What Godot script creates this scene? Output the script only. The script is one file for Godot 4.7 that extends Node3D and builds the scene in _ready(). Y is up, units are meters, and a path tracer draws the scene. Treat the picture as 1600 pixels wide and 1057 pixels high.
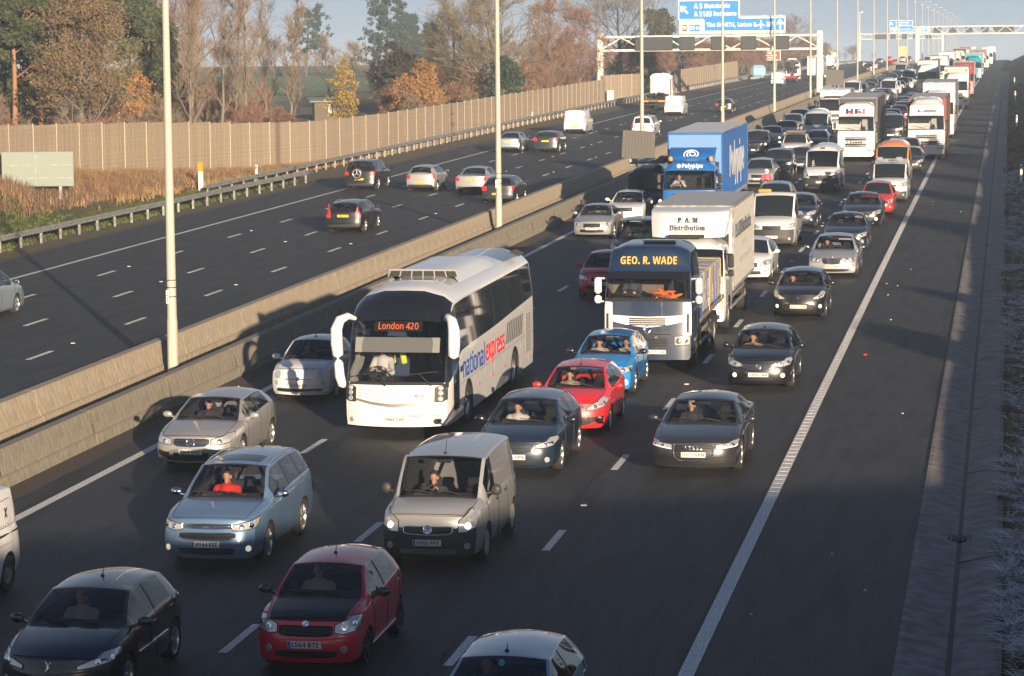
extends Node3D
# A motorway in low winter sun, seen from an overbridge. x is across the road, y up, -z away from the camera.
const SIG := 0.0195          # the road climbs gently towards a crest
const SAG := -1.05e-5
const BEND := 2.443e-6
const X0 := -19.209          # the median edge line of the near carriageway
const LANE := 3.65
var cam_at: Vector3
var M := {}                  # shared materials
var rng := RandomNumberGenerator.new()

func road_y(s: float) -> float:
	return SIG * s + SAG * s * s
func P3(X: float, h: float, s: float) -> Vector3:
	return Vector3(X0 + X + BEND * s * s, road_y(s) + h, -s)
func slope(s: float) -> float:
	return SIG + 2.0 * SAG * s
func r(a: float, b: float) -> float:
	return rng.randf_range(a, b)

# ---------------------------------------------------------------- mesh building
class MB:
	var v := PackedVector3Array()
	var n := PackedVector3Array()
	var c := PackedColorArray()
	var ix := PackedInt32Array()
	var col := Color.WHITE
	var use_col := false
	func put(p: Vector3, nn: Vector3) -> int:
		v.append(p); n.append(nn)
		if use_col: c.append(col)
		return v.size() - 1
	func tri(a: Vector3, b: Vector3, d: Vector3) -> void:
		var nn := (d - a).cross(b - a).normalized()
		var k := put(a, nn); put(b, nn); put(d, nn)
		ix.append_array([k, k + 1, k + 2])
	func quad(a: Vector3, b: Vector3, d: Vector3, e: Vector3) -> void:
		var nn := (d - a).cross(b - a) + (e - a).cross(d - a)
		nn = nn.normalized()
		var k := put(a, nn); put(b, nn); put(d, nn); put(e, nn)
		ix.append_array([k, k + 1, k + 2, k, k + 2, k + 3])
	func quadn(a: Vector3, b: Vector3, d: Vector3, e: Vector3, na: Vector3, nb: Vector3, nd: Vector3, ne: Vector3) -> void:
		var k := put(a, na); put(b, nb); put(d, nd); put(e, ne)
		ix.append_array([k, k + 1, k + 2, k, k + 2, k + 3])
	# rows of equal length; the front is where di x dj points (flip turns it)
	func grid(rows: Array, flip := false, loop_j := false) -> void:
		var ni := rows.size()
		var nj: int = rows[0].size()
		var base := v.size()
		var sg := -1.0 if flip else 1.0
		for i in ni:
			for j in nj:
				var pi: Vector3 = rows[mini(i + 1, ni - 1)][j] - rows[maxi(i - 1, 0)][j]
				var j1 := (j + 1) % nj if loop_j else mini(j + 1, nj - 1)
				var j0 := (j - 1 + nj) % nj if loop_j else maxi(j - 1, 0)
				var pj: Vector3 = rows[i][j1] - rows[i][j0]
				var nn := pi.cross(pj) * sg
				if nn.length_squared() < 1e-14:
					var i1 := mini(i + 1, ni - 1)
					var i0 := maxi(i - 1, 0)
					pj = rows[i1][j1] - rows[i1][j0] + rows[i0][j1] - rows[i0][j0]
					nn = pi.cross(pj) * sg
				put(rows[i][j], nn.normalized() if nn.length_squared() > 1e-16 else Vector3.UP)
		for i in ni - 1:
			for j in (nj if loop_j else nj - 1):
				var a := base + i * nj + j
				var b := base + i * nj + (j + 1) % nj
				var d := base + (i + 1) * nj + (j + 1) % nj
				var e := base + (i + 1) * nj + j
				if flip: ix.append_array([a, d, b, a, e, d])
				else: ix.append_array([a, b, d, a, d, e])
	func box(at: Vector3, size: Vector3, b := Basis.IDENTITY, bev := 0.0) -> void:
		var h := size * 0.5
		if bev <= 0.0:
			for ax in 3:
				for s in [-1.0, 1.0]:
					var u := Vector3.ZERO; var w := Vector3.ZERO; var d := Vector3.ZERO
					d[ax] = h[ax] * s
					u[(ax + 1) % 3] = h[(ax + 1) % 3]
					w[(ax + 2) % 3] = h[(ax + 2) % 3] * s
					quad(at + b * (d - u - w), at + b * (d - u + w), at + b * (d + u + w), at + b * (d + u - w))
			return
		var k := minf(bev, minf(h.x, minf(h.y, h.z)) * 0.9)
		var q := h - Vector3(k, k, k)
		for ax in 3:                                   # faces
			for s in [-1.0, 1.0]:
				var u := Vector3.ZERO; var w := Vector3.ZERO; var d := Vector3.ZERO
				d[ax] = h[ax] * s
				u[(ax + 1) % 3] = q[(ax + 1) % 3]
				w[(ax + 2) % 3] = q[(ax + 2) % 3] * s
				quad(at + b * (d - u - w), at + b * (d - u + w), at + b * (d + u + w), at + b * (d + u - w))
		for ax in 3:                                   # edges along ax
			var a1 := (ax + 1) % 3
			var a2 := (ax + 2) % 3
			for s1 in [-1.0, 1.0]:
				for s2 in [-1.0, 1.0]:
					var e := Vector3.ZERO; e[ax] = q[ax]
					var p1 := Vector3.ZERO; p1[a1] = h[a1] * s1; p1[a2] = q[a2] * s2
					var p2 := Vector3.ZERO; p2[a1] = q[a1] * s1; p2[a2] = h[a2] * s2
					if s1 * s2 > 0.0: quad(at + b * (p1 - e), at + b * (p2 - e), at + b * (p2 + e), at + b * (p1 + e))
					else: quad(at + b * (p1 - e), at + b * (p1 + e), at + b * (p2 + e), at + b * (p2 - e))
		for sx in [-1.0, 1.0]:
			for sy in [-1.0, 1.0]:
				for sz in [-1.0, 1.0]:
					var A := Vector3(h.x * sx, q.y * sy, q.z * sz)
					var B := Vector3(q.x * sx, h.y * sy, q.z * sz)
					var C := Vector3(q.x * sx, q.y * sy, h.z * sz)
					if sx * sy * sz > 0.0: tri(at + b * A, at + b * C, at + b * B)
					else: tri(at + b * A, at + b * B, at + b * C)
	func tube(pts: Array, rad, sides := 6, cap := true) -> void:
		var rows := []
		var up := Vector3.UP
		for i in pts.size():
			var d: Vector3 = (pts[mini(i + 1, pts.size() - 1)] - pts[maxi(i - 1, 0)]).normalized()
			if absf(d.dot(up)) > 0.95: up = Vector3.RIGHT if absf(d.x) < 0.9 else Vector3.FORWARD
			var u := d.cross(up).normalized()
			var w := u.cross(d).normalized()
			up = w
			var ra: float = rad[i] if rad is Array else rad
			var row := []
			for k in sides:
				var a := TAU * k / sides
				row.append(pts[i] + (u * cos(a) + w * sin(a)) * ra)
			rows.append(row)
		grid(rows, false, true)
		if cap:
			for e in 2:
				var row: Array = rows[0] if e == 0 else rows[-1]
				for k in range(1, sides - 1):
					if e == 0: tri(row[0], row[k + 1], row[k])
					else: tri(row[0], row[k], row[k + 1])
	# profile of [radius, along]; turned about axis through at
	func lathe(prof: Array, at: Vector3, b: Basis, segs := 20) -> void:
		var rows := []
		for q in prof:
			var row := []
			for k in segs:
				var a := TAU * k / segs
				row.append(at + b * Vector3(q[0] * cos(a), q[1], q[0] * sin(a)))
			rows.append(row)
		grid(rows, false, true)
	func ball(at: Vector3, rad: Vector3, segs := 10, b := Basis.IDENTITY) -> void:
		var rows := []
		for i in segs / 2 + 1:
			var t := PI * i / (segs / 2)
			var row := []
			for k in segs:
				var a := TAU * k / segs
				row.append(at + b * (Vector3(sin(t) * cos(a), cos(t), sin(t) * sin(a)) * rad))
			rows.append(row)
		grid(rows, true, true)
	func disc(at: Vector3, nrm: Vector3, rad: float, segs := 14) -> void:
		var u := nrm.cross(Vector3.UP if absf(nrm.y) < 0.9 else Vector3.RIGHT).normalized()
		var w := nrm.cross(u)
		for k in segs:
			var a := TAU * k / segs
			var b := TAU * (k + 1) / segs
			tri(at, at + (u * cos(b) + w * sin(b)) * rad, at + (u * cos(a) + w * sin(a)) * rad)
	func prism(poly: PackedVector2Array, t0: float, t1: float, xf: Transform3D) -> void:   # polygon in xy, from z=t0 to t1
		var tr := Geometry2D.triangulate_polygon(poly)
		for i in range(0, tr.size(), 3):
			var a := poly[tr[i]]; var b := poly[tr[i + 1]]; var d := poly[tr[i + 2]]
			if (b - a).cross(d - a) < 0.0:
				var e := b; b = d; d = e
			tri(xf * Vector3(a.x, a.y, t1), xf * Vector3(d.x, d.y, t1), xf * Vector3(b.x, b.y, t1))
			tri(xf * Vector3(a.x, a.y, t0), xf * Vector3(b.x, b.y, t0), xf * Vector3(d.x, d.y, t0))
		var area := 0.0
		for i in poly.size(): area += poly[i].cross(poly[(i + 1) % poly.size()])
		for i in poly.size():
			var a := poly[i]; var b := poly[(i + 1) % poly.size()]
			if area < 0.0:
				var e := a; a = b; b = e
			quad(xf * Vector3(a.x, a.y, t0), xf * Vector3(a.x, a.y, t1), xf * Vector3(b.x, b.y, t1), xf * Vector3(b.x, b.y, t0))
	func mesh() -> ArrayMesh:
		var m := ArrayMesh.new()
		if v.is_empty(): return m
		var a := []
		a.resize(Mesh.ARRAY_MAX)
		a[Mesh.ARRAY_VERTEX] = v; a[Mesh.ARRAY_NORMAL] = n; a[Mesh.ARRAY_INDEX] = ix
		if use_col: a[Mesh.ARRAY_COLOR] = c
		m.add_surface_from_arrays(Mesh.PRIMITIVE_TRIANGLES, a)
		return m

func part(called: String, mb, mat: Material, parent: Node = self, label := "") -> MeshInstance3D:
	var o := MeshInstance3D.new()
	o.name = called
	o.mesh = mb if mb is Mesh else mb.mesh()
	o.material_override = mat
	parent.add_child(o, true)
	if label: o.set_meta("label", label)
	return o

var used := {}
func numbered(called: String) -> String:
	var k: int = used.get(called, 0)
	used[called] = k + 1
	return called if k == 0 else "%s_%03d" % [called, k]
func tag(o: Node, label: String, category: String, group := "", kind := "") -> Node:
	if label: o.set_meta("label", label)
	if category: o.set_meta("category", category)
	if group: o.set_meta("group", group)
	if kind: o.set_meta("kind", kind)
	return o
func thing(called: String, label: String, category: String, group := "") -> Node3D:
	var o := Node3D.new()
	o.name = numbered(called)
	add_child(o)
	tag(o, label, category, group)
	return o
func top(called: String, mb, mat: Material, label: String, category: String, group := "", kind := "") -> MeshInstance3D:
	var o := part(numbered(called), mb, mat)
	tag(o, label, category, group, kind)
	return o
func copy(src: Node3D, called: String, label: String, category: String, group := "") -> Node3D:
	var o: Node3D = src.duplicate()
	o.name = numbered(called)
	add_child(o)
	tag(o, label, category, group)
	return o

func mat(col: Color, rough := 0.6, metal := 0.0) -> StandardMaterial3D:      # col is the linear, real-world base colour
	var m := StandardMaterial3D.new()
	m.albedo_color = col.linear_to_srgb()
	m.roughness = rough
	m.metallic = metal
	return m
func noise_tex(freq: float, size := 512, oct := 4, ramp = null, seed_ := 1, normal := 0.0, type := FastNoiseLite.TYPE_SIMPLEX_SMOOTH) -> NoiseTexture2D:
	var f := FastNoiseLite.new()
	f.noise_type = type
	f.frequency = freq
	f.fractal_octaves = oct
	f.seed = seed_
	var t := NoiseTexture2D.new()
	t.width = size; t.height = size
	t.seamless = true
	t.noise = f
	if ramp != null:
		var g := Gradient.new()
		g.offsets = PackedFloat32Array(ramp[0])
		g.colors = PackedColorArray(ramp[1])
		t.color_ramp = g
	if normal > 0.0:
		t.as_normal_map = true
		t.bump_strength = normal
	return t
func grey(a: float) -> Color:
	return Color(a, a, a)
func tri_tex(m: StandardMaterial3D, scale: float, world := true) -> void:
	m.uv1_triplanar = true
	m.uv1_world_triplanar = world
	m.uv1_scale = Vector3.ONE * scale

var font_bold: SystemFont
var font_plain: SystemFont
var font_serif: SystemFont
# flat lettering as a thin mesh, fitted to a height (capital height) and centred; normal +z
func lettering(called: String, words: String, cap: float, m: Material, parent: Node, at: Vector3, b := Basis.IDENTITY, f: Font = null, fit := 0.0, align := 0) -> MeshInstance3D:
	var t := TextMesh.new()
	t.text = words
	t.font = f if f else font_bold
	t.font_size = 32
	t.pixel_size = cap / 23.0
	t.depth = 0.012
	t.curve_step = 3.0
	t.horizontal_alignment = HORIZONTAL_ALIGNMENT_CENTER if align == 0 else HORIZONTAL_ALIGNMENT_LEFT
	t.vertical_alignment = VERTICAL_ALIGNMENT_CENTER
	var o := part(called, t, m, parent)
	if fit > 0.0:
		var w := t.get_aabb().size.x
		if w > 0.001: b = b * Basis.from_scale(Vector3(fit / w, 1, 1))
	o.transform = Transform3D(b, at)
	return o

# ---------------------------------------------------------------- vehicles: one skin drawn over cross-sections
# curve through [t, value] points without overshoot
func cv(p, t: float) -> float:
	if p is float or p is int: return p
	var n: int = p.size()
	if t <= p[0][0]: return p[0][1]
	if t >= p[n - 1][0]: return p[n - 1][1]
	var k := 0
	while t > p[k + 1][0]: k += 1
	var h: float = p[k + 1][0] - p[k][0]
	var d: float = (p[k + 1][1] - p[k][1]) / h
	var m0 := d
	var m1 := d
	if k > 0:
		var e: float = (p[k][1] - p[k - 1][1]) / (p[k][0] - p[k - 1][0])
		m0 = 0.0 if e * d <= 0.0 else 2.0 * e * d / (e + d)
	if k < n - 2:
		var e: float = (p[k + 2][1] - p[k + 1][1]) / (p[k + 2][0] - p[k + 1][0])
		m1 = 0.0 if e * d <= 0.0 else 2.0 * e * d / (e + d)
	var x: float = (t - p[k][0]) / h
	var x2 := x * x
	var x3 := x2 * x
	return (2 * x3 - 3 * x2 + 1) * p[k][1] + (x3 - 2 * x2 + x) * h * m0 + (3 * x2 - 2 * x3) * p[k + 1][1] + (x3 - x2) * h * m1

const FR := [0.0, 0.06, 0.27, 0.52, 0.76, 0.93, 1.0]
const KR := [0.90, 0.955, 0.985, 1.0, 0.996, 0.984, 0.955]
func sec(P: Dictionary, t: float) -> PackedVector2Array:
	var out := PackedVector2Array()
	var bl := cv(P.belt, t)
	var bo := cv(P.bot, t)
	var tp := cv(P.top, t)
	var cr := cv(P.cr, t)
	var rl := maxf((cv(P.rail, t) if P.has("rail") else tp - cr), bl + 0.012)
	rl = minf(rl, maxf(tp, bl + 0.012))
	cr = maxf(tp - rl, 0.0)
	var wr := cv(P.wr, t)
	var wb := cv(P.wb, t)
	var y0 := bo
	for tw in P.wheels:
		var dt: float = absf(t - tw)
		if dt < P.ra: y0 = maxf(y0, P.rw + sqrt(P.ra * P.ra - dt * dt))
	y0 = minf(y0, bl - 0.05)
	for j in 7:
		var y: float = lerpf(y0, bl, FR[j])
		var f := (y - bo) / (bl - bo)
		var k := 0
		while k < 5 and f > FR[k + 1]: k += 1
		var q: float = clampf((f - FR[k]) / (FR[k + 1] - FR[k]), 0, 1)
		out.append(Vector2(wb * lerpf(P.K[k], P.K[k + 1], q), y))
	var xb: float = out[6].x
	for g in [0.06, 0.5, 0.95, 1.0]:
		out.append(Vector2(lerpf(xb, wr, g) + P.tumble * 4.0 * g * (1.0 - g), lerpf(bl, rl, g)))
	for q in P.tq:
		out.append(Vector2(wr * q, rl + cr * (1.0 - pow(q, P.tn))))
	return out
func pos(P: Dictionary, t: float, x: float, y: float) -> Vector3:
	var q: float = minf(absf(x) / (P.W * 0.5), 1.05)
	var b: float = cv(P.bow, t) * (P.bmix * q * q + (1.0 - P.bmix) * pow(q, 8.0))
	var z: float = P.L * 0.5 - t - b
	var f := maxf(0.0, 1.0 - t / P.nlen)
	var e := maxf(0.0, 1.0 - (P.L - t) / P.nlen)
	if f > 0.0: z += cv(P.nose, y) * f * f
	if e > 0.0: z -= cv(P.tail, y) * e * e
	return Vector3(x, y, z)
func half_at(S: PackedVector2Array, y: float) -> float:
	if y <= S[0].y: return S[0].x
	for j in 10:
		if y <= S[j + 1].y:
			return lerpf(S[j].x, S[j + 1].x, (y - S[j].y) / maxf(S[j + 1].y - S[j].y, 1e-5))
	return S[10].x
func sec_c(P: Dictionary, t: float) -> PackedVector2Array:
	var k := int(round(t * 500.0))
	if not P.cache.has(k): P.cache[k] = sec(P, t)
	return P.cache[k]
func on_end(P: Dictionary, a: float, y: float, rear: bool) -> Vector3:      # a runs across the nose (or tail) and on along the flank
	var t0: float = P.L if rear else 0.0
	var w := half_at(sec_c(P, t0), y)
	if absf(a) <= w: return pos(P, t0, a, y)
	var t := absf(a) - w
	if rear: t = P.L - t
	return pos(P, t, half_at(sec_c(P, t), y) * signf(a), y)
func end_pt(P: Dictionary, a: float, y: float, off: float, rear := false) -> Vector3:
	var p := on_end(P, a, y, rear)
	var u := on_end(P, a + 0.015, y, rear) - on_end(P, a - 0.015, y, rear)
	var w := on_end(P, a, y + 0.01, rear) - on_end(P, a, y - 0.01, rear)
	var n := u.cross(w).normalized()
	if rear: n = -n
	return p + n * off
func end_nrm(P: Dictionary, a: float, y: float, rear := false) -> Vector3:
	return (end_pt(P, a, y, 0.01, rear) - end_pt(P, a, y, 0.0, rear)).normalized()
func flank(P: Dictionary, t: float, y: float, side: float, off := 0.0) -> Vector3:
	var w := half_at(sec_c(P, t), y)
	var p := pos(P, t, w * side, y)
	return p + Vector3(side * off, 0, 0)
func top_pt(P: Dictionary, t: float, x: float, off := 0.0) -> Vector3:
	var S := sec_c(P, t)
	var rl: float = S[10].y
	var q: float = clampf(absf(x) / S[10].x, 0, 1)
	var y: float = rl + (S[14].y - rl) * (1.0 - pow(q, P.tn))
	return pos(P, t, x, y) + Vector3(0, off, 0)
# cols are [a, y low, y high]; a patch laid on the nose or tail
func patch(mb: MB, P: Dictionary, cols: Array, off: float, rear := false, mirror := false, nr := 5) -> void:
	var sub := []
	for i in cols.size() - 1:
		for k in 4:
			var f := k / 4.0
			sub.append([lerpf(cols[i][0], cols[i + 1][0], f), lerpf(cols[i][1], cols[i + 1][1], f), lerpf(cols[i][2], cols[i + 1][2], f)])
	sub.append(cols[-1])
	for sd in ([1.0, -1.0] if mirror else [1.0]):
		var rows := []
		for q in sub:
			var row := []
			for j in nr + 1:
				var y: float = lerpf(q[1], q[2], j / float(nr))
				row.append(end_pt(P, q[0] * sd, y, off, rear))
			rows.append(row)
		mb.grid(rows, (sd < 0.0) != rear)
		var rim := []
		for q in rows: rim.append(q[0])
		for j in range(1, nr + 1): rim.append(rows[-1][j])
		for i in range(rows.size() - 2, -1, -1): rim.append(rows[i][-1])
		for j in range(nr - 1, -1, -1): rim.append(rows[0][j])
		# a small skirt so that the patch has an edge
		var skirt := []
		for p in rim:
			skirt.append([p, p - (end_nrm(P, p.x, clampf(p.y, 0.1, 5.0), rear) * (off + 0.012) if absf(p.x) < P.W * 0.4 else Vector3(signf(p.x) * (off + 0.012), 0, 0))])
		mb.grid(skirt, (sd > 0.0) == rear)
func outline(mb: MB, P: Dictionary, cols: Array, rad: float, off: float, mirror := false, rear := false, only := "") -> void:
	for sd in ([1.0, -1.0] if mirror else [1.0]):
		var lo := []
		var hi := []
		for i in cols.size() - 1:
			for k in 4:
				var f := k / 4.0
				lo.append(end_pt(P, lerpf(cols[i][0], cols[i + 1][0], f) * sd, lerpf(cols[i][1], cols[i + 1][1], f), off, rear))
				hi.append(end_pt(P, lerpf(cols[i][0], cols[i + 1][0], f) * sd, lerpf(cols[i][2], cols[i + 1][2], f), off, rear))
		lo.append(end_pt(P, cols[-1][0] * sd, cols[-1][1], off, rear))
		hi.append(end_pt(P, cols[-1][0] * sd, cols[-1][2], off, rear))
		if only != "top": mb.tube(lo, rad, 5)
		if only != "low": mb.tube(hi, rad, 5)
		if only == "":
			mb.tube([lo[0], hi[0]], rad, 5)
			mb.tube([lo[-1], hi[-1]], rad, 5)

func wheel(P: Dictionary, parent: Node3D, side: float, z: float, rad: float, wd: float, style: String, x: float, lod: int) -> void:
	var key := "%s_%.2f_%.2f_%d" % [style, rad, wd, lod]
	if not M.has("wheel" + key):
		var seg := 28 if lod == 0 else (16 if lod == 1 else 10)
		var ty := MB.new()
		var b := Basis(Vector3(0, 0, 1), -PI / 2)      # the lathe's axis to +x
		var h := wd * 0.5
		var rr: float = rad * (0.70 if style != "truck" else 0.56)
		ty.lathe([[rr, -h * 0.8], [rad * 0.9, -h], [rad * 0.985, -h * 0.8], [rad, 0], [rad * 0.985, h * 0.8], [rad * 0.9, h], [rr, h * 0.86], [rr * 0.97, h * 0.6]], Vector3.ZERO, b, seg)
		var ri := MB.new()
		if style == "alloy":
			ri.lathe([[rr, h * 0.86], [rr * 0.95, h * 0.84], [rr * 0.90, h * 0.45], [rr * 0.9, -h * 0.5]], Vector3.ZERO, b, seg)
			for k in (5 if lod == 0 else 5):
				var a := TAU * k / 5.0
				for w in ([-0.13, 0.13] if lod == 0 else [0.0]):
					var d0 := Vector3(0, cos(a + w * 0.6), sin(a + w * 0.6))
					var d1 := Vector3(0, cos(a + w), sin(a + w))
					var tn := Vector3(0, -sin(a), cos(a)) * (0.020 if lod == 0 else 0.035)
					var p0: Vector3 = d0 * rr * 0.12 + Vector3(h * 0.74, 0, 0)
					var p1: Vector3 = d1 * rr * 0.94 + Vector3(h * 0.80, 0, 0)
					var dn := Vector3(-0.045, 0, 0)
					ri.quad(p0 - tn, p0 + tn, p1 + tn, p1 - tn)
					ri.quad(p0 - tn + dn, p0 - tn, p1 - tn, p1 - tn + dn)
					ri.quad(p0 + tn, p0 + tn + dn, p1 + tn + dn, p1 + tn)
			ri.lathe([[rr * 0.24, h * 0.5], [rr * 0.22, h * 0.8], [0.001, h * 0.84]], Vector3.ZERO, b, 12)
		elif style == "cap":
			ri.lathe([[rr, h * 0.86], [rr * 0.94, h * 0.95], [rr * 0.8, h * 0.78], [rr * 0.5, h * 0.86], [rr * 0.2, h * 0.96], [0.001, h * 0.97]], Vector3.ZERO, b, seg)
		else:                                         # steel lorry wheel, dished, with a hub
			ri.lathe([[rr, h * 0.86], [rr * 0.94, h * 0.86], [rr * 0.86, h * 0.3], [rr * 0.62, h * 0.05], [rr * 0.56, h * 0.05], [rr * 0.45, h * 0.7], [rr * 0.25, h * 0.85], [0.001, h * 0.86]], Vector3.ZERO, b, seg)
			if lod == 0:
				for k in 10:
					var a := TAU * k / 10.0
					ri.ball(Vector3(h * 0.12, cos(a) * rr * 0.7, sin(a) * rr * 0.7), Vector3(0.02, 0.018, 0.018), 6)
		var di := MB.new()
		di.disc(Vector3(-h * 0.2, 0, 0), Vector3(1, 0, 0), rr * 0.93, seg)
		M["wheel" + key] = [ty.mesh(), ri.mesh(), di.mesh()]
	var ms: Array = M["wheel" + key]
	var o := Node3D.new()
	o.name = "wheel"
	parent.add_child(o, true)
	o.position = Vector3(x * side, rad, z)
	o.rotation.y = 0.0 if side > 0 else PI
	part("tyre", ms[0], M.tyre, o)
	part("rim", ms[1], P.rim, o)
	part("brake_disc", ms[2], M.dark, o)

func skin(P: Dictionary, root: Node3D) -> void:
	var lod: int = P.lod
	var step: float = [0.085, 0.17, 0.3][lod] if P.L < 7.0 else [0.14, 0.3, 0.5][lod]
	var T := [0.0, P.L]
	var marks := [P.tc - 0.07, P.tc, P.th, 0.03, 0.09]
	for iv in P.sg + P.doors: marks.append_array(iv)
	for iv in P.rules: marks.append_array([iv[0], iv[1]])
	marks.append_array(P.ws)
	if P.rwin: marks.append_array(P.rwin)
	for tw in P.wheels:
		marks.append_array([tw - P.ra - 0.002, tw - P.ra + 0.002, tw + P.ra - 0.002, tw + P.ra + 0.002])
		var ns: int = [12, 8, 5][lod]
		for k in range(1, ns): marks.append(tw - P.ra * cos(PI * k / ns))
	for k in marks: if k > 0.004 and k < P.L - 0.004: T.append(k)
	T.sort()
	var S := [0.0]
	for k in range(1, T.size()):
		var a: float = S[-1]
		var d: float = T[k] - a
		if d < 0.0015: continue
		var n := int(ceil(d / step))
		for i in range(1, n + 1): S.append(a + d * i / n)
	var rows := []
	var fsecs := []
	for t in S:
		var sc := sec(P, t)
		fsecs.append(sc)
		var row := []
		for j in 15: row.append(pos(P, t, sc[j].x, sc[j].y))
		for j in range(13, -1, -1): row.append(pos(P, t, -sc[j].x, sc[j].y))
		rows.append(row)
	var tmp := MB.new()
	tmp.grid(rows)
	var N := tmp.n
	var out := {}
	var inner := MB.new()
	for i in S.size() - 1:
		var tm: float = (S[i] + S[i + 1]) * 0.5
		for j in 28:
			var jj := j if j < 14 else 27 - j
			var key := region(P, tm, jj, j < 14)
			if not out.has(key): out[key] = MB.new()
			var mb: MB = out[key]
			var a := i * 29 + j
			mb.quadn(rows[i][j], rows[i][j + 1], rows[i + 1][j + 1], rows[i + 1][j], N[a], N[a + 1], N[a + 30], N[a + 29])
			if lod == 0 and jj >= 3 and tm > 0.5 and not key.begins_with("side_window") and not key.begins_with("windscreen") and not key.begins_with("rear_window"):
				var k := 0.035
				inner.quadn(rows[i][j] - N[a] * k, rows[i + 1][j] - N[a + 29] * k, rows[i + 1][j + 1] - N[a + 30] * k, rows[i][j + 1] - N[a + 1] * k, -N[a], -N[a + 29], -N[a + 30], -N[a + 1])
	# nose and tail
	for e in 2:
		var sc: PackedVector2Array = fsecs[0] if e == 0 else fsecs[-1]
		var t: float = 0.0 if e == 0 else P.L
		var prev := []
		var grid := []
		var nc := 20 if lod == 0 else 10
		var ys := []
		for j in 12:
			var row := []
			for k in nc + 1:
				var q := -1.0 + 2.0 * k / nc
				var jj := mini(j, 10)
				var y: float = sc[jj].y if j < 11 else sc[10].y + (sc[14].y - sc[10].y) * (1.0 - pow(absf(q), P.tn))
				row.append(pos(P, t, q * sc[jj].x, y))
			grid.append(row)
			ys.append(sc[mini(j, 10)].y)
		var g := MB.new()
		g.grid(grid, e == 0)
		for j in 11:
			var key: String = ("front_bumper" if e == 0 else "tailgate")
			for ru in (P.front if e == 0 else P.back):
				if ys[j] + 0.002 >= ru[0] and ys[j] < ru[1] - 0.002: key = ru[2]
			if not out.has(key): out[key] = MB.new()
			var mb: MB = out[key]
			for k in nc:
				var a := j * (nc + 1) + k
				var b := a + nc + 1
				if e == 0: mb.quadn(g.v[a], g.v[b], g.v[b + 1], g.v[a + 1], g.n[a], g.n[b], g.n[b + 1], g.n[a + 1])
				else: mb.quadn(g.v[a], g.v[a + 1], g.v[b + 1], g.v[b], g.n[a], g.n[a + 1], g.n[b + 1], g.n[b])
	for key in out:
		var nm: String = key
		var m: Material = P.paint
		var base: String = key.split("#")[0]
		if P.mats.has(base): m = P.mats[base]
		elif base == "windscreen": m = M.glass if lod == 0 else M.glass_dark
		elif base == "side_window": m = (M.glass_side if lod == 0 else M.glass_dark)
		elif base == "rear_window": m = (M.glass_side if lod == 0 else M.glass_dark)
		elif base in ["trim", "sill_trim", "pillar_trim", "scuttle"]: m = M.plastic
		nm = base
		part(nm, out[key], m, root)
	if lod == 0 and not P.noinner: part("inner_trim", inner, M.lining, root)
	# underside and wheel arches
	var ub := MB.new()
	var yb: float = cv(P.bot, P.L * 0.5) + 0.05
	var w: float = P.W * 0.43
	ub.quad(Vector3(-w, yb, -P.L * 0.47), Vector3(w, yb, -P.L * 0.47), Vector3(w, yb, P.L * 0.46), Vector3(-w, yb, P.L * 0.46))
	for tw in P.wheels:
		for sd in [1.0, -1.0]:
			var a := []
			for k in 11:
				var an := PI * k / 10.0
				var z: float = P.L * 0.5 - tw + cos(an) * P.ra
				var y: float = maxf(P.rw + sin(an) * P.ra, yb)
				var x0: float = flank(P, tw - cos(an) * P.ra * 0.99, y, 1.0).x - 0.012
				a.append([Vector3(x0 * sd, y, z - cv(P.bow, tw) * 0.9), Vector3((P.W * 0.5 - 0.42) * sd, y, z - cv(P.bow, tw) * 0.9)])
			ub.grid(a, sd > 0)
			var x1: float = (P.W * 0.5 - 0.42) * sd
			for k in 10:
				ub.quad(Vector3(x1, yb, a[k][1].z), a[k][1], a[k + 1][1], Vector3(x1, yb, a[k + 1][1].z))
	part("underbody", ub, M.dark, root)

func region(P: Dictionary, t: float, j: int, right: bool) -> String:
	for ru in P.rules:
		if t > ru[0] and t < ru[1] and j >= ru[2] and j <= ru[3]: return ru[4]
	var sd := "r" if right else "l"
	if j <= 5:
		if j < P.clad: return "sill_trim#" + sd
		for k in P.doors.size():
			if t > P.doors[k][0] and t < P.doors[k][1] and j >= 1 and P.lod < 2: return "door#%d%s" % [k, sd]
		return "bodywork"
	if j == 6: return "bodywork"
	if j <= 8:
		if P.lod == 2: sd = ""
		for k in P.sg.size():
			if t > P.sg[k][0] and t < P.sg[k][1]: return "side_window#%d%s" % [k, sd]
		if P.sg.size() > 0 and t > P.sg[0][0] and t < P.sg[-1][1]: return "pillar_trim#" + sd + str(int(t * 4.0))
		return "bodywork"
	if j <= 10: return "bodywork"
	if t < P.tc - 0.07: return "bonnet"
	if t < P.ws[0]: return "scuttle"
	if t < P.ws[1]: return "windscreen"
	if P.rwin:
		if t > P.rwin[0] and t < P.rwin[1]: return "rear_window"
		if t > P.rwin[1]: return "boot_lid"
	return "roof"

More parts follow.
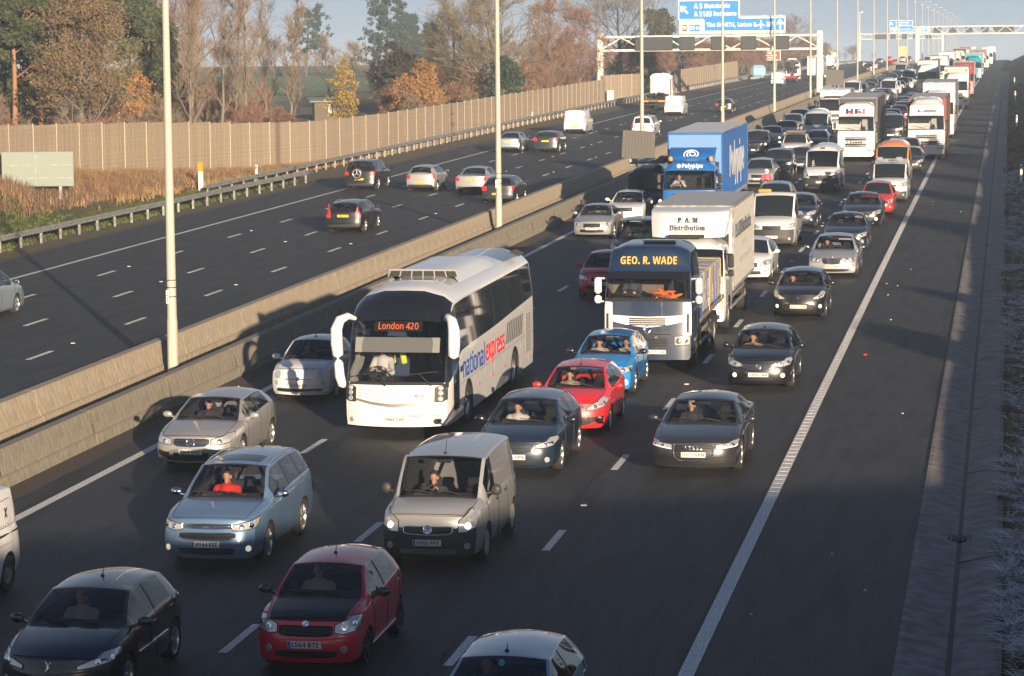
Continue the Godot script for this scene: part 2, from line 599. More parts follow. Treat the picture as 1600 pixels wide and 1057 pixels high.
# the measures of an ordinary car, from a short description
func car_shape(d: Dictionary) -> Dictionary:
	var P := {"lod": 0, "clad": 0, "rules": [], "front": [], "back": [], "mats": {}, "K": KR, "tumble": 0.015, "tq": [0.93, 0.66, 0.33, 0.0], "tn": 2.0, "bmix": 0.55, "nlen": 0.4, "noinner": false,
		"bow_f": 0.34, "bow_r": 0.22, "nose": [[0.15, -0.05], [0.3, 0.02], [0.5, 0.035], [0.62, 0.0], [0.8, -0.06]], "tail": [[0.2, -0.05], [0.4, 0.03], [0.6, 0.02], [0.75, -0.03], [1.2, -0.05]],
		"cache": {}, "rw": 0.31, "wheel_w": 0.205, "rimstyle": "alloy", "rim": M.alloy, "paint": M.plastic, "crh": 0.045, "crr": 0.075, "bot_y": 0.19, "pw": 0.5, "roofw": 0.335, "cowlw": 0.425, "style": "hatch", "hf": 0.8}
	P.merge(d, true)
	var L: float = P.L
	var W: float = P.W
	var H: float = P.H
	if not P.has("ra"): P.ra = P.rw + 0.055
	P.wheels = [P.tf, P.tr] if P.tr < L else [P.tf]
	var b0: float = P.hf - 0.05
	if not P.has("top"):
		var hl: float = P.hf
		P.top = [[0.0, hl - 0.035], [0.06, hl], [P.tc * 0.4, lerpf(hl, P.hc, 0.55)], [P.tc * 0.8, lerpf(hl, P.hc, 0.9)], [P.tc, P.hc],
			[lerpf(P.tc, P.th, 0.25), lerpf(P.hc, H - 0.055, 0.29)], [lerpf(P.tc, P.th, 0.75), lerpf(P.hc, H - 0.055, 0.8)], [P.th, H - 0.055], [lerpf(P.th, P.tR, 0.3), H - 0.008], [lerpf(P.th, P.tR, 0.5), H], [P.tR, H - P.get("drop", 0.07)],
			[lerpf(P.tR, P.tb, 0.5), lerpf(H - P.get("drop", 0.07), P.hb, 0.47)], [P.tb, P.hb]]
		if P.tb < L - 0.15: P.top.append([lerpf(P.tb, L, 0.8), lerpf(P.hb, P.hE, 0.6)])
		P.top.append([L, P.hE])
	if not P.has("belt"):
		P.belt = [[0.0, b0 - 0.03], [P.tc * 0.5, lerpf(b0, P.b1, 0.6)], [P.tc, P.b1 - 0.03], [P.tc + 0.6, P.b1], [P.tR, P.b2], [L - 0.3, minf(P.b2, P.hE - 0.03)], [L, minf(P.b2, P.hE) - 0.05]]
	if not P.has("cr"):
		P.cr = [[0.0, 0.02], [0.15, P.crh], [P.tc - 0.05, P.crh], [P.tc + 0.05, 0.035], [P.th, 0.05], [P.th + 0.3, P.crr], [P.tR, P.crr], [P.tb, 0.05], [L, 0.03]]
	if not P.has("wr"):
		P.wr = [[0.0, 0.37 * W], [0.3, 0.40 * W], [P.tc, P.cowlw * W], [P.th, (P.roofw + 0.012) * W], [lerpf(P.th, P.tR, 0.4), P.roofw * W], [P.tR, (P.roofw - 0.012) * W], [P.tb, 0.375 * W], [L, 0.39 * W]]
	if not P.has("wb"):
		P.wb = [[0.0, 0.462 * W], [0.35, 0.485 * W], [P.tf, 0.497 * W], [L * 0.5, 0.498 * W], [P.tr, 0.5 * W], [L - 0.4, 0.485 * W], [L, 0.455 * W]]
	if not P.has("bot"):
		P.bot = [[0.0, P.bot_y + 0.0], [0.2, P.bot_y], [P.tf + P.ra + 0.02, P.bot_y], [P.tr - P.ra, P.bot_y], [L - 0.3, P.bot_y + 0.05], [L, P.bot_y + 0.1]]
	if not P.has("bow"):
		P.bow = [[0.0, P.bow_f], [P.tc, P.bow_f * 0.42], [P.th, P.bow_f * 0.25], [L * 0.5, 0.0], [P.tR, -P.bow_r * 0.2], [P.tb, -P.bow_r * 0.6], [L, -P.bow_r]]
	if not P.has("ws"): P.ws = [P.tc + 0.015, P.th - 0.02]
	if not P.has("rwin"): P.rwin = [P.tR + 0.04, P.tb - 0.03]
	if not P.has("sg"):
		var a: float = lerpf(P.tc, P.th, 0.33)
		var m: float = P.get("tB", lerpf(a, P.tR, 0.5))
		P.sg = [[a, m - 0.04], [m + 0.04, P.get("tC", lerpf(P.tR, P.tb, 0.25))]]
		if P.has("tD"): P.sg.append([P.tC + 0.07, P.tD])
		P.doors = [[P.tc + 0.12, m], [m, P.get("tDoor", P.tr - 0.12)]] if not P.get("three", false) else [[P.tc + 0.12, m + 0.05]]
	return P

# seats, dashboard, wheel of the near cars
func cabin(P: Dictionary, root: Node3D, vy := 0.0) -> void:
	var z0: float = P.L * 0.5 - P.tc
	var hc: float = cv(P.top, P.tc)
	var da := MB.new()
	da.box(Vector3(0, hc - 0.16, z0 - 0.34), Vector3(P.W * 0.80, 0.22, 0.55), Basis(Vector3.RIGHT, 0.10), 0.06)
	da.box(Vector3(-0.36, hc - 0.05, z0 - 0.42), Vector3(0.36, 0.08, 0.22), Basis.IDENTITY, 0.03)
	part("dashboard", da, M.lining, root)
	var zs: float = P.get("seat_z", z0 - 1.28)
	var ys: float = P.get("seat_y", 0.28) + vy - 0.13
	for sx in [-0.36, 0.36]:
		var st := MB.new()
		st.box(Vector3(sx, ys + 0.13, zs + 0.12), Vector3(0.5, 0.16, 0.52), Basis(Vector3.RIGHT, -0.12), 0.05)
		st.box(Vector3(sx, ys + 0.46, zs - 0.22), Vector3(0.48, 0.62, 0.13), Basis(Vector3.RIGHT, -0.30), 0.05)
		st.box(Vector3(sx, ys + 0.86, zs - 0.34), Vector3(0.25, 0.19, 0.09), Basis(Vector3.RIGHT, -0.22), 0.04)
		part("seat", st, M.seat, root)
	var w := MB.new()
	var c := Vector3(-0.36, ys + 0.50, zs + 0.50)
	var b := Basis(Vector3.RIGHT, deg_to_rad(62))
	var ring := []
	for k in 21: ring.append(c + b * Vector3(cos(TAU * k / 20) * 0.185, 0, sin(TAU * k / 20) * 0.185))
	w.tube(ring, 0.016, 6, false)
	w.box(c, Vector3(0.33, 0.02, 0.05), b)
	w.box(c + b * Vector3(0, 0, 0.09), Vector3(0.05, 0.02, 0.17), b)
	w.ball(c, Vector3(0.06, 0.03, 0.06), 8, b)
	part("steering_wheel", w, M.dark, root)
	if P.get("rear_seat", true):
		var rs := MB.new()
		rs.box(Vector3(0, ys + 0.44, zs - 1.12), Vector3(P.W * 0.7, 0.62, 0.14), Basis(Vector3.RIGHT, -0.3), 0.05)
		rs.box(Vector3(0, ys + 0.13, zs - 0.85), Vector3(P.W * 0.7, 0.16, 0.45), Basis.IDENTITY, 0.05)
		part("rear_seat", rs, M.seat, root)
	var mi := MB.new()
	mi.box(Vector3(0, P.H - 0.17, P.L * 0.5 - P.th - 0.02), Vector3(0.24, 0.07, 0.03), Basis(Vector3.RIGHT, 0.2), 0.02)
	part("rear_view_mirror", mi, M.dark, root)
	for sx in [-0.36, 0.36]:
		var vz := MB.new()
		vz.box(Vector3(sx, P.H - 0.125, P.L * 0.5 - P.th + 0.03), Vector3(0.40, 0.12, 0.015), Basis(Vector3.RIGHT, 0.75), 0.005)
		if P.get("visors", false): part("sun_visor", vz, M.visor, root)

func plate(P: Dictionary, root: Node3D, words: String, y: float, rear := false, h := 0.11, blue := true, dx := 0.0, w := 0.52) -> void:
	var p := end_pt(P, dx, y, 0.012, rear)
	var n := end_nrm(P, dx, y, rear)
	var zd := (n * Vector3(0, 1, 1)).normalized()
	var xd := Vector3(1, 0, 0) if not rear else Vector3(-1, 0, 0)
	var b := Basis(xd, zd.cross(xd), zd)
	var mb := MB.new()
	mb.box(p, Vector3(w, h, 0.012), b, 0.003)
	var o := part("number_plate", mb, M.plate_y if rear else M.plate_w, root)
	if blue and P.lod == 0:
		var s := MB.new()
		s.box(p + b * Vector3(-w * 0.5 + 0.028, 0, 0.002), Vector3(0.045, h * 0.92, 0.012), b)
		part("blue_band", s, M.plate_blue, o)
	if words != "":
		lettering("characters", words, h * 0.66, M.ink, o, p + b * Vector3(0.012 if blue else 0.0, 0, 0.003), b, null, w * (0.8 if blue else 0.88))

func lamp_pair(P: Dictionary, root: Node3D, cols: Array, lit := 0, spots := [], rear := false, m: Material = null) -> void:
	for sd in [1.0, -1.0]:
		var c2 := []
		for q in cols: c2.append([q[0] * sd, q[1], q[2]])
		if sd < 0: c2.reverse()
		var mb := MB.new()
		patch(mb, P, c2, 0.008, rear)
		var o := part("tail_light" if rear else "headlight", mb, m if m else (M.tail if rear else M.lens), root)
		if P.lod < 2 and not rear:
			var rim := MB.new()
			outline(rim, P, c2, 0.008, 0.008)
			part("surround", rim, M.dark, o)
		for s in spots:
			var q := MB.new()
			var at := end_pt(P, s[0] * sd, s[1], 0.014, rear)
			var nn := end_nrm(P, s[0] * sd, s[1], rear)
			var b := Basis(Quaternion(Vector3.UP, nn))
			q.lathe([[s[2], -0.004], [s[2], 0.003], [s[2] * 0.86, 0.006], [s[2] * 0.5, 0.004], [0.001, 0.010]], at, b, 12 if P.lod == 0 else 8)
			part("lamp", q, M.beam if lit > 0 and s.size() < 4 else (M.chrome if s.size() < 4 else M.amber), o)

func mirrors(P: Dictionary, root: Node3D, y: float, t: float, m: Material, size := Vector3(0.115, 0.075, 0.06)) -> void:
	for sd in [1.0, -1.0]:
		var mb := MB.new()
		var x: float = flank(P, t, cv(P.belt, t), 1.0).x
		mb.ball(Vector3((x + 0.13 + size.x * 0.2) * sd, y + 0.02, P.L * 0.5 - t - 0.05), size, 10)
		mb.tube([Vector3((x - 0.03) * sd, y - 0.05, P.L * 0.5 - t - 0.03), Vector3((x + 0.1) * sd, y - 0.01, P.L * 0.5 - t - 0.05)], 0.025, 6)
		var o := part("door_mirror", mb, m, root)
		if P.lod == 0:
			var g := MB.new()
			g.box(Vector3((x + 0.13 + size.x * 0.2) * sd, y + 0.02, P.L * 0.5 - t - 0.05 - size.z * 0.85), Vector3(size.x * 1.4, size.y * 1.3, 0.012), Basis.IDENTITY, 0.004)
			part("mirror_glass", g, M.dark, o)

func seams(P: Dictionary, root: Node3D) -> void:
	var mb := MB.new()
	for sd in [1.0, -1.0]:
		var ts := []
		for dv in P.doors:
			for q in dv: if not ts.has(q): ts.append(q)
		for t in ts:
			var a := []
			var bl := cv(P.belt, t)
			var b0: float = sec_c(P, t)[1].y
			for k in 9: a.append(flank(P, t, lerpf(b0, bl + 0.01, k / 8.0), sd, 0.0015))
			mb.tube(a, 0.008, 4)
		for dv in P.doors:
			var a := []
			for k in 13:
				var t: float = lerpf(dv[0], dv[1], k / 12.0)
				a.append(flank(P, t, sec_c(P, t)[1].y, sd, 0.0015))
			mb.tube(a, 0.008, 4)
	# bonnet edge
	if P.tc > 0.55:
		for sd in [1.0, -1.0]:
			var a := []
			for k in 11:
				var t: float = lerpf(0.09, P.tc - 0.06, k / 10.0)
				a.append(top_pt(P, t, cv(P.wr, t) * 0.985 * sd, 0.001))
			mb.tube(a, 0.005, 4)
		var a := []
		for k in 15:
			var x: float = (k / 7.0 - 1.0) * cv(P.wr, 0.06) * 0.97
			a.append(top_pt(P, 0.06, x, 0.001))
		mb.tube(a, 0.006, 4)
	part("panel_gap", mb, M.dark, root)
	for sd in [1.0, -1.0]:
		for k in P.doors.size():
			var t: float = P.doors[k][1] - 0.17
			var y: float = cv(P.belt, t) - 0.10
			var h := MB.new()
			var p := flank(P, t, y, sd, 0.02)
			h.box(p, Vector3(0.022, 0.028, 0.18), Basis(Vector3.RIGHT, 0.03), 0.009)
			part("door_handle", h, P.get("handle", P.paint), root)

func wipers(P: Dictionary, root: Node3D, n := 2) -> void:
	for k in n:
		var mb := MB.new()
		var w: float = cv(P.wr, P.tc) * 0.86
		var x0: float = [-0.10, 0.62, 0.3][k] * w if n < 3 else 0.0
		var x1: float = [-0.95, -0.12, 0.0][k] * w
		var a := []
		var bl := []
		for i in 9:
			var f := i / 8.0
			var x: float = lerpf(x0, x1, f)
			var t: float = P.tc + 0.02 + sin(f * PI * 0.5) * (P.th - P.tc) * 0.10
			bl.append(top_pt(P, t, x, 0.015))
			if i <= 5: a.append(top_pt(P, t - 0.015 * (1.0 - f), x, 0.035))
		mb.tube(bl, 0.009, 5)
		mb.tube(a, 0.012, 5)
		part("wiper", mb, M.dark, root)

func aerial(P: Dictionary, root: Node3D, t: float, h := 0.22, x := 0.0) -> void:
	var mb := MB.new()
	var p := top_pt(P, t, x)
	mb.tube([p, p + Vector3(0, h, -h * 0.55)], [0.009, 0.004], 5)
	mb.lathe([[0.035, 0.0], [0.025, 0.02], [0.008, 0.03]], p, Basis.IDENTITY, 8)
	part("aerial", mb, M.dark, root)

func grille(P: Dictionary, root: Node3D, cols: Array, slats := 4, frame: Material = null, sm: Material = null, called := "grille", sub := 0.012) -> void:
	var mb := MB.new()
	patch(mb, P, cols, 0.006)
	var o := part(called, mb, M.black, root)
	for k in slats:
		var s := MB.new()
		var a := []
		var f := (k + 0.5) / slats
		for i in cols.size() - 1:
			for q in 4:
				var g := q / 4.0
				a.append(end_pt(P, lerpf(cols[i][0], cols[i + 1][0], g), lerpf(lerpf(cols[i][1], cols[i + 1][1], g), lerpf(cols[i][2], cols[i + 1][2], g), f), 0.010))
		a.append(end_pt(P, cols[-1][0], lerpf(cols[-1][1], cols[-1][2], f), 0.010))
		s.tube(a, sub * 0.7, 5)
		part("slat", s, sm if sm else M.dark, o)
	if frame:
		var fr := MB.new()
		outline(fr, P, cols, sub, 0.010)
		part("surround", fr, frame, o)

func symm(c: Array) -> Array:       # columns for the right half mirrored to the whole width
	var out := []
	for i in range(c.size() - 1, -1, -1): out.append([-c[i][0], c[i][1], c[i][2]])
	for q in c: if q[0] > 0.001: out.append(q)
	return out

func fogs(P: Dictionary, root: Node3D, x: float, y: float, rad: float, lit := false) -> void:
	for sd in [1.0, -1.0]:
		var mb := MB.new()
		var nn := end_nrm(P, x * sd, y)
		mb.lathe([[rad * 1.25, -0.004], [rad * 1.2, 0.008], [rad, 0.008], [rad * 0.9, 0.003], [0.001, 0.008]], end_pt(P, x * sd, y, 0.004), Basis(Quaternion(Vector3.UP, nn)), 12)
		part("fog_lamp", mb, M.beam_soft if lit else M.lens, root)

func badge(P: Dictionary, root: Node3D, y: float, rad: float, kind: String, rear := false) -> void:
	var p := end_pt(P, 0, y, 0.016, rear)
	var n := end_nrm(P, 0, y, rear)
	var b := Basis(Quaternion(Vector3.UP, n))
	var mb := MB.new()
	var ring := []
	for k in 17: ring.append(p + b * Vector3(cos(TAU * k / 16) * rad, 0, sin(TAU * k / 16) * rad))
	if kind == "rings":
		for i in 4:
			var r2 := []
			for q in ring: r2.append(q + Vector3((i - 1.5) * rad * 1.45, 0, 0))
			mb.tube(r2, rad * 0.16, 5, false)
	elif kind == "star":
		mb.tube(ring, rad * 0.12, 5, false)
		for i in 3:
			var a := TAU * i / 3.0 - PI / 2
			mb.tube([p, p + b * Vector3(cos(a) * rad, 0, sin(a) * rad)], [rad * 0.2, rad * 0.06], 4)
	elif kind == "diamond":
		var q := [Vector3(0, 0, rad), Vector3(rad * 0.72, 0, 0), Vector3(0, 0, -rad), Vector3(-rad * 0.72, 0, 0), Vector3(0, 0, rad)]
		var l := []
		for w in q: l.append(p + b * w)
		mb.tube(l, rad * 0.2, 4, false)
	elif kind == "three":
		for i in 3:
			var a := TAU * i / 3.0 + PI / 2
			var e := b * Vector3(cos(a), 0, -sin(a))
			var s := b * Vector3(-sin(a), 0, -cos(a)) * rad * 0.42
			mb.quad(p, p + e * rad * 0.5 + s, p + e * rad, p + e * rad * 0.5 - s)
	elif kind == "oval":
		var l := []
		for w in ring: l.append(p + (w - p) * Vector3(1.6, 0.75, 0.75))
		mb.tube(l, rad * 0.12, 5, false)
		mb.disc(p - n * 0.003, n, rad * 0.72, 12)
	elif kind == "lion":
		mb.tube([p + b * Vector3(-rad * 0.5, 0, -rad), p + b * Vector3(0, 0, -rad * 0.2), p + b * Vector3(rad * 0.1, 0, rad * 0.5), p + b * Vector3(-rad * 0.3, 0, rad)], [rad * 0.12, rad * 0.28, rad * 0.26, rad * 0.2], 5)
		mb.tube([p + b * Vector3(0, 0, -rad * 0.2), p + b * Vector3(rad * 0.55, 0, -rad * 0.8)], [rad * 0.2, rad * 0.1], 5)
		mb.tube([p + b * Vector3(0.0, 0, rad * 0.3), p + b * Vector3(rad * 0.7, 0, rad * 0.6)], [rad * 0.15, rad * 0.08], 5)
		mb.tube([p + b * Vector3(0.0, 0, rad * 0.1), p + b * Vector3(rad * 0.7, 0, rad * 0.05)], [rad * 0.15, rad * 0.08], 5)
	else:
		mb.tube(ring, rad * 0.15, 5, false)
		mb.disc(p - n * 0.004, n, rad * 0.9, 14)
		mb.tube([p + b * Vector3(-rad * 0.7, 0, rad * 0.4), p, p + b * Vector3(rad * 0.7, 0, -rad * 0.4)], rad * 0.16, 4)
	part("badge", mb, M.chrome, root)

func put_wheels(P: Dictionary, root: Node3D) -> void:
	for tw in P.wheels:
		for sd in [1.0, -1.0]:
			wheel(P, root, sd, P.L * 0.5 - tw - cv(P.bow, tw) * 0.9, P.rw, P.wheel_w, P.rimstyle, P.W * 0.5 - P.wheel_w * 0.5 - 0.025, P.lod)

# stand a vehicle on the road: s is where its front (or tail, if it drives away) is
func stand(o: Node3D, P: Dictionary, X: float, s: float, away := false, yaw := 0.0) -> void:
	var mid: float = s + P.L * 0.5
	var b := Basis(Vector3.RIGHT, atan(slope(mid))) * Basis(Vector3.UP, yaw + (PI if away else 0.0))
	o.transform = Transform3D(b, P3(X, 0.004, mid))

func repaint(o: Node, old: Material, new: Material) -> void:
	if o is MeshInstance3D and o.material_override == old: o.material_override = new
	for c in o.get_children(): repaint(c, old, new)
func paint(c: Color, metal := 0.0, rough := 0.4) -> StandardMaterial3D:
	var m := mat(c, rough, metal)
	m.clearcoat_enabled = true
	m.clearcoat = 1.0
	m.clearcoat_roughness = 0.04
	return m

# ---------------------------------------------------------------- setting
func strip(a: float, b: float, h: float, s0: float, s1: float, step: float, mb: MB, hb = null) -> void:
	var rows := []
	var n := int(ceil((s1 - s0) / step))
	for i in n + 1:
		var s := lerpf(s0, s1, i / float(n))
		rows.append([P3(a, h, s), P3(b, h if hb == null else hb, s)])
	mb.grid(rows, true)
func bank(s: float) -> float:
	return 1.75 * (1.0 - smoothstep(126.0, 182.0, s))
func ground_h(X: float, s: float) -> float:
	if X > 17.3:
		var k := 0.0
		if X < 19.25: return -0.35
		k = clampf((X - 19.25) / 7.0, 0.0, 1.0)
		return lerpf(0.02, 3.1, k) + 0.12 * sin(s * 0.13 + X) * k + clampf((X - 27.0) * 0.03, 0.0, 4.0)
	if X > -22.6: return -0.12
	var k := clampf((-22.9 - X) / 6.8, 0.0, 1.0)
	return lerpf(0.02, bank(s), k) + 0.06 * sin(s * 0.7 + X * 1.3) * k
func ground_at(X: float, s: float) -> Vector3:
	return P3(X, ground_h(X, s), s)

func profile(mb: MB, prof: Array, s0: float, s1: float, step: float, caps := true) -> void:   # prof: [X, h] turning over the top
	for i in prof.size() - 1:
		var rows := []
		var n := maxi(1, int(ceil((s1 - s0) / step)))
		for k in n + 1:
			var s := lerpf(s0, s1, k / float(n))
			rows.append([P3(prof[i][0], prof[i][1], s), P3(prof[i + 1][0], prof[i + 1][1], s)])
		mb.grid(rows, prof[0][0] > prof[-1][0])
	if caps:
		for e in 2:
			var s := s0 if e == 0 else s1
			for i in range(1, prof.size() - 1):
				var a := P3(prof[0][0], prof[0][1], s)
				var b := P3(prof[i][0], prof[i][1], s)
				var d := P3(prof[i + 1][0], prof[i + 1][1], s)
				if (e == 0) == (prof[0][0] > prof[-1][0]): mb.tri(a, d, b)
				else: mb.tri(a, b, d)

func materials() -> void:
	M.tyre = mat(grey(0.018), 0.85)
	M.dark = mat(grey(0.012), 0.7)
	M.black = mat(grey(0.008), 0.45)
	M.plastic = mat(grey(0.02), 0.6)
	M.lining = mat(Color(0.035, 0.035, 0.037), 0.85)
	M.seat = mat(Color(0.022, 0.022, 0.024), 0.9)
	M.visor = mat(Color(0.20, 0.20, 0.18), 0.8)
	M.alloy = mat(Color(0.55, 0.55, 0.56), 0.3, 0.85)
	M.alloy_dark = mat(Color(0.03, 0.03, 0.032), 0.35, 0.3)
	M.steel = mat(Color(0.22, 0.21, 0.20), 0.55, 0.5)
	M.cap = mat(Color(0.34, 0.33, 0.32), 0.45, 0.3)
	M.chrome = mat(Color(0.75, 0.75, 0.75), 0.12, 1.0)
	M.glass = StandardMaterial3D.new()
	M.glass.transparency = BaseMaterial3D.TRANSPARENCY_ALPHA
	M.glass.albedo_color = Color(0.012, 0.035, 0.040, 0.26)
	M.glass.roughness = 0.03
	M.glass_side = M.glass.duplicate()
	M.glass_side.albedo_color = Color(0.02, 0.03, 0.03, 0.45)
	M.glass_dark = mat(Color(0.012, 0.016, 0.02), 0.06)
	M.lens = mat(Color(0.50, 0.51, 0.52), 0.08, 0.55)
	M.lens.clearcoat_enabled = true
	M.tail = mat(Color(0.42, 0.012, 0.012), 0.15)
	M.tail.clearcoat_enabled = true
	M.brake = mat(Color(0.6, 0.02, 0.02), 0.2)
	M.brake.emission_enabled = true
	M.brake.emission = Color(1, 0.05, 0.04)
	M.brake.emission_energy_multiplier = 0.5
	M.amber = mat(Color(0.75, 0.25, 0.02), 0.2)
	M.beam = mat(grey(0.8), 0.2)
	M.beam.emission_enabled = true
	M.beam.emission = Color(1.0, 0.93, 0.8)
	M.beam.emission_energy_multiplier = 1.0
	M.beam_soft = M.beam.duplicate()
	M.beam_soft.emission_energy_multiplier = 0.2
	M.plate_w = mat(Color(0.62, 0.61, 0.58), 0.4)
	M.plate_y = mat(Color(0.72, 0.45, 0.02), 0.4)
	M.plate_blue = mat(Color(0.02, 0.12, 0.40), 0.4)
	M.ink = mat(grey(0.01), 0.5)
	M.white = mat(grey(0.72), 0.5)
	var asph := mat(Color(0.031, 0.034, 0.041), 0.68)
	asph.albedo_texture = noise_tex(0.09, 1024, 5, [[0.25, 0.5, 0.75], [grey(0.70), grey(0.88), grey(1.0)]], 3)
	tri_tex(asph, 0.23)
	asph.detail_enabled = true
	asph.detail_blend_mode = BaseMaterial3D.BLEND_MODE_MUL
	asph.detail_albedo = noise_tex(0.03, 512, 5, [[0.25, 0.45, 0.6, 0.8], [grey(0.62), grey(0.9), grey(1.0), grey(0.82)]], 5)
	asph.detail_uv_layer = BaseMaterial3D.DETAIL_UV_2
	asph.uv2_triplanar = true
	asph.uv2_world_triplanar = true
	asph.uv2_scale = Vector3(0.09, 0.09, 0.012)
	asph.normal_enabled = true
	asph.normal_texture = noise_tex(0.30, 512, 3, null, 9, 3.0)
	asph.normal_scale = 0.35
	M.asphalt = asph
	M.asphalt_far = asph.duplicate()
	M.shoulder = asph.duplicate()
	M.shoulder.albedo_color = Color(0.038, 0.037, 0.039).linear_to_srgb()
	M.tracks = asph.duplicate()
	M.tracks.albedo_color = Color(0.027, 0.030, 0.036).linear_to_srgb()
	M.tracks.roughness = 0.67
	M.paint_line = mat(Color(0.82, 0.81, 0.78), 0.65)
	M.paint_line.albedo_texture = noise_tex(0.06, 512, 5, [[0.2, 0.42, 0.6], [grey(0.42), grey(0.82), grey(1.0)]], 12)
	tri_tex(M.paint_line, 0.8)
	M.concrete = mat(Color(0.41, 0.35, 0.265), 0.85)
	M.concrete.albedo_texture = noise_tex(0.035, 1024, 5, [[0.2, 0.38, 0.55, 0.85], [Color(0.50, 0.49, 0.46), Color(0.78, 0.77, 0.74), grey(0.93), grey(1.0)]], 21)
	tri_tex(M.concrete, 1.0)
	M.concrete.uv1_scale = Vector3(0.8, 0.05, 0.8)
	M.concrete_darker = M.concrete.duplicate()
	M.concrete_darker.albedo_color = Color(0.27, 0.245, 0.195).linear_to_srgb()  # same concrete in a darker tone, for the low barrier by the oncoming lanes
	M.channel = mat(Color(0.24, 0.215, 0.20), 0.8)
	M.channel.albedo_texture = noise_tex(0.03, 512, 5, [[0.2, 0.5, 0.8], [grey(0.72), grey(0.9), grey(1.0)]], 31)
	tri_tex(M.channel, 0.12)
	M.galv = mat(Color(0.34, 0.34, 0.33), 0.5, 0.35)
	M.galv.albedo_texture = noise_tex(0.02, 256, 4, [[0.2, 0.8], [grey(0.75), grey(1.0)]], 41)
	tri_tex(M.galv, 0.5)
	M.post_paint = mat(Color(0.36, 0.335, 0.285), 0.6)
	M.gantry = mat(Color(0.50, 0.50, 0.45), 0.55)
	M.earth = mat(Color(0.16, 0.12, 0.075), 0.95)
	M.earth.albedo_texture = noise_tex(0.03, 1024, 6, [[0.2, 0.42, 0.55, 0.8], [Color(0.55, 0.5, 0.42), Color(0.75, 0.70, 0.55), Color(0.6, 0.72, 0.42), Color(1.0, 0.95, 0.8)]], 51)
	tri_tex(M.earth, 0.12)
	M.field = mat(Color(0.13, 0.21, 0.065), 0.95)
	M.field.albedo_texture = noise_tex(0.02, 512, 5, [[0.2, 0.8], [grey(0.7), grey(1.0)]], 61)
	tri_tex(M.field, 0.03)
	M.turf = mat(Color(0.085, 0.11, 0.03), 0.95)
	M.turf.albedo_texture = M.earth.albedo_texture
	tri_tex(M.turf, 0.3)
	M.dirt = mat(Color(0.085, 0.065, 0.05), 0.95)
	M.dirt.albedo_texture = noise_tex(0.05, 512, 6, [[0.25, 0.75], [grey(0.45), grey(1.0)]], 71)
	tri_tex(M.dirt, 0.5)

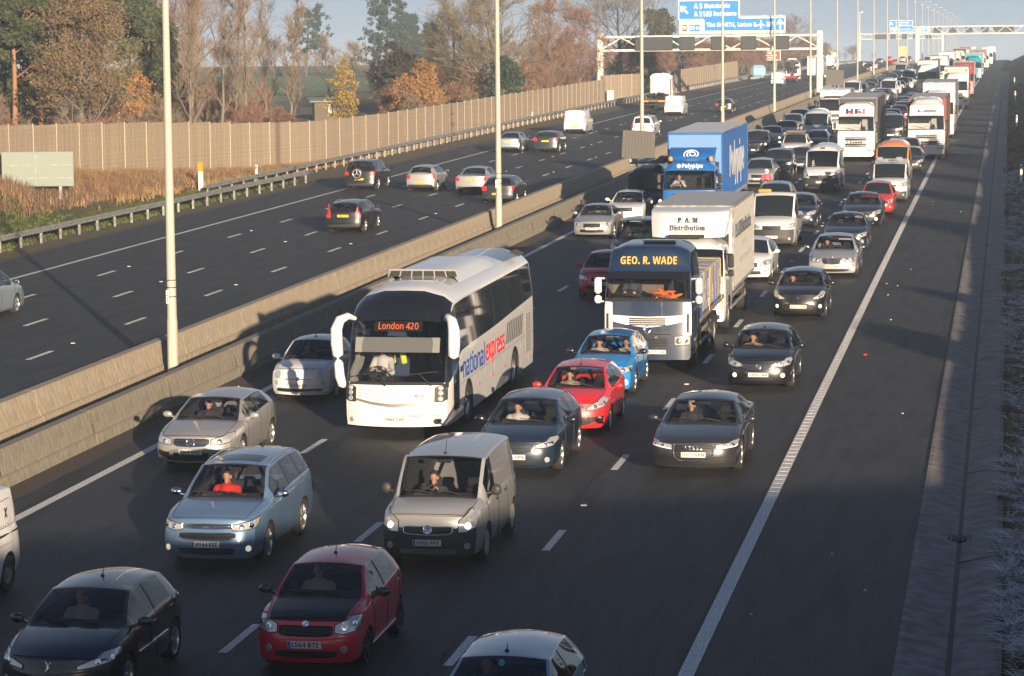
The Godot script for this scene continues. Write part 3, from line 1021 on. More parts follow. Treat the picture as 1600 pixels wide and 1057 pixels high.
func setting() -> void:
	# the lie of the land, one sheet
	var xs := [-2600.0, -1400, -800, -400, -250, -160, -110, -80, -60, -50, -42, -38, -35, -32, -30, -28.5, -27, -25.5, -24.2, -23.4, -22.9, -22.6, -12, 0, 8, 17.3, 17.6, 19.2, 19.25, 20, 21, 22.2, 23.5, 25, 26.3, 27.5, 30, 40, 60, 100, 200, 500, 1200]
	var ss := []
	var s := -120.0
	while s < 3200.0:
		ss.append(s)
		s += 4.0 if s < 320.0 else (10.0 if s < 700.0 else 50.0)
	var rows := []
	for q in ss:
		var row := []
		for X in xs: row.append(ground_at(X, q))
		rows.append(row)
	var mb := MB.new()
	mb.grid(rows, true)
	top("ground", mb, M.earth, "rough brown and green verge and land beside the motorway", "ground", "", "structure")
	mb = MB.new()
	rows = []
	for i in 24:
		var q := 268.0 + i * 16.0
		var row := []
		for k in 8: row.append(P3(lerpf(-62.0 - q * 0.02, -560.0, k / 7.0), ground_h(-60, q) + 0.10, q))
		rows.append(row)
	mb.grid(rows)
	top("field", mb, M.field, "green field of winter crop beyond the roadside trees", "field", "", "structure")
	mb = MB.new()
	rows = []
	for i in 16:
		var q := 90.0 + i * 2.4
		var row := []
		for X in [-40.0, -35.0, -32.0, -30.0, -28.5, -27.0, -25.5, -24.2, -23.4]: row.append(ground_at(X, q) + Vector3(0, 0.03, 0))
		rows.append(row)
	mb.grid(rows, true)
	top("grass_patch", mb, M.turf, "green grass on the left verge below the road sign", "grass", "", "structure")
	# the two carriageways
	mb = MB.new()
	strip(-1.5, 14.5, 0.0, -120, 1400, 5.0, mb)
	var near := top("road", mb, M.asphalt, "near carriageway of four lanes full of slow oncoming traffic", "road", "", "structure")
	mb = MB.new()
	strip(14.5, 17.62, 0.0, -120, 1400, 5.0, mb)
	top("hard_shoulder", mb, M.shoulder, "empty hard shoulder to the right of the solid white edge line", "road", "", "structure")
	mb = MB.new()
	strip(-22.2, -4.1, 0.0, -120, 1400, 5.0, mb)
	var far := top("road", mb, M.asphalt_far, "far carriageway with thin traffic driving away, left of the concrete barriers", "road", "", "structure")
	mb = MB.new()
	strip(-22.9, -21.2, 0.006, -120, 1000, 5.0, mb)
	part("dirt_edge", mb, M.dirt, far)
	mb = MB.new()
	strip(-1.5, -0.75, 0.005, -120, 900, 5.0, mb)
	part("dirt_edge", mb, M.dirt, near)
	for L in 4:                                # worn wheel tracks
		mb = MB.new()
		for k in [-0.82, 0.82]: strip(LANE * (L + 0.5) + k - 0.36, LANE * (L + 0.5) + k + 0.36, 0.003, -60, 1000, 5.0, mb)
		part("wheel_track", mb, M.tracks, near)
		mb = MB.new()
		var xc := -6.9 - 3.16 * L
		for k in [-0.8, 0.8]: strip(xc + k - 0.33, xc + k + 0.33, 0.003, -60, 1000, 5.0, mb)
		part("wheel_track", mb, M.tracks, far)
	# seams and patches in the surface
	M.seam = M.asphalt.duplicate()
	M.seam.albedo_color = Color(0.013, 0.014, 0.017).linear_to_srgb()
	M.patch = M.asphalt.duplicate()
	M.patch.albedo_color = Color(0.035, 0.036, 0.040).linear_to_srgb()
	for X in [3.42, 7.52, 10.72, 14.42, -8.4, -11.6]:
		mb = MB.new()
		strip(X - 0.03, X + 0.03, 0.0055, -60, 700, 5.0, mb)
		part("seam", mb, M.seam, near if X > 0.0 else far)
	for q in [[11.1, 14.2, 47.0, 55.0], [7.6, 10.7, 88.0, 112.0], [15.0, 17.3, 66.0, 92.0], [3.9, 7.0, 38.0, 43.5], [-11.3, -8.9, 96.0, 126.0], [-18.0, -15.3, 130.0, 160.0], [11.2, 14.0, 118.0, 170.0], [15.1, 17.4, 120.0, 190.0]]:
		mb = MB.new()
		strip(q[0], q[1], 0.0045, q[2], q[3], 5.0, mb)
		part("patch", mb, M.patch if q[2] < 100.0 else M.tracks, near if q[0] > 0.0 else far)
	# painted lines
	mb = MB.new()
	strip(-0.11, 0.11, 0.008, -120, 1300, 5.0, mb)
	part("edge_line", mb, M.paint_line, near)
	mb = MB.new()
	strip(14.47, 14.71, 0.008, -120, 1300, 4.0, mb)
	for i in 420:                              # ribs of the rumble strip
		var q := 34.0 + i * 0.5
		if q < 130.0: mb.box(P3(14.59, 0.011, q), Vector3(0.20, 0.004, 0.05))
	part("edge_line", mb, M.paint_line, near)
	mb = MB.new()
	strip(-18.06, -17.86, 0.008, -120, 1300, 5.0, mb)
	part("edge_line", mb, M.paint_line, far)
	mb = MB.new()
	strip(-5.35, -5.17, 0.008, -120, 1300, 5.0, mb)
	part("edge_line", mb, M.paint_line, far)
	var dash := MB.new()
	dash.box(Vector3.ZERO, Vector3(0.15, 0.004, 2.0))
	var dm := dash.mesh()
	var rest := {near: MB.new(), far: MB.new()}
	for q in [[near, 3.65, 59.34], [near, 7.3, 49.25], [near, 10.95, 48.85], [far, -15.03, 100.2], [far, -11.82, 92.5], [far, -8.64, 84.1]]:
		var s0: float = q[2]
		while s0 > 30.0: s0 -= 9.0
		while s0 < 900.0:
			if s0 < 260.0:
				var o := part("lane_marking", dm, M.paint_line, q[0])
				o.transform = Transform3D(Basis(Vector3.RIGHT, atan(slope(s0))), P3(q[1], 0.008, s0 + 1.0))
			else:
				rest[q[0]].box(P3(q[1], 0.008, s0 + 1.0), Vector3(0.15, 0.004, 2.0), Basis(Vector3.RIGHT, atan(slope(s0))))
			s0 += 9.0
	for k in rest: part("far_lane_markings", rest[k], M.paint_line, k).set_meta("kind", "stuff")
	mb = MB.new()
	for q in [[3.65, 53.9], [7.3, 53.0], [10.95, 53.5], [-15.03, 104.0], [-11.82, 98.0], [-8.64, 79.0]]:
		var s0: float = q[1]
		while s0 < 400.0:
			mb.box(P3(q[0], 0.012, s0), Vector3(0.13, 0.022, 0.10), Basis(Vector3.RIGHT, 0.02), 0.01)
			s0 += 18.0
	top("road_studs", mb, M.plate_w, "small white reflecting studs set in the road between the lane dashes", "road studs", "", "stuff")
	# drainage channel in concrete, right of the hard shoulder
	var ch := Node3D.new()
	ch.name = "drainage_channel"
	add_child(ch)
	tag(ch, "shallow concrete drainage channel between the hard shoulder and the frosty verge", "channel")
	var s0 := 30.0
	while s0 < 500.0:
		var s1 := s0 + (9.6 if s0 < 120 else 40.0)
		mb = MB.new()
		profile(mb, [[17.62, -0.3], [17.62, 0.035], [17.70, 0.035], [18.42, -0.13], [19.12, 0.05], [19.22, 0.05], [19.22, -0.3]], s0 + 0.012, s1 - 0.012, 5.0)
		part("channel_slab", mb, M.channel, ch)
		s0 = s1
	mb = MB.new()
	strip(18.38, 18.46, -0.115, 30, 320, 4.0, mb)
	part("joint", mb, M.dark, ch)
	var gr := MB.new()
	for k in 9: gr.box(P3(18.62, -0.09, 51.4) + Vector3(-0.4 + k * 0.1, 0, 0), Vector3(0.05, 0.04, 0.45), Basis.IDENTITY, 0.01)
	gr.box(P3(18.62, -0.115, 51.4), Vector3(0.95, 0.03, 0.55))
	top("drain_grating", gr, M.dark, "dark iron drain grating in the concrete channel on the right", "drain")
	# median: two barriers and the trough between
	mb = MB.new()
	strip(-4.2, -1.4, -0.02, -120, 1300, 5.0, mb)
	top("median_strip", mb, M.dirt, "dark earth between the two concrete median barriers", "ground", "", "structure")
	for w in 2:
		var pr := [[-1.42, -0.03], [-1.44, 0.24], [-1.50, 0.27], [-1.60, 0.76], [-1.63, 0.80], [-1.86, 0.80], [-1.89, 0.76], [-2.0, -0.03]]
		if w == 1: pr = [[-3.42, -0.03], [-3.45, 0.34], [-3.52, 0.37], [-3.66, 0.93], [-3.69, 0.97], [-3.95, 0.97], [-3.98, 0.93], [-4.16, -0.03]]
		var bt := thing("concrete_barrier", ["low concrete median barrier nearest the oncoming lanes, with a stepped face", "taller concrete median barrier behind the lamp posts, along the far carriageway"][w], "barrier")
		s0 = 18.0 + w * 2.0
		while s0 < 1300.0:
			var ln := 6.0 if s0 < 280.0 else 120.0
			mb = MB.new()
			profile(mb, pr, s0 + 0.012, s0 + ln - 0.012, 3.0 if s0 < 280.0 else 8.0)
			part("barrier_segment", mb, M.concrete if w else M.concrete_darker, bt)
			s0 += ln
	# the bridge that the view is from, under and behind the camera
	var br := thing("overbridge", "road bridge over the motorway that the view is taken from", "bridge")
	br.rotation.y = 0.54
	mb = MB.new()
	mb.box(Vector3(10, 6.6, 7.2), Vector3(220, 1.3, 12.6), Basis.IDENTITY, 0.1)
	part("deck", mb, M.concrete, br)
	for q in [0.75, 13.4]:
		mb = MB.new()
		mb.box(Vector3(10, 7.8, q), Vector3(220, 1.2, 0.24), Basis.IDENTITY, 0.03)
		part("parapet", mb, M.concrete, br)
	mb = MB.new()
	for X in [-25.0, -52.0, 14.0]: mb.box(Vector3(X, 2.9, 7.0), Vector3(0.9, 6.0, 9.0), Basis.IDENTITY, 0.06)
	part("pier", mb, M.concrete, br)

func sky_and_camera() -> void:
	var f := 4287.0
	var yaw := 0.178805
	var pit := 0.119563
	var rol := -0.012358
	var fw := Vector3(-sin(yaw) * cos(pit), -sin(pit), -cos(yaw) * cos(pit))
	var rt := Vector3(cos(yaw), 0, -sin(yaw))
	var up := rt.cross(fw)
	var r2 := rt * cos(rol) + up * sin(rol)
	var u2 := up * cos(rol) - rt * sin(rol)
	var tilt := Basis(Vector3.RIGHT, atan(SIG))
	var cam := Camera3D.new()
	cam.name = "camera"
	cam.fov = rad_to_deg(2.0 * atan(528.5 / f))
	cam.near = 0.3
	cam.far = 6000.0
	add_child(cam)
	cam.transform = Transform3D(tilt * Basis(r2, u2, -fw), tilt * Vector3(0, 9.873, 0))
	cam.current = true
	var e := Environment.new()
	e.background_mode = Environment.BG_SKY
	var sm := ProceduralSkyMaterial.new()
	sm.sky_top_color = Color(0.14, 0.25, 0.43)
	sm.sky_horizon_color = Color(0.67, 0.735, 0.80)
	sm.sky_curve = 0.34
	sm.ground_bottom_color = Color(0.20, 0.19, 0.18)
	sm.ground_horizon_color = Color(0.62, 0.66, 0.72)
	sm.sky_energy_multiplier = 0.68
	var sk := Sky.new()
	sk.sky_material = sm
	e.sky = sk
	e.tonemap_mode = Environment.TONE_MAPPER_LINEAR
	e.tonemap_exposure = 2.5
	e.sdfgi_enabled = true
	e.ssao_enabled = true
	e.ssil_enabled = true
	e.fog_enabled = true
	e.fog_density = 0.00042
	e.fog_light_color = Color(0.70, 0.77, 0.84)
	var w := WorldEnvironment.new()
	w.name = "environment"
	w.environment = e
	add_child(w)
	var sun := DirectionalLight3D.new()
	sun.name = "sun"
	sun.light_energy = 1.6
	sun.light_color = Color(1.0, 0.90, 0.77)
	sun.light_angular_distance = 0.5
	sun.shadow_enabled = true
	add_child(sun)
	var d := (tilt * Vector3(-2.68, -1.0, -5.58)).normalized()
	sun.basis = Basis.looking_at(d, Vector3.UP)

# ---------------------------------------------------------------- the vehicles
func build(called: String, label: String, category: String, d: Dictionary, group := "") -> Dictionary:
	var P := car_shape(d)
	var root := thing(called, label, category, group)
	P.root = root
	skin(P, root)
	put_wheels(P, root)
	if P.lod == 0:
		if P.get("cab", true): cabin(P, root)
		seams(P, root)
	if P.lod < 2:
		if P.get("wipe", true): wipers(P, root)
	if P.has("mir"): mirrors(P, root, P.mir[0], P.mir[1], P.get("mirm", P.paint), P.get("mirs", Vector3(0.115, 0.075, 0.06)))
	if P.has("head"): lamp_pair(P, root, P.head, P.get("lit", 0), P.get("spots", []))
	if P.has("tl"): lamp_pair(P, root, P.tl, 0, [], true, P.get("tlm", M.tail))
	if P.has("gr"):
		for g in P.gr: grille(P, root, symm(g[0]), g[1], g[2] if g.size() > 2 else null, g[3] if g.size() > 3 else null, g[4] if g.size() > 4 else "grille")
	if P.has("fog"): fogs(P, root, P.fog[0], P.fog[1], P.fog[2], P.fog.size() > 3)
	if P.has("plate"): plate(P, root, P.plate[0], P.plate[1], false, 0.11, P.plate.size() > 2, 0.0)
	if P.has("rplate"): plate(P, root, P.rplate[0], P.rplate[1], true, P.rplate[2] if P.rplate.size() > 2 else 0.11, false, 0.0, P.rplate[3] if P.rplate.size() > 3 else 0.52)
	if P.has("badge"): badge(P, root, P.badge[0], P.badge[1], P.badge[2])
	if P.has("aer"): aerial(P, root, P.aer[0], P.aer[1])
	if P.has("rails"):
		for sd in [1.0, -1.0]:
			var mb := MB.new()
			var a := []
			for k in 13:
				var t: float = lerpf(P.rails[0], P.rails[1], k / 12.0)
				a.append(top_pt(P, t, cv(P.wr, t) * 0.95 * sd, 0.045 * minf(1.0, minf(k, 12 - k) / 1.5)))
			mb.tube(a, 0.016, 6)
			part("roof_rail", mb, P.get("railm", M.alloy), root)
	if P.has("tailbar"):
		var mb := MB.new()
		patch(mb, P, symm(P.tailbar), 0.006, true)
		part("rear_bumper_trim", mb, M.plastic, root)
	return P

func hatch(d: Dictionary) -> Dictionary:      # a small five-door car, measures scaled from its length and height
	var L: float = d.get("L", 4.0)
	var b := {"L": L, "W": 1.72, "H": 1.48, "hf": 0.80, "tc": L * 0.25, "hc": 1.02, "th": L * 0.44, "tR": L * 0.87, "tb": L * 0.975, "hb": 1.06, "hE": 0.98, "b1": 0.93, "b2": 1.02, "tf": L * 0.205, "tr": L * 0.84, "tC": L * 0.80, "tB": L * 0.60}
	b.merge(d, true)
	return b
func saloon(d: Dictionary) -> Dictionary:
	var L: float = d.get("L", 4.7)
	var b := {"L": L, "W": 1.83, "H": 1.45, "hf": 0.76, "tc": L * 0.275, "hc": 0.99, "th": L * 0.43, "tR": L * 0.69, "tb": L * 0.85, "hb": 1.08, "hE": 1.0, "b1": 0.92, "b2": 0.99, "tf": L * 0.185, "tr": L * 0.775, "tC": L * 0.70, "tB": L * 0.555, "rw": 0.325}
	b.merge(d, true)
	return b
func estate(d: Dictionary) -> Dictionary:
	var L: float = d.get("L", 4.6)
	var b := {"L": L, "W": 1.80, "H": 1.52, "hf": 0.80, "tc": L * 0.265, "hc": 1.03, "th": L * 0.42, "tR": L * 0.93, "tb": L * 0.985, "hb": 1.05, "hE": 0.98, "b1": 0.95, "b2": 1.02, "tf": L * 0.195, "tr": L * 0.79, "tC": L * 0.735, "tD": L * 0.92, "tB": L * 0.565, "rw": 0.33}
	b.merge(d, true)
	return b

func paints() -> void:
	M.p_black = paint(Color(0.006, 0.007, 0.009), 0.0, 0.3)
	M.p_navy = paint(Color(0.007, 0.014, 0.036), 0.2, 0.3)
	M.p_dkblue = paint(Color(0.012, 0.024, 0.045), 0.3, 0.3)
	M.p_dkgrey = paint(Color(0.02, 0.023, 0.027), 0.3, 0.3)
	M.p_silver = paint(Color(0.34, 0.345, 0.35), 0.35, 0.33)
	M.p_warm = paint(Color(0.31, 0.31, 0.305), 0.4, 0.33)
	M.p_steel = paint(Color(0.105, 0.185, 0.31), 0.35, 0.3)
	M.p_red = paint(Color(0.60, 0.010, 0.035), 0.15, 0.4)
	M.p_red2 = paint(Color(0.58, 0.015, 0.02), 0.0, 0.4)
	M.p_maroon = paint(Color(0.12, 0.018, 0.022), 0.3, 0.4)
	M.p_blue = paint(Color(0.012, 0.20, 0.55), 0.1, 0.4)
	M.p_white = paint(Color(0.62, 0.625, 0.63), 0.0, 0.4)
	M.p_cream = paint(Color(0.62, 0.615, 0.60), 0.0, 0.4)
	M.p_lblue = paint(Color(0.28, 0.35, 0.41), 0.35, 0.33)
	M.p_gunmetal = paint(Color(0.030, 0.032, 0.036), 0.4, 0.32)
	M.p_green = paint(Color(0.02, 0.05, 0.045), 0.4, 0.36)
	M.p_orange = paint(Color(0.75, 0.20, 0.01), 0.0, 0.4)

var near := []
var bigs := {}
func near_cars() -> void:
	var P: Dictionary
	# dark hatchback, bottom left
	P = build("hatchback", "black hatchback with a lion badge at the lower left, just behind a white van's tail", "car", hatch({"L": 4.05, "W": 1.75, "H": 1.47, "paint": M.p_black, "hf": 0.78, "hc": 1.02, "tc": 1.10, "th": 1.92, "rw": 0.31, "bow_f": 0.50, "bmix": 0.7,
		"head": [[0.40, 0.60, 0.66], [0.62, 0.63, 0.74], [0.85, 0.68, 0.80], [1.10, 0.74, 0.82]], "spots": [[0.66, 0.69, 0.05], [0.80, 0.72, 0.045]], "gr": [[[[0.0, 0.36, 0.50], [0.45, 0.36, 0.50], [0.60, 0.40, 0.48]], 4, M.dark]],
		"fog": [0.70, 0.42, 0.05], "plate": ["", 0.30], "badge": [0.66, 0.075, "lion"], "mir": [1.00, 1.42], "aer": [2.5, 0.2], "handle": M.p_black}))
	stand(P.root, P, 5.85, 36.4)
	near.append(P)
	var mb := MB.new()
	for sd in [1.0, -1.0]:
		mb.tube([flank(P, 1.3, 0.56, sd, 0.01), flank(P, 2.0, 0.57, sd, 0.01), flank(P, 2.9, 0.58, sd, 0.01)], 0.013, 5)
	part("side_moulding", mb, M.chrome, P.root)
	# silver hatchback by the barrier
	P = build("hatchback", "silver hatchback with a star badge beside the median barrier", "car", hatch({"L": 4.29, "W": 1.78, "H": 1.43, "paint": M.p_warm, "hf": 0.78, "hc": 0.99, "tc": 1.22, "th": 2.02, "b1": 0.93, "b2": 1.05, "tf": 0.90, "tr": 3.60, "rw": 0.32, "bow_f": 0.42,
		"head": [[0.44, 0.58, 0.70], [0.60, 0.58, 0.74], [0.80, 0.62, 0.78], [1.05, 0.70, 0.80]], "spots": [[0.62, 0.65, 0.055]], "gr": [[[[0.0, 0.55, 0.71], [0.30, 0.56, 0.71], [0.40, 0.60, 0.69]], 2, M.chrome, M.chrome], [[[0.0, 0.24, 0.34], [0.42, 0.24, 0.34], [0.55, 0.26, 0.32]], 2], [[[0.58, 0.30, 0.42], [0.78, 0.34, 0.46]], 1]],
		"plate": ["RJ64 GNZ", 0.44], "badge": [0.63, 0.09, "star"], "mir": [1.00, 1.55], "tumble": 0.02}))
	stand(P.root, P, 1.85, 56.6)
	near.append(P)
	# blue estate with the red-jacketed driver
	P = build("off_roader", "metallic light blue sport utility car with silver roof rails and a red-jacketed driver", "car", estate({"L": 4.66, "W": 1.80, "H": 1.68, "paint": M.p_steel, "hf": 0.95, "hc": 1.14, "tc": 1.22, "th": 1.98, "tR": 4.2, "tb": 4.6, "hb": 1.15, "b1": 1.05, "b2": 1.16, "tf": 0.90, "tr": 3.57, "rw": 0.35, "bot_y": 0.22, "bow_f": 0.36, "roofw": 0.345,
		"head": [[0.46, 0.72, 0.82], [0.62, 0.71, 0.85], [0.84, 0.75, 0.90], [1.02, 0.80, 0.92]], "spots": [[0.62, 0.78, 0.05], [0.77, 0.80, 0.05]], "gr": [[[[0.0, 0.755, 0.84], [0.46, 0.76, 0.83]], 2, M.chrome, M.chrome], [[[0.0, 0.56, 0.68], [0.42, 0.57, 0.68], [0.52, 0.60, 0.66]], 3, M.chrome], [[[0.0, 0.30, 0.42], [0.50, 0.31, 0.41]], 3]],
		"fog": [0.74, 0.40, 0.045, 1], "plate": ["WF64 KSZ", 0.49, 1], "badge": [0.79, 0.06, "three"], "mir": [1.13, 1.52], "mirm": M.chrome, "rails": [2.1, 4.1], "aer": [3.9, 0.12], "seat_y": 0.42, "handle": M.chrome}))
	stand(P.root, P, 5.25, 46.3)
	near.append(P)
	mb = MB.new()
	var rows := []
	for i in 6:
		var row := []
		for k in 9: row.append(top_pt(P, 2.2 + i * 0.1, (k / 4.0 - 1.0) * 0.42, 0.006))
		rows.append(row)
	mb.grid(rows, true)
	part("sunroof", mb, M.glass_dark, P.root)
	# red city car with a black bonnet
	P = build("city_car", "small red city car with a matt black bonnet and black mirrors", "car", hatch({"L": 3.56, "W": 1.645, "H": 1.48, "paint": M.p_red, "mats": {"bonnet": M.satin_black}, "hf": 0.86, "hc": 1.03, "tc": 0.86, "th": 1.52, "tR": 3.1, "tb": 3.48, "hb": 1.0, "tf": 0.59, "tr": 3.01, "tB": 1.98, "tC": 2.86, "b1": 0.93, "b2": 1.04, "rw": 0.285, "rim": M.alloy_dark, "bow_f": 0.32, "bmix": 0.5,
		"head": [[0.44, 0.64, 0.76], [0.58, 0.62, 0.82], [0.74, 0.66, 0.86], [0.94, 0.74, 0.86]], "spots": [[0.58, 0.72, 0.06], [0.71, 0.77, 0.045]], "gr": [[[[0.0, 0.60, 0.74], [0.30, 0.60, 0.74], [0.40, 0.62, 0.73]], 4, M.dark], [[[0.0, 0.27, 0.38], [0.40, 0.27, 0.38], [0.48, 0.29, 0.36]], 3]],
		"fog": [0.58, 0.40, 0.045], "plate": ["LS64 BTZ", 0.475, 1], "badge": [0.775, 0.05, "ring"], "mir": [1.02, 1.2], "mirm": M.p_black, "aer": [2.0, 0.16], "handle": M.p_black}))
	stand(P.root, P, 8.95, 39.0)
	near.append(P)
	mb = MB.new()
	for sd in [1.0, -1.0]: mb.tube([flank(P, 0.95, 0.29, sd, 0.008), flank(P, 2.62, 0.31, sd, 0.008)], 0.016, 5)
	part("side_moulding", mb, M.plate_w, P.root)
	# silver-blue car cut by the lower edge
	P = build("hatchback", "pale silver blue hatchback cut off by the lower edge of the view", "car", hatch({"L": 3.95, "W": 1.72, "H": 1.45, "paint": M.p_lblue, "mir": [1.0, 1.4], "aer": [1.95, 0.1], "tB": 2.35, "tc": 1.02, "th": 1.8, "head": [[0.5, 0.6, 0.75], [0.8, 0.65, 0.8]], "plate": ["", 0.45]}))
	stand(P.root, P, 12.75, 33.1)
	near.append(P)
	mb = MB.new()
	mb.disc(top_pt(P, 1.66, -0.02, -0.02), Vector3(0, 0.35, 0.93).normalized(), 0.045, 12)
	part("sticker", mb, M.sticker, P.root)
	# silver van, headlamps on
	P = build("small_van", "silver grey small panel van with black bumper and both headlamps lit", "van", hatch({"L": 4.39, "W": 1.83, "H": 1.86, "paint": M.p_silver, "hf": 0.98, "hc": 1.17, "tc": 0.92, "th": 1.60, "tR": 4.30, "tb": 4.37, "hb": 1.3, "hE": 1.25, "drop": 0.04, "b1": 1.06, "b2": 1.10, "tf": 0.91, "tr": 3.66, "rw": 0.325, "bot_y": 0.22, "bow_f": 0.34, "bow_r": 0.06, "roofw": 0.40, "crr": 0.07, "tn": 2.6, "sg": [[1.15, 1.98]], "doors": [[1.0, 2.05], [2.1, 2.95]], "rear_seat": false, "seat_y": 0.42, "rim": M.cap, "rimstyle": "cap",
		"front": [[0.0, 0.60, "trim"]], "head": [[0.54, 0.66, 0.86], [0.68, 0.66, 0.98], [0.84, 0.74, 1.04], [1.00, 0.86, 1.06]], "spots": [[0.70, 0.77, 0.062]], "lit": 1, "gr": [[[[0.0, 0.62, 0.76], [0.36, 0.63, 0.76], [0.44, 0.66, 0.75]], 3, M.chrome], [[[0.0, 0.28, 0.38], [0.42, 0.28, 0.38], [0.5, 0.3, 0.37]], 4, null, M.steel]],
		"fog": [0.70, 0.42, 0.05], "plate": ["VX65 PFE", 0.49, 1], "badge": [0.71, 0.075, "ring"], "mir": [1.22, 1.22], "mirm": M.plastic, "mirs": Vector3(0.10, 0.11, 0.06), "aer": [1.72, 0.30], "handle": M.plastic}))
	stand(P.root, P, 9.15, 46.9)
	near.append(P)
	# white little car beside the coach
	P = build("city_car", "small cream white round-fronted city car between the barrier and the coach", "car", hatch({"L": 3.55, "W": 1.63, "H": 1.49, "paint": M.p_cream, "hf": 0.86, "hc": 1.02, "tc": 0.98, "th": 1.66, "tR": 2.9, "tb": 3.45, "hb": 1.05, "tf": 0.68, "tr": 2.98, "rw": 0.29, "bow_f": 0.42, "bmix": 0.75, "three": true, "tB": 2.4, "tC": 2.95, "b1": 0.92, "b2": 0.98,
		"nose": [[0.15, -0.06], [0.3, 0.03], [0.5, 0.05], [0.7, 0.02], [0.9, -0.08]], "gr": [[[[0.0, 0.28, 0.36], [0.52, 0.29, 0.36], [0.58, 0.30, 0.35]], 2, M.chrome]], "plate": ["LS11 VDV", 0.44], "mir": [1.0, 1.3], "aer": [1.9, 0.15], "handle": M.chrome}))
	stand(P.root, P, 1.5, 67.2)
	near.append(P)
	for sd in [1.0, -1.0]:
		for q in [[0.56, 0.70, 0.105], [0.60, 0.50, 0.06]]:
			mb = MB.new()
			var nn := end_nrm(P, q[0] * sd, q[1])
			mb.lathe([[q[2], -0.01], [q[2], 0.012], [q[2] * 0.85, 0.016], [q[2] * 0.8, 0.004], [q[2] * 0.4, 0.008], [0.001, 0.02]], end_pt(P, q[0] * sd, q[1], 0.004), Basis(Quaternion(Vector3.UP, nn)), 18)
			part("headlight", mb, M.lens, P.root)
	mb = MB.new()
	mb.tube([end_pt(P, -0.34, 0.60, 0.012), end_pt(P, 0, 0.60, 0.012), end_pt(P, 0.34, 0.60, 0.012)], 0.016, 6)
	part("chrome_whisker", mb, M.chrome, P.root)
	mb = MB.new()
	mb.disc(end_pt(P, 0, 0.61, 0.02), end_nrm(P, 0, 0.61), 0.05, 14)
	part("badge", mb, M.p_maroon, P.root)
	# dark grey hatchback behind the silver van
	P = build("hatchback", "dark blue grey hatchback just behind the silver van, beside the red hatchback", "car", hatch({"L": 4.37, "W": 1.81, "H": 1.485, "paint": M.p_dkblue, "hf": 0.78, "hc": 1.0, "tc": 1.16, "th": 2.0, "tf": 0.91, "tr": 3.57, "rw": 0.325, "bow_f": 0.42,
		"head": [[0.46, 0.60, 0.68], [0.66, 0.61, 0.74], [0.88, 0.67, 0.80], [1.08, 0.74, 0.81]], "spots": [[0.66, 0.67, 0.045], [0.8, 0.70, 0.04]], "gr": [[[[0.0, 0.52, 0.70], [0.36, 0.54, 0.68], [0.46, 0.60, 0.67]], 3, M.chrome, M.chrome], [[[0.0, 0.24, 0.36], [0.4, 0.24, 0.36]], 2]],
		"fog": [0.70, 0.36, 0.05], "plate": ["LD16 VPN", 0.43], "mir": [1.0, 1.5], "mirm": M.p_black, "aer": [3.6, 0.1]}))
	stand(P.root, P, 8.95, 56.7)
	near.append(P)
	# red hatchback
	P = build("hatchback", "bright red hatchback with red mirrors in front of the bright blue car", "car", hatch({"L": 4.0, "W": 1.74, "H": 1.49, "paint": M.p_red2, "hf": 0.80, "hc": 1.03, "tc": 1.06, "th": 1.86, "rw": 0.31, "tf": 0.82, "tr": 3.33, "bow_f": 0.46, "bmix": 0.65,
		"head": [[0.42, 0.60, 0.67], [0.60, 0.62, 0.78], [0.80, 0.68, 0.86], [1.05, 0.78, 0.88]], "spots": [[0.60, 0.69, 0.05], [0.76, 0.75, 0.05]], "gr": [[[[0.0, 0.66, 0.73], [0.34, 0.66, 0.73]], 1, M.chrome, M.chrome], [[[0.0, 0.56, 0.65], [0.3, 0.58, 0.65]], 2], [[[0.0, 0.26, 0.38], [0.36, 0.27, 0.38], [0.5, 0.30, 0.36]], 2], [[[0.52, 0.32, 0.46], [0.82, 0.38, 0.48]], 0]],
		"fog": [0.70, 0.40, 0.05], "plate": ["MJ10 KUH", 0.46], "badge": [0.69, 0.06, "ring"], "mir": [1.0, 1.38], "aer": [1.95, 0.25]}))
	stand(P.root, P, 9.25, 62.3)
	near.append(P)
	# bright blue hatchback
	P = build("hatchback", "bright blue hatchback right in front of the blue flatbed lorry", "car", hatch({"L": 3.97, "W": 1.68, "H": 1.46, "paint": M.p_blue, "hf": 0.82, "hc": 1.02, "tc": 1.04, "th": 1.82, "rw": 0.31, "bow_f": 0.38,
		"head": [[0.46, 0.60, 0.70], [0.62, 0.60, 0.76], [0.78, 0.64, 0.79], [0.98, 0.70, 0.78]], "spots": [[0.60, 0.68, 0.055], [0.75, 0.70, 0.05]], "gr": [[[[0.0, 0.63, 0.71], [0.44, 0.64, 0.71]], 2, M.dark], [[[0.0, 0.26, 0.40], [0.42, 0.28, 0.40]], 3]],
		"fog": [0.66, 0.37, 0.06, 1], "plate": ["KP14 LZW", 0.48], "badge": [0.66, 0.06, "ring"], "mir": [1.0, 1.36], "mirm": M.p_black, "aer": [2.0, 0.1]}))
	stand(P.root, P, 9.0, 68.9)
	near.append(P)
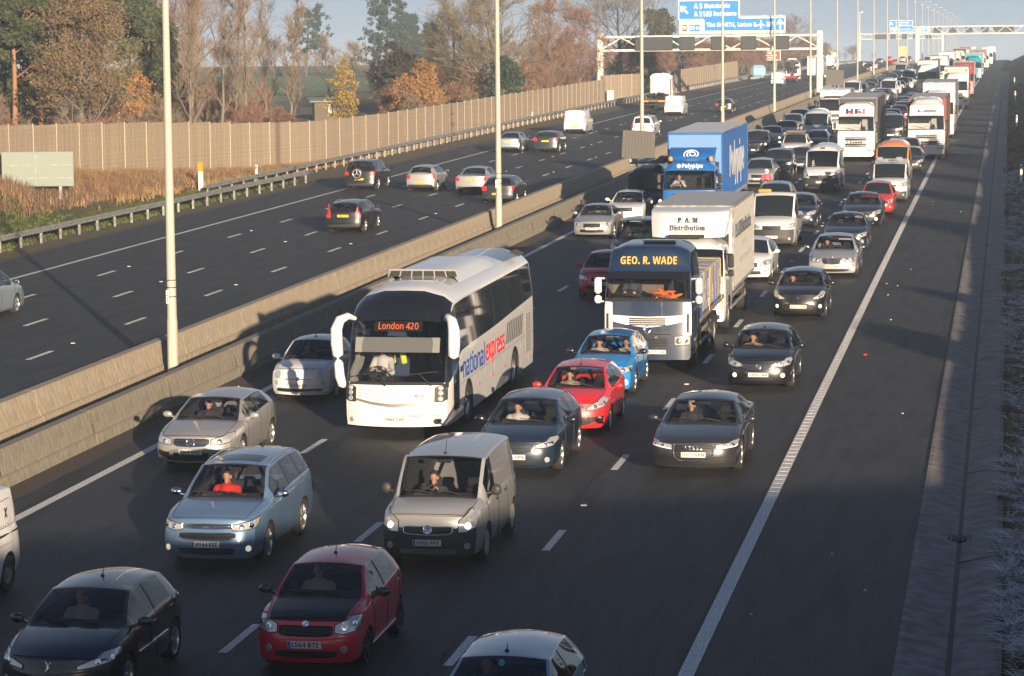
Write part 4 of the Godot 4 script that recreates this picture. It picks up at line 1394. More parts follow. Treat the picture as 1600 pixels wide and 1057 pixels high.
	# dark coupe-like saloon in the near lane
	P = build("saloon", "dark grey coupe-roofed saloon with four rings on its grille in the lane by the shoulder", "car", saloon({"L": 4.97, "W": 1.91, "H": 1.42, "paint": M.p_gunmetal, "hf": 0.76, "hc": 0.97, "tc": 1.42, "th": 2.30, "tR": 3.5, "tb": 4.6, "hb": 1.02, "hE": 0.98, "b1": 0.93, "b2": 0.99, "tf": 0.90, "tr": 3.81, "tB": 2.85, "tC": 3.9, "rw": 0.345, "bow_f": 0.42, "drop": 0.03,
		"head": [[0.46, 0.58, 0.68], [0.70, 0.60, 0.71], [0.90, 0.63, 0.74], [1.08, 0.67, 0.75]], "spots": [[0.66, 0.645, 0.045], [0.82, 0.67, 0.04]], "gr": [[[[0.0, 0.34, 0.69], [0.32, 0.36, 0.69], [0.41, 0.44, 0.68], [0.42, 0.52, 0.67]], 6, M.chrome], [[[0.50, 0.26, 0.44], [0.80, 0.30, 0.46]], 3]],
		"plate": ["OY12 VPN", 0.48], "badge": [0.61, 0.055, "rings"], "mir": [0.98, 1.72]}))
	stand(P.root, P, 12.75, 57.1)
	near.append(P)
	mb = MB.new()
	for sd in [1.0, -1.0]:
		var a := []
		for k in 9: a.append(end_pt(P, lerpf(0.47, 1.0, k / 8.0) * sd, lerpf(0.585, 0.655, k / 8.0), 0.014))
		mb.tube(a, 0.012, 5)
	part("daytime_lamp", mb, M.beam_soft, P.root)
	# black hatchbacks ahead of it
	P = build("hatchback", "black hatchback with chrome-winged grille and black mirrors behind the coupe-roofed saloon", "car", hatch({"L": 4.02, "W": 1.75, "H": 1.48, "paint": M.p_black, "hf": 0.82, "hc": 1.03, "tc": 1.06, "th": 1.86, "rw": 0.31, "bow_f": 0.40,
		"head": [[0.40, 0.64, 0.70], [0.60, 0.63, 0.78], [0.80, 0.68, 0.84], [1.0, 0.76, 0.84]], "spots": [[0.60, 0.70, 0.05], [0.76, 0.74, 0.045]], "gr": [[[[0.0, 0.56, 0.68], [0.30, 0.60, 0.68], [0.44, 0.65, 0.69]], 2, M.chrome, M.chrome], [[[0.0, 0.28, 0.36], [0.36, 0.28, 0.36]], 2]],
		"fog": [0.62, 0.42, 0.05, 1], "plate": ["LK65 LNA", 0.44], "badge": [0.64, 0.065, "ring"], "mir": [1.02, 1.4], "mirm": M.p_black, "aer": [2.0, 0.08]}))
	stand(P.root, P, 12.95, 70.3)
	near.append(P)
	P = build("hatchback", "black hatchback with a wide oval grille ahead of the silver saloon", "car", hatch({"L": 3.95, "W": 1.72, "H": 1.48, "paint": M.p_black, "hf": 0.84, "hc": 1.04, "tc": 1.0, "th": 1.80, "rw": 0.305, "bow_f": 0.44,
		"head": [[0.44, 0.66, 0.70], [0.62, 0.66, 0.80], [0.82, 0.74, 0.88], [1.05, 0.84, 0.90]], "spots": [[0.64, 0.72, 0.045], [0.78, 0.78, 0.04]], "gr": [[[[0.0, 0.30, 0.52], [0.34, 0.32, 0.51], [0.50, 0.38, 0.46]], 3, M.dark]],
		"fog": [0.68, 0.44, 0.05, 1], "plate": ["EA11 DXE", 0.44], "badge": [0.71, 0.05, "oval"], "mir": [1.04, 1.36], "mirm": M.p_black}))
	stand(P.root, P, 12.75, 86.8)
	near.append(P)
	# silver saloon
	P = build("saloon", "silver saloon with an upright chrome grille in the lane by the hard shoulder", "car", saloon({"L": 4.87, "W": 1.85, "H": 1.47, "paint": M.p_silver, "rw": 0.33, "bow_f": 0.36,
		"head": [[0.44, 0.60, 0.70], [0.58, 0.58, 0.74], [0.76, 0.60, 0.76], [0.98, 0.66, 0.76]], "spots": [[0.56, 0.66, 0.06], [0.74, 0.68, 0.06]], "gr": [[[[0.0, 0.52, 0.72], [0.28, 0.53, 0.72], [0.36, 0.60, 0.71]], 5, M.chrome, M.chrome], [[[0.0, 0.24, 0.34], [0.46, 0.25, 0.34], [0.6, 0.28, 0.33]], 2]],
		"fog": [0.74, 0.34, 0.06, 1], "plate": ["WA13 KBO", 0.43], "badge": [0.78, 0.05, "star"], "mir": [1.0, 1.58], "mirm": M.chrome}))
	stand(P.root, P, 12.95, 100.7)
	near.append(P)

# ---------------------------------------------------------------- coach and lorries
const SIDE := Basis(Vector3(0, 0, -1), Vector3(0, 1, 0), Vector3(1, 0, 0))      # lettering on the +x flank

func coach() -> void:
	var P := {"L": 12.4, "W": 2.55, "H": 3.5, "paint": M.p_white, "tf": 2.55, "tr": 8.9, "rw": 0.50, "ra": 0.60, "wheel_w": 0.30, "rimstyle": "truck", "rim": M.alloy, "tc": 0.09, "th": 0.62, "ws": [0.07, 0.60], "rwin": null,
		"top": [[0.0, 1.22], [0.05, 1.29], [0.09, 1.34], [0.20, 1.75], [0.34, 2.18], [0.50, 2.56], [0.62, 2.74], [0.85, 3.02], [1.2, 3.27], [1.7, 3.41], [2.6, 3.47], [11.6, 3.45], [12.2, 3.35], [12.4, 3.1]],
		"rail": [[0.0, 1.20], [0.09, 1.31], [0.34, 2.10], [0.62, 2.60], [0.95, 2.88], [1.5, 3.04], [3.0, 3.08], [11.8, 3.08], [12.4, 2.9]], "cr": 0.4,
		"belt": [[0.0, 1.15], [0.09, 1.24], [0.5, 1.42], [1.25, 1.62], [1.8, 1.78], [6.0, 1.88], [10.0, 2.02], [12.4, 2.10]],
		"wr": [[0.0, 1.13], [0.09, 1.17], [0.62, 1.16], [1.5, 1.14], [12.0, 1.13], [12.4, 1.08]], "wb": [[0.0, 1.20], [0.3, 1.26], [1.0, 1.275], [11.8, 1.275], [12.4, 1.2]],
		"bot": [[0.0, 0.28], [12.4, 0.32]], "bow": [[0.0, 0.42], [0.6, 0.36], [1.5, 0.12], [3.0, 0.0], [11.0, 0.0], [12.4, -0.2]], "bmix": 0.8, "nose": [[0.3, 0.02], [0.7, 0.06], [1.2, 0.0]], "tail": [[0.3, 0.0], [3.0, 0.0]], "nlen": 0.5,
		"K": [0.985, 0.99, 1.0, 1.0, 1.0, 1.0, 0.995], "tumble": 0.01, "tq": [0.97, 0.82, 0.42, 0.0], "tn": 4.0,
		"sg": [[1.42, 4.1], [4.16, 6.2], [6.26, 8.3], [8.36, 10.3], [10.36, 11.9]], "doors": [], "noinner": true,
		"rules": [[0.6, 1.36, 10, 13, "roof_front"], [0.07, 1.0, 6, 9, "front_pillar"], [1.0, 1.40, 6, 8, "front_pillar"], [0.07, 0.6, 10, 10, "front_pillar"], [9.3, 11.6, 12, 13, "roof_panel"]],
		"mats": {"roof_front": M.p_black, "roof_panel": M.p_black, "front_pillar": M.p_black, "side_window": M.glass_coach}, "cab": false, "wipe": false}
	P = build("coach", "white long distance coach with London on its destination display beside the barrier", "coach", P)
	var root: Node3D = P.root
	stand(root, P, 5.25, 61.6)
	bigs.coach = P
	# nearside entrance door and offside driver's window
	var mb := MB.new()
	for sd in [1.0, -1.0]:
		var rows := []
		for i in 7:
			var t := lerpf(0.42, 1.25, i / 6.0) if sd > 0 else lerpf(0.55, 1.3, i / 6.0)
			var row := []
			for k in 7: row.append(flank(P, t, lerpf(0.55 if sd > 0 else 1.15, cv(P.belt, t), k / 6.0), sd, 0.008))
			rows.append(row)
		mb.grid(rows, sd < 0)
	part("door", mb, M.glass_coach, root)
	# nose: shaped panel, lines, lamps
	mb = MB.new()
	patch(mb, P, symm([[0.0, 0.80, 1.17], [0.5, 0.84, 1.17], [0.86, 0.92, 1.16]]), 0.012)
	part("front_panel", mb, M.p_white, root)
	for q in [0.93, 1.02, 1.10]:
		mb = MB.new()
		var a := []
		for k in 13: a.append(end_pt(P, lerpf(-0.86, 0.86, k / 12.0), q + 0.04 * pow(absf(k / 6.0 - 1.0), 2.0), 0.014))
		mb.tube(a, 0.006, 4)
		part("panel_gap", mb, M.steel, root)
	mb = MB.new()
	patch(mb, P, symm([[0.0, 0.74, 0.82], [0.5, 0.79, 0.86], [0.92, 0.88, 0.93]]), 0.02)
	part("air_intake", mb, M.steel, root)
	for sd in [1.0, -1.0]:
		mb = MB.new()
		var c := [[0.93 * sd, 0.84, 1.18], [1.10 * sd, 0.84, 1.24], [1.22 * sd, 0.90, 1.28]]
		if sd < 0: c.reverse()
		patch(mb, P, c, 0.014)
		var o := part("headlight", mb, M.plastic, root)
		for q in [0.92, 1.05, 1.17]:
			mb = MB.new()
			var nn := end_nrm(P, 1.06 * sd, q)
			mb.lathe([[0.062, -0.004], [0.062, 0.012], [0.05, 0.016], [0.03, 0.006], [0.001, 0.012]], end_pt(P, 1.06 * sd, q, 0.018), Basis(Quaternion(Vector3.UP, nn)), 14)
			part("lamp", mb, M.lens, o)
		mb = MB.new()
		nose_disc(mb, P, 1.05 * sd, 0.42, 0.05)
		part("fog_lamp", mb, M.lens, root)
	# destination display and blind behind the glass
	mb = MB.new()
	mb.box(Vector3(0.0, 2.56, P.L * 0.5 - 0.66), Vector3(1.15, 0.24, 0.05), Basis(Vector3.RIGHT, -0.45))
	var ds := part("display", mb, M.black, root)
	lettering("display_words", "London 420", 0.155, M.led, ds, Vector3(0.0, 2.565, P.L * 0.5 - 0.615), Basis(Vector3.RIGHT, -0.45), font_plain, 0.95)
	mb = MB.new()
	mb.box(Vector3(0, 2.14, P.L * 0.5 - 0.50), Vector3(2.02, 0.36, 0.02), Basis(Vector3.RIGHT, -0.33), 0.005)
	part("sun_blind", mb, M.blind, root)
	mb = MB.new()
	mb.box(Vector3(0, 1.02, P.L * 0.5 - 0.62), Vector3(2.3, 0.42, 0.6), Basis.IDENTITY, 0.08)
	part("dashboard", mb, M.lining, root)
	mb = MB.new()
	mb.box(Vector3(0, 0.75, -0.3), Vector3(2.4, 0.10, 11.3))
	part("floor", mb, M.lining, root)
	for i in 9:
		mb = MB.new()
		for x in [-0.72, 0.72]: mb.box(Vector3(x, 1.55, 3.2 - i * 1.05), Vector3(0.92, 1.0, 0.16), Basis(Vector3.RIGHT, -0.15), 0.05)
		part("seat", mb, M.seat_blue, root)
	mb = MB.new()
	var w := Basis(Vector3.RIGHT, deg_to_rad(30))
	var ring := []
	for k in 21: ring.append(Vector3(-0.62, 1.42, P.L * 0.5 - 0.98) + w * Vector3(cos(TAU * k / 20) * 0.23, 0, sin(TAU * k / 20) * 0.23))
	mb.tube(ring, 0.018, 6, false)
	mb.box(Vector3(-0.62, 1.42, P.L * 0.5 - 0.98), Vector3(0.42, 0.03, 0.05), w)
	part("steering_wheel", mb, M.dark, root)
	mb = MB.new()
	mb.box(Vector3(-0.62, 1.55, P.L * 0.5 - 1.72), Vector3(0.52, 0.95, 0.16), Basis(Vector3.RIGHT, -0.12), 0.05)
	mb.box(Vector3(-0.62, 1.08, P.L * 0.5 - 1.45), Vector3(0.52, 0.16, 0.5), Basis.IDENTITY, 0.05)
	part("seat", mb, M.seat, root)
	for x in [-0.45, -0.18]:
		mb = MB.new()
		mb.box(Vector3(x, 1.72, P.L * 0.5 - 1.9), Vector3(0.14, 0.42, 0.1), Basis(Vector3.BACK, 0.15), 0.03)
		part("hanging_vest", mb, M.hivis, root)
	# wipers
	for q in [[-0.95, -0.05], [0.15, 0.98]]:
		mb = MB.new()
		var b := []
		for k in 7:
			var f := k / 6.0
			b.append(top_pt(P, 0.12 + 0.03 * f, lerpf(q[0], q[1], f), 0.03))
		mb.tube(b, 0.012, 5)
		mb.tube([end_pt(P, lerpf(q[0], q[1], 0.85), 1.24, 0.05), b[3] + Vector3(0, 0, 0.03), b[2]], 0.016, 5)
		part("wiper", mb, M.dark, root)
	# ear mirrors
	for sd in [1.0, -1.0]:
		mb = MB.new()
		var zf: float = P.L * 0.5 - 0.45
		mb.tube([Vector3(1.08 * sd, 2.72, zf - 0.35), Vector3(1.20 * sd, 2.80, zf - 0.10), Vector3(1.34 * sd, 2.72, zf + 0.10), Vector3(1.40 * sd, 2.52, zf + 0.2), Vector3(1.40 * sd, 2.2, zf + 0.2), Vector3(1.38 * sd, 1.92, zf + 0.18), Vector3(1.37 * sd, 1.86, zf + 0.18)], [0.05, 0.085, 0.12, 0.14, 0.145, 0.13, 0.05], 10)
		if sd < 0:
			mb.tube([Vector3(-1.38, 1.80, zf + 0.16), Vector3(-1.37, 1.72, zf + 0.16), Vector3(-1.35, 1.42, zf + 0.16), Vector3(-1.31, 1.22, zf + 0.1), Vector3(-1.27, 1.16, zf + 0.05)], [0.06, 0.11, 0.12, 0.11, 0.05], 10)
			mb.tube([Vector3(-1.39, 1.9, zf + 0.17), Vector3(-1.38, 1.74, zf + 0.16)], 0.03, 6)
		part("ear_mirror", mb, M.p_white, root)
	# roof pod with a barred mouth, rear pod, hatch
	mb = MB.new()
	var rows := []
	for i in 9:
		var f := i / 8.0
		var z: float = P.L * 0.5 - lerpf(3.5, 8.2, f)
		var hh: float = 3.54 + 0.10 * minf(1.0, 0.75 + f * 2.0) * (1.0 if f < 0.8 else 1.0 - (f - 0.8) * 4.6)
		var row := []
		for k in 11:
			var q := k / 5.0 - 1.0
			row.append(Vector3(-q * 0.92, 3.26 + (hh - 3.26) * (1.0 - pow(absf(q), 5.0)), z))
		rows.append(row)
	mb.grid(rows)
	part("roof_pod", mb, M.p_white, root)
	mb = MB.new()
	mb.box(Vector3(0, 3.53, P.L * 0.5 - 3.495), Vector3(1.66, 0.16, 0.02))
	var mo := part("pod_mouth", mb, M.dark, root)
	mb = MB.new()
	mb.box(Vector3(0, 3.615, P.L * 0.5 - 3.51), Vector3(1.72, 0.05, 0.08), Basis.IDENTITY, 0.01)
	for k in 7: mb.box(Vector3(-0.84 + k * 0.28, 3.53, P.L * 0.5 - 3.485), Vector3(0.025, 0.17, 0.03), Basis(Vector3.BACK, (k - 3) * 0.14))
	part("bars", mb, M.p_silver, mo)
	mb = MB.new()
	mb.box(Vector3(0.2, 3.465, P.L * 0.5 - 2.6), Vector3(0.60, 0.025, 0.5), Basis.IDENTITY, 0.01)
	part("roof_hatch", mb, M.p_silver, root)
	mb = MB.new()
	for k in 5:
		mb.box(Vector3(1.02, 3.40, -4.2 - k * 0.2), Vector3(0.26, 0.03, 0.09), Basis(Vector3.BACK, -0.45))
	part("roof_grille", mb, M.plastic, root)
	# panel lines, lockers, side lamps
	mb = MB.new()
	for sd in [1.0, -1.0]:
		for t in [3.4, 4.7, 6.0, 7.3, 9.8, 11.0]:
			mb.tube([flank(P, t, 0.42, sd, 0.002), flank(P, t, 1.05, sd, 0.002)], 0.006, 4)
		mb.tube([flank(P, 1.4, 1.08, sd, 0.002), flank(P, 2.0, 1.09, sd, 0.002), flank(P, 11.6, 1.22, sd, 0.002)], 0.007, 4)
	part("panel_gap", mb, M.steel, root)
	for t in [3.9, 5.6, 7.4, 10.2]:
		mb = MB.new()
		mb.box(flank(P, t, 0.78, 1.0, 0.01), Vector3(0.02, 0.06, 0.10), Basis.IDENTITY, 0.005)
		part("side_lamp", mb, M.tail, root)
	mb = MB.new()
	for k in 14: mb.box(flank(P, 10.9, 0.75 + k * 0.075, 1.0, 0.006), Vector3(0.012, 0.03, 0.75))
	part("engine_louvre", mb, M.steel, root)
	# lettering
	lettering("lettering_blue", "national", 0.50, M.ink_blue, root, flank(P, 3.25, 1.42, 1.0, 0.012), SIDE, font_plain, 2.75)
	lettering("lettering_red", "express", 0.50, M.ink_red, root, flank(P, 6.05, 1.47, 1.0, 0.012), SIDE, font_plain, 2.6)
	mb = MB.new()
	for k in 9:
		var t := 7.75 + k * 0.27
		var a := flank(P, t - 0.12, 1.30, 1.0, 0.008)
		var b := flank(P, t + 0.12, 1.84, 1.0, 0.008)
		var d := Vector3(0, 0, -0.10)
		mb.quad(a, b, b + d, a + d)
	part("stripes", mb, M.ink, root)
	mb = MB.new()
	mb.quad(flank(P, 1.42, 1.36, 1, 0.008), flank(P, 1.42, 1.5, 1, 0.008), flank(P, 1.95, 1.52, 1, 0.008), flank(P, 1.95, 1.38, 1, 0.008))
	part("blue_mark", mb, M.ink_navy, root)
	lettering("small_lettering", "national", 0.075, M.ink_blue, root, end_pt(P, 0.38, 0.55, 0.012) , Basis(Vector3.UP, 0.12), font_plain, 0.42)
	lettering("small_lettering", "express", 0.075, M.ink_red, root, end_pt(P, 0.83, 0.55, 0.014), Basis(Vector3.UP, 0.32), font_plain, 0.40)
	lettering("fleet_number", "MD15", 0.07, M.ink, root, end_pt(P, 0.62, 1.0, 0.024), Basis(Vector3.UP, 0.2), font_bold, 0.24)
	plate(P, root, "FN62 CWE", 0.46, false, 0.11, false, 0.02, 0.52)

func nose_disc(mb: MB, P: Dictionary, x: float, y: float, rad: float) -> void:
	mb.lathe([[rad * 1.25, -0.004], [rad * 1.2, 0.008], [rad, 0.008], [rad * 0.9, 0.003], [0.001, 0.008]], end_pt(P, x, y, 0.004), Basis(Quaternion(Vector3.UP, end_nrm(P, x, y))), 12)

# a lorry's cab: measures of the windscreen and of the roof's rise
func cab_shape(d: Dictionary) -> Dictionary:
	var b := {"L": 2.3, "W": 2.48, "H": 3.0, "tf": 1.32, "tr": 9.0, "rw": 0.48, "ra": 0.57, "wheel_w": 0.32, "rimstyle": "truck", "rim": M.steel, "wsb": 1.95, "wst": 2.72, "rk": 0.30, "tc": 0.07, "rwin": null, "sg": [[0.32, 1.15]], "doors": [[0.24, 1.25]],
		"K": [0.96, 0.98, 0.995, 1.0, 1.0, 0.998, 0.985], "tumble": 0.01, "tq": [0.985, 0.93, 0.6, 0.0], "tn": 6.0, "bmix": 0.6, "nlen": 0.5, "nose": [[0.3, 0.04], [0.9, 0.04], [1.3, 0.0], [2.0, 0.0]], "tail": 0.0, "cab": false, "wipe": true, "roofline": [[0.55, 0.45], [1.1, 0.8], [2.0, 0.95], [2.3, 0.95]], "bot_h": 0.34, "noinner": true, "visors": false}
	b.merge(d, true)
	var ws: float = b.wsb
	var wt: float = b.wst
	var rk: float = b.rk
	b.top = [[0.0, ws - 0.06], [0.05, ws - 0.01], [0.07, ws], [0.07 + (rk - 0.07) * 0.3, lerpf(ws, wt, 0.31)], [0.07 + (rk - 0.07) * 0.7, lerpf(ws, wt, 0.72)], [rk, wt], [rk + 0.06, wt + 0.07]]
	for q in b.roofline: b.top.append([q[0], wt + q[1]])
	b.rail = [[0.0, ws - 0.08], [0.07, ws - 0.02], [rk, wt - 0.05], [rk + 0.1, wt + 0.02], [2.3, wt + 0.02]]
	if b.has("rail_h"): b.rail = [[0.0, ws - 0.08], [0.07, ws - 0.02], [rk, wt - 0.05], [rk + 0.1, wt + 0.02], [rk + 0.6, wt + b.rail_h], [2.3, wt + b.rail_h]]
	b.cr = 0.3
	b.belt = [[0.0, ws - 0.14], [0.25, ws - 0.12], [2.3, ws - 0.10]]
	b.wr = [[0.0, 1.17], [0.07, 1.18], [rk, 1.15], [0.8, b.get("roof_w", 1.14)], [2.3, b.get("roof_w", 1.14)]]
	b.wb = [[0.0, 1.19], [0.25, 1.235], [2.3, 1.24]]
	b.bot = [[0.0, b.bot_h], [0.3, b.bot_h], [0.7, 0.5], [2.3, 0.55]]
	b.bow = [[0.0, 0.20], [0.5, 0.13], [1.1, 0.0], [2.3, 0.0]]
	b.th = rk
	b.ws = [0.075, rk - 0.01]
	return b
func lorry_wheels(P: Dictionary, root: Node3D, zs: Array, rad := 0.48) -> void:
	for z in zs:
		for sd in [1.0, -1.0]: wheel(P, root, sd, z, rad, 0.34, "truck", 1.06, P.lod)
# load space: x half-width w, from z0 (front) to z1, y0 to y1
func body_box(root: Node3D, z0: float, z1: float, y0: float, y1: float, side: Material, front: Material, roof: Material, frame: Material, folds := 0.0, called := "body") -> void:
	var w := 1.265
	var mb := MB.new()
	for sd in [1.0, -1.0]:
		mb = MB.new()
		var n := int((z0 - z1) / (0.055 if folds > 0.0 else 1.2)) + 1
		var rows := []
		for i in n + 1:
			var z := lerpf(z0 - 0.06, z1 + 0.06, i / float(n))
			var o := folds * (sin(z * 14.0) + 0.6 * sin(z * 23.0 + 1.0) + 0.5 * sin(z * 6.1))
			rows.append([Vector3(sd * (w - 0.02 + o), y0 + 0.05, z), Vector3(sd * (w - 0.02 + o), lerpf(y0, y1, 0.5), z), Vector3(sd * (w - 0.02), y1 - 0.06, z)])
		mb.grid(rows, sd > 0)
		part("curtain" if folds > 0.0 else "side_panel", mb, side, root)
	mb = MB.new()
	mb.box(Vector3(0, (y0 + y1) * 0.5, z0 - 0.03), Vector3(w * 2 - 0.1, y1 - y0 - 0.1, 0.05))
	part("front_wall", mb, front, root)
	mb = MB.new()
	mb.box(Vector3(0, (y0 + y1) * 0.5, z1 + 0.03), Vector3(w * 2 - 0.1, y1 - y0 - 0.1, 0.05))
	part("rear_doors", mb, front, root)
	mb = MB.new()
	mb.box(Vector3(0, y1 - 0.02, (z0 + z1) * 0.5), Vector3(w * 2 - 0.06, 0.04, z0 - z1 - 0.06), Basis.IDENTITY, 0.01)
	part("roof", mb, roof, root)
	mb = MB.new()
	for sd in [1.0, -1.0]:
		mb.box(Vector3(sd * (w - 0.03), y1 - 0.035, (z0 + z1) * 0.5), Vector3(0.07, 0.10, z0 - z1), Basis.IDENTITY, 0.02)
		mb.box(Vector3(sd * (w - 0.03), y0 + 0.03, (z0 + z1) * 0.5), Vector3(0.07, 0.10, z0 - z1), Basis.IDENTITY, 0.02)
		for z in [z0 - 0.03, z1 + 0.03]: mb.box(Vector3(sd * (w - 0.03), (y0 + y1) * 0.5, z), Vector3(0.075, y1 - y0, 0.08), Basis.IDENTITY, 0.02)
	mb.box(Vector3(0, y1 - 0.03, z0 - 0.02), Vector3(w * 2 - 0.1, 0.11, 0.09), Basis.IDENTITY, 0.02)
	mb.box(Vector3(0, y0, (z0 + z1) * 0.5), Vector3(w * 2 - 0.14, 0.12, z0 - z1 - 0.02))
	part("frame", mb, frame, root)
func chassis(root: Node3D, z0: float, z1: float, guard := true) -> void:
	var mb := MB.new()
	for x in [-0.42, 0.42]: mb.box(Vector3(x, 0.92, (z0 + z1) * 0.5), Vector3(0.10, 0.26, z0 - z1))
	mb.box(Vector3(0.85, 0.75, z0 - 1.2), Vector3(0.5, 0.5, 0.9), Basis.IDENTITY, 0.06)
	mb.box(Vector3(-0.85, 0.75, z0 - 1.2), Vector3(0.5, 0.5, 0.9), Basis.IDENTITY, 0.06)
	mb.box(Vector3(0, 0.62, z1 + 0.1), Vector3(2.3, 0.13, 0.1))
	part("chassis", mb, M.dark, root)
	if guard:
		for sd in [1.0, -1.0]:
			mb = MB.new()
			var a := z0 - 1.9
			var b := minf(a - 0.5, z1 + 3.0)
			for y in [0.55, 0.88]: mb.box(Vector3(sd * 1.2, y, (a + b) * 0.5), Vector3(0.04, 0.11, a - b), Basis.IDENTITY, 0.01)
			for z in [a - 0.1, b + 0.1]: mb.box(Vector3(sd * 1.17, 0.75, z), Vector3(0.04, 0.5, 0.06))
			part("side_guard", mb, M.galv, root)
func hgv_mirrors(P: Dictionary, root: Node3D, m: Material, y := 2.35) -> void:
	for sd in [1.0, -1.0]:
		var mb := MB.new()
		var z: float = P.L * 0.5 - 0.30
		mb.box(Vector3(sd * 1.39, y, z + 0.05), Vector3(0.19, 0.44, 0.13), Basis(Vector3.UP, -0.15 * sd), 0.05)
		mb.box(Vector3(sd * 1.39, y - 0.38, z + 0.05), Vector3(0.19, 0.22, 0.13), Basis(Vector3.UP, -0.15 * sd), 0.05)
		mb.tube([Vector3(sd * 1.18, y + 0.18, z - 0.08), Vector3(sd * 1.42, y + 0.2, z + 0.03)], 0.025, 5)
		mb.tube([Vector3(sd * 1.18, y - 0.45, z - 0.08), Vector3(sd * 1.42, y - 0.45, z + 0.03)], 0.025, 5)
		part("door_mirror", mb, m, root)
func visor(P: Dictionary, root: Node3D, m: Material, y := 0.0) -> void:
	var mb := MB.new()
	var rows := []
	for i in 3:
		var row := []
		for k in 13:
			var x := (k / 6.0 - 1.0) * 1.14
			var p := top_pt(P, P.rk - 0.02, x)
			row.append(p + Vector3(0, 0.09 - i * 0.10 + y, 0.05 + i * 0.075))
		rows.append(row)
	mb.grid(rows)
	part("sun_visor", mb, m, root)
func cab_inside(P: Dictionary, root: Node3D) -> void:
	if P.lod > 0: return
	var z: float = P.L * 0.5
	var mb := MB.new()
	mb.box(Vector3(0, P.wsb - 0.16, z - 0.55), Vector3(2.2, 0.3, 0.5), Basis.IDENTITY, 0.08)
	part("dashboard", mb, M.lining, root)
	mb = MB.new()
	mb.box(Vector3(0, P.wsb + 0.3, z - 2.1), Vector3(2.3, 1.6, 0.05))
	mb.box(Vector3(0, P.wsb - 0.75, z - 1.2), Vector3(2.3, 0.05, 2.0))
	part("cab_lining", mb, M.seat, root)
	for x in [-0.62, 0.62]:
		mb = MB.new()
		mb.box(Vector3(x, P.wsb + 0.05, z - 1.60), Vector3(0.52, 0.85, 0.16), Basis(Vector3.RIGHT, -0.15), 0.05)
		mb.box(Vector3(x, P.wsb - 0.38, z - 1.30), Vector3(0.52, 0.16, 0.5), Basis.IDENTITY, 0.05)
		part("seat", mb, M.seat, root)
	mb = MB.new()
	var w := Basis(Vector3.RIGHT, deg_to_rad(35))
	var ring := []
	for k in 21: ring.append(Vector3(-0.62, P.wsb + 0.02, z - 0.92) + w * Vector3(cos(TAU * k / 20) * 0.23, 0, sin(TAU * k / 20) * 0.23))
	mb.tube(ring, 0.018, 6, false)
	mb.box(Vector3(-0.62, P.wsb + 0.02, z - 0.92), Vector3(0.42, 0.03, 0.05), w)
	part("steering_wheel", mb, M.dark, root)
func cab_face(P: Dictionary, root: Node3D, lamp_y: float, gr: Array, lit := 0) -> void:
	lamp_pair(P, root, [[0.74, lamp_y - 0.12, lamp_y + 0.12], [0.95, lamp_y - 0.12, lamp_y + 0.14], [1.16, lamp_y - 0.11, lamp_y + 0.13]], lit, [[0.86, lamp_y, 0.085], [1.03, lamp_y + 0.01, 0.07]] if P.lod < 2 else [])
	for g in gr: grille(P, root, symm(g[0]), g[1], g[2] if g.size() > 2 else null, g[3] if g.size() > 3 else null, "grille", 0.02)
	if P.lod == 0:
		var mb := MB.new()
		for sd in [1.0, -1.0]:
			for q in [0.5, 0.85]: mb.box(flank(P, 0.62, q, sd, 0.0) + Vector3(-0.1 * sd, 0, 0), Vector3(0.26, 0.05, 0.45))
		part("step", mb, M.steel, root)

func panel_words(root: Node3D, words: String, cap: float, m: Material, at: Vector3, b := Basis.IDENTITY, f: Font = null, fit := 0.0) -> void:
	lettering("lettering", words, cap, m, root, at, b, f, fit)

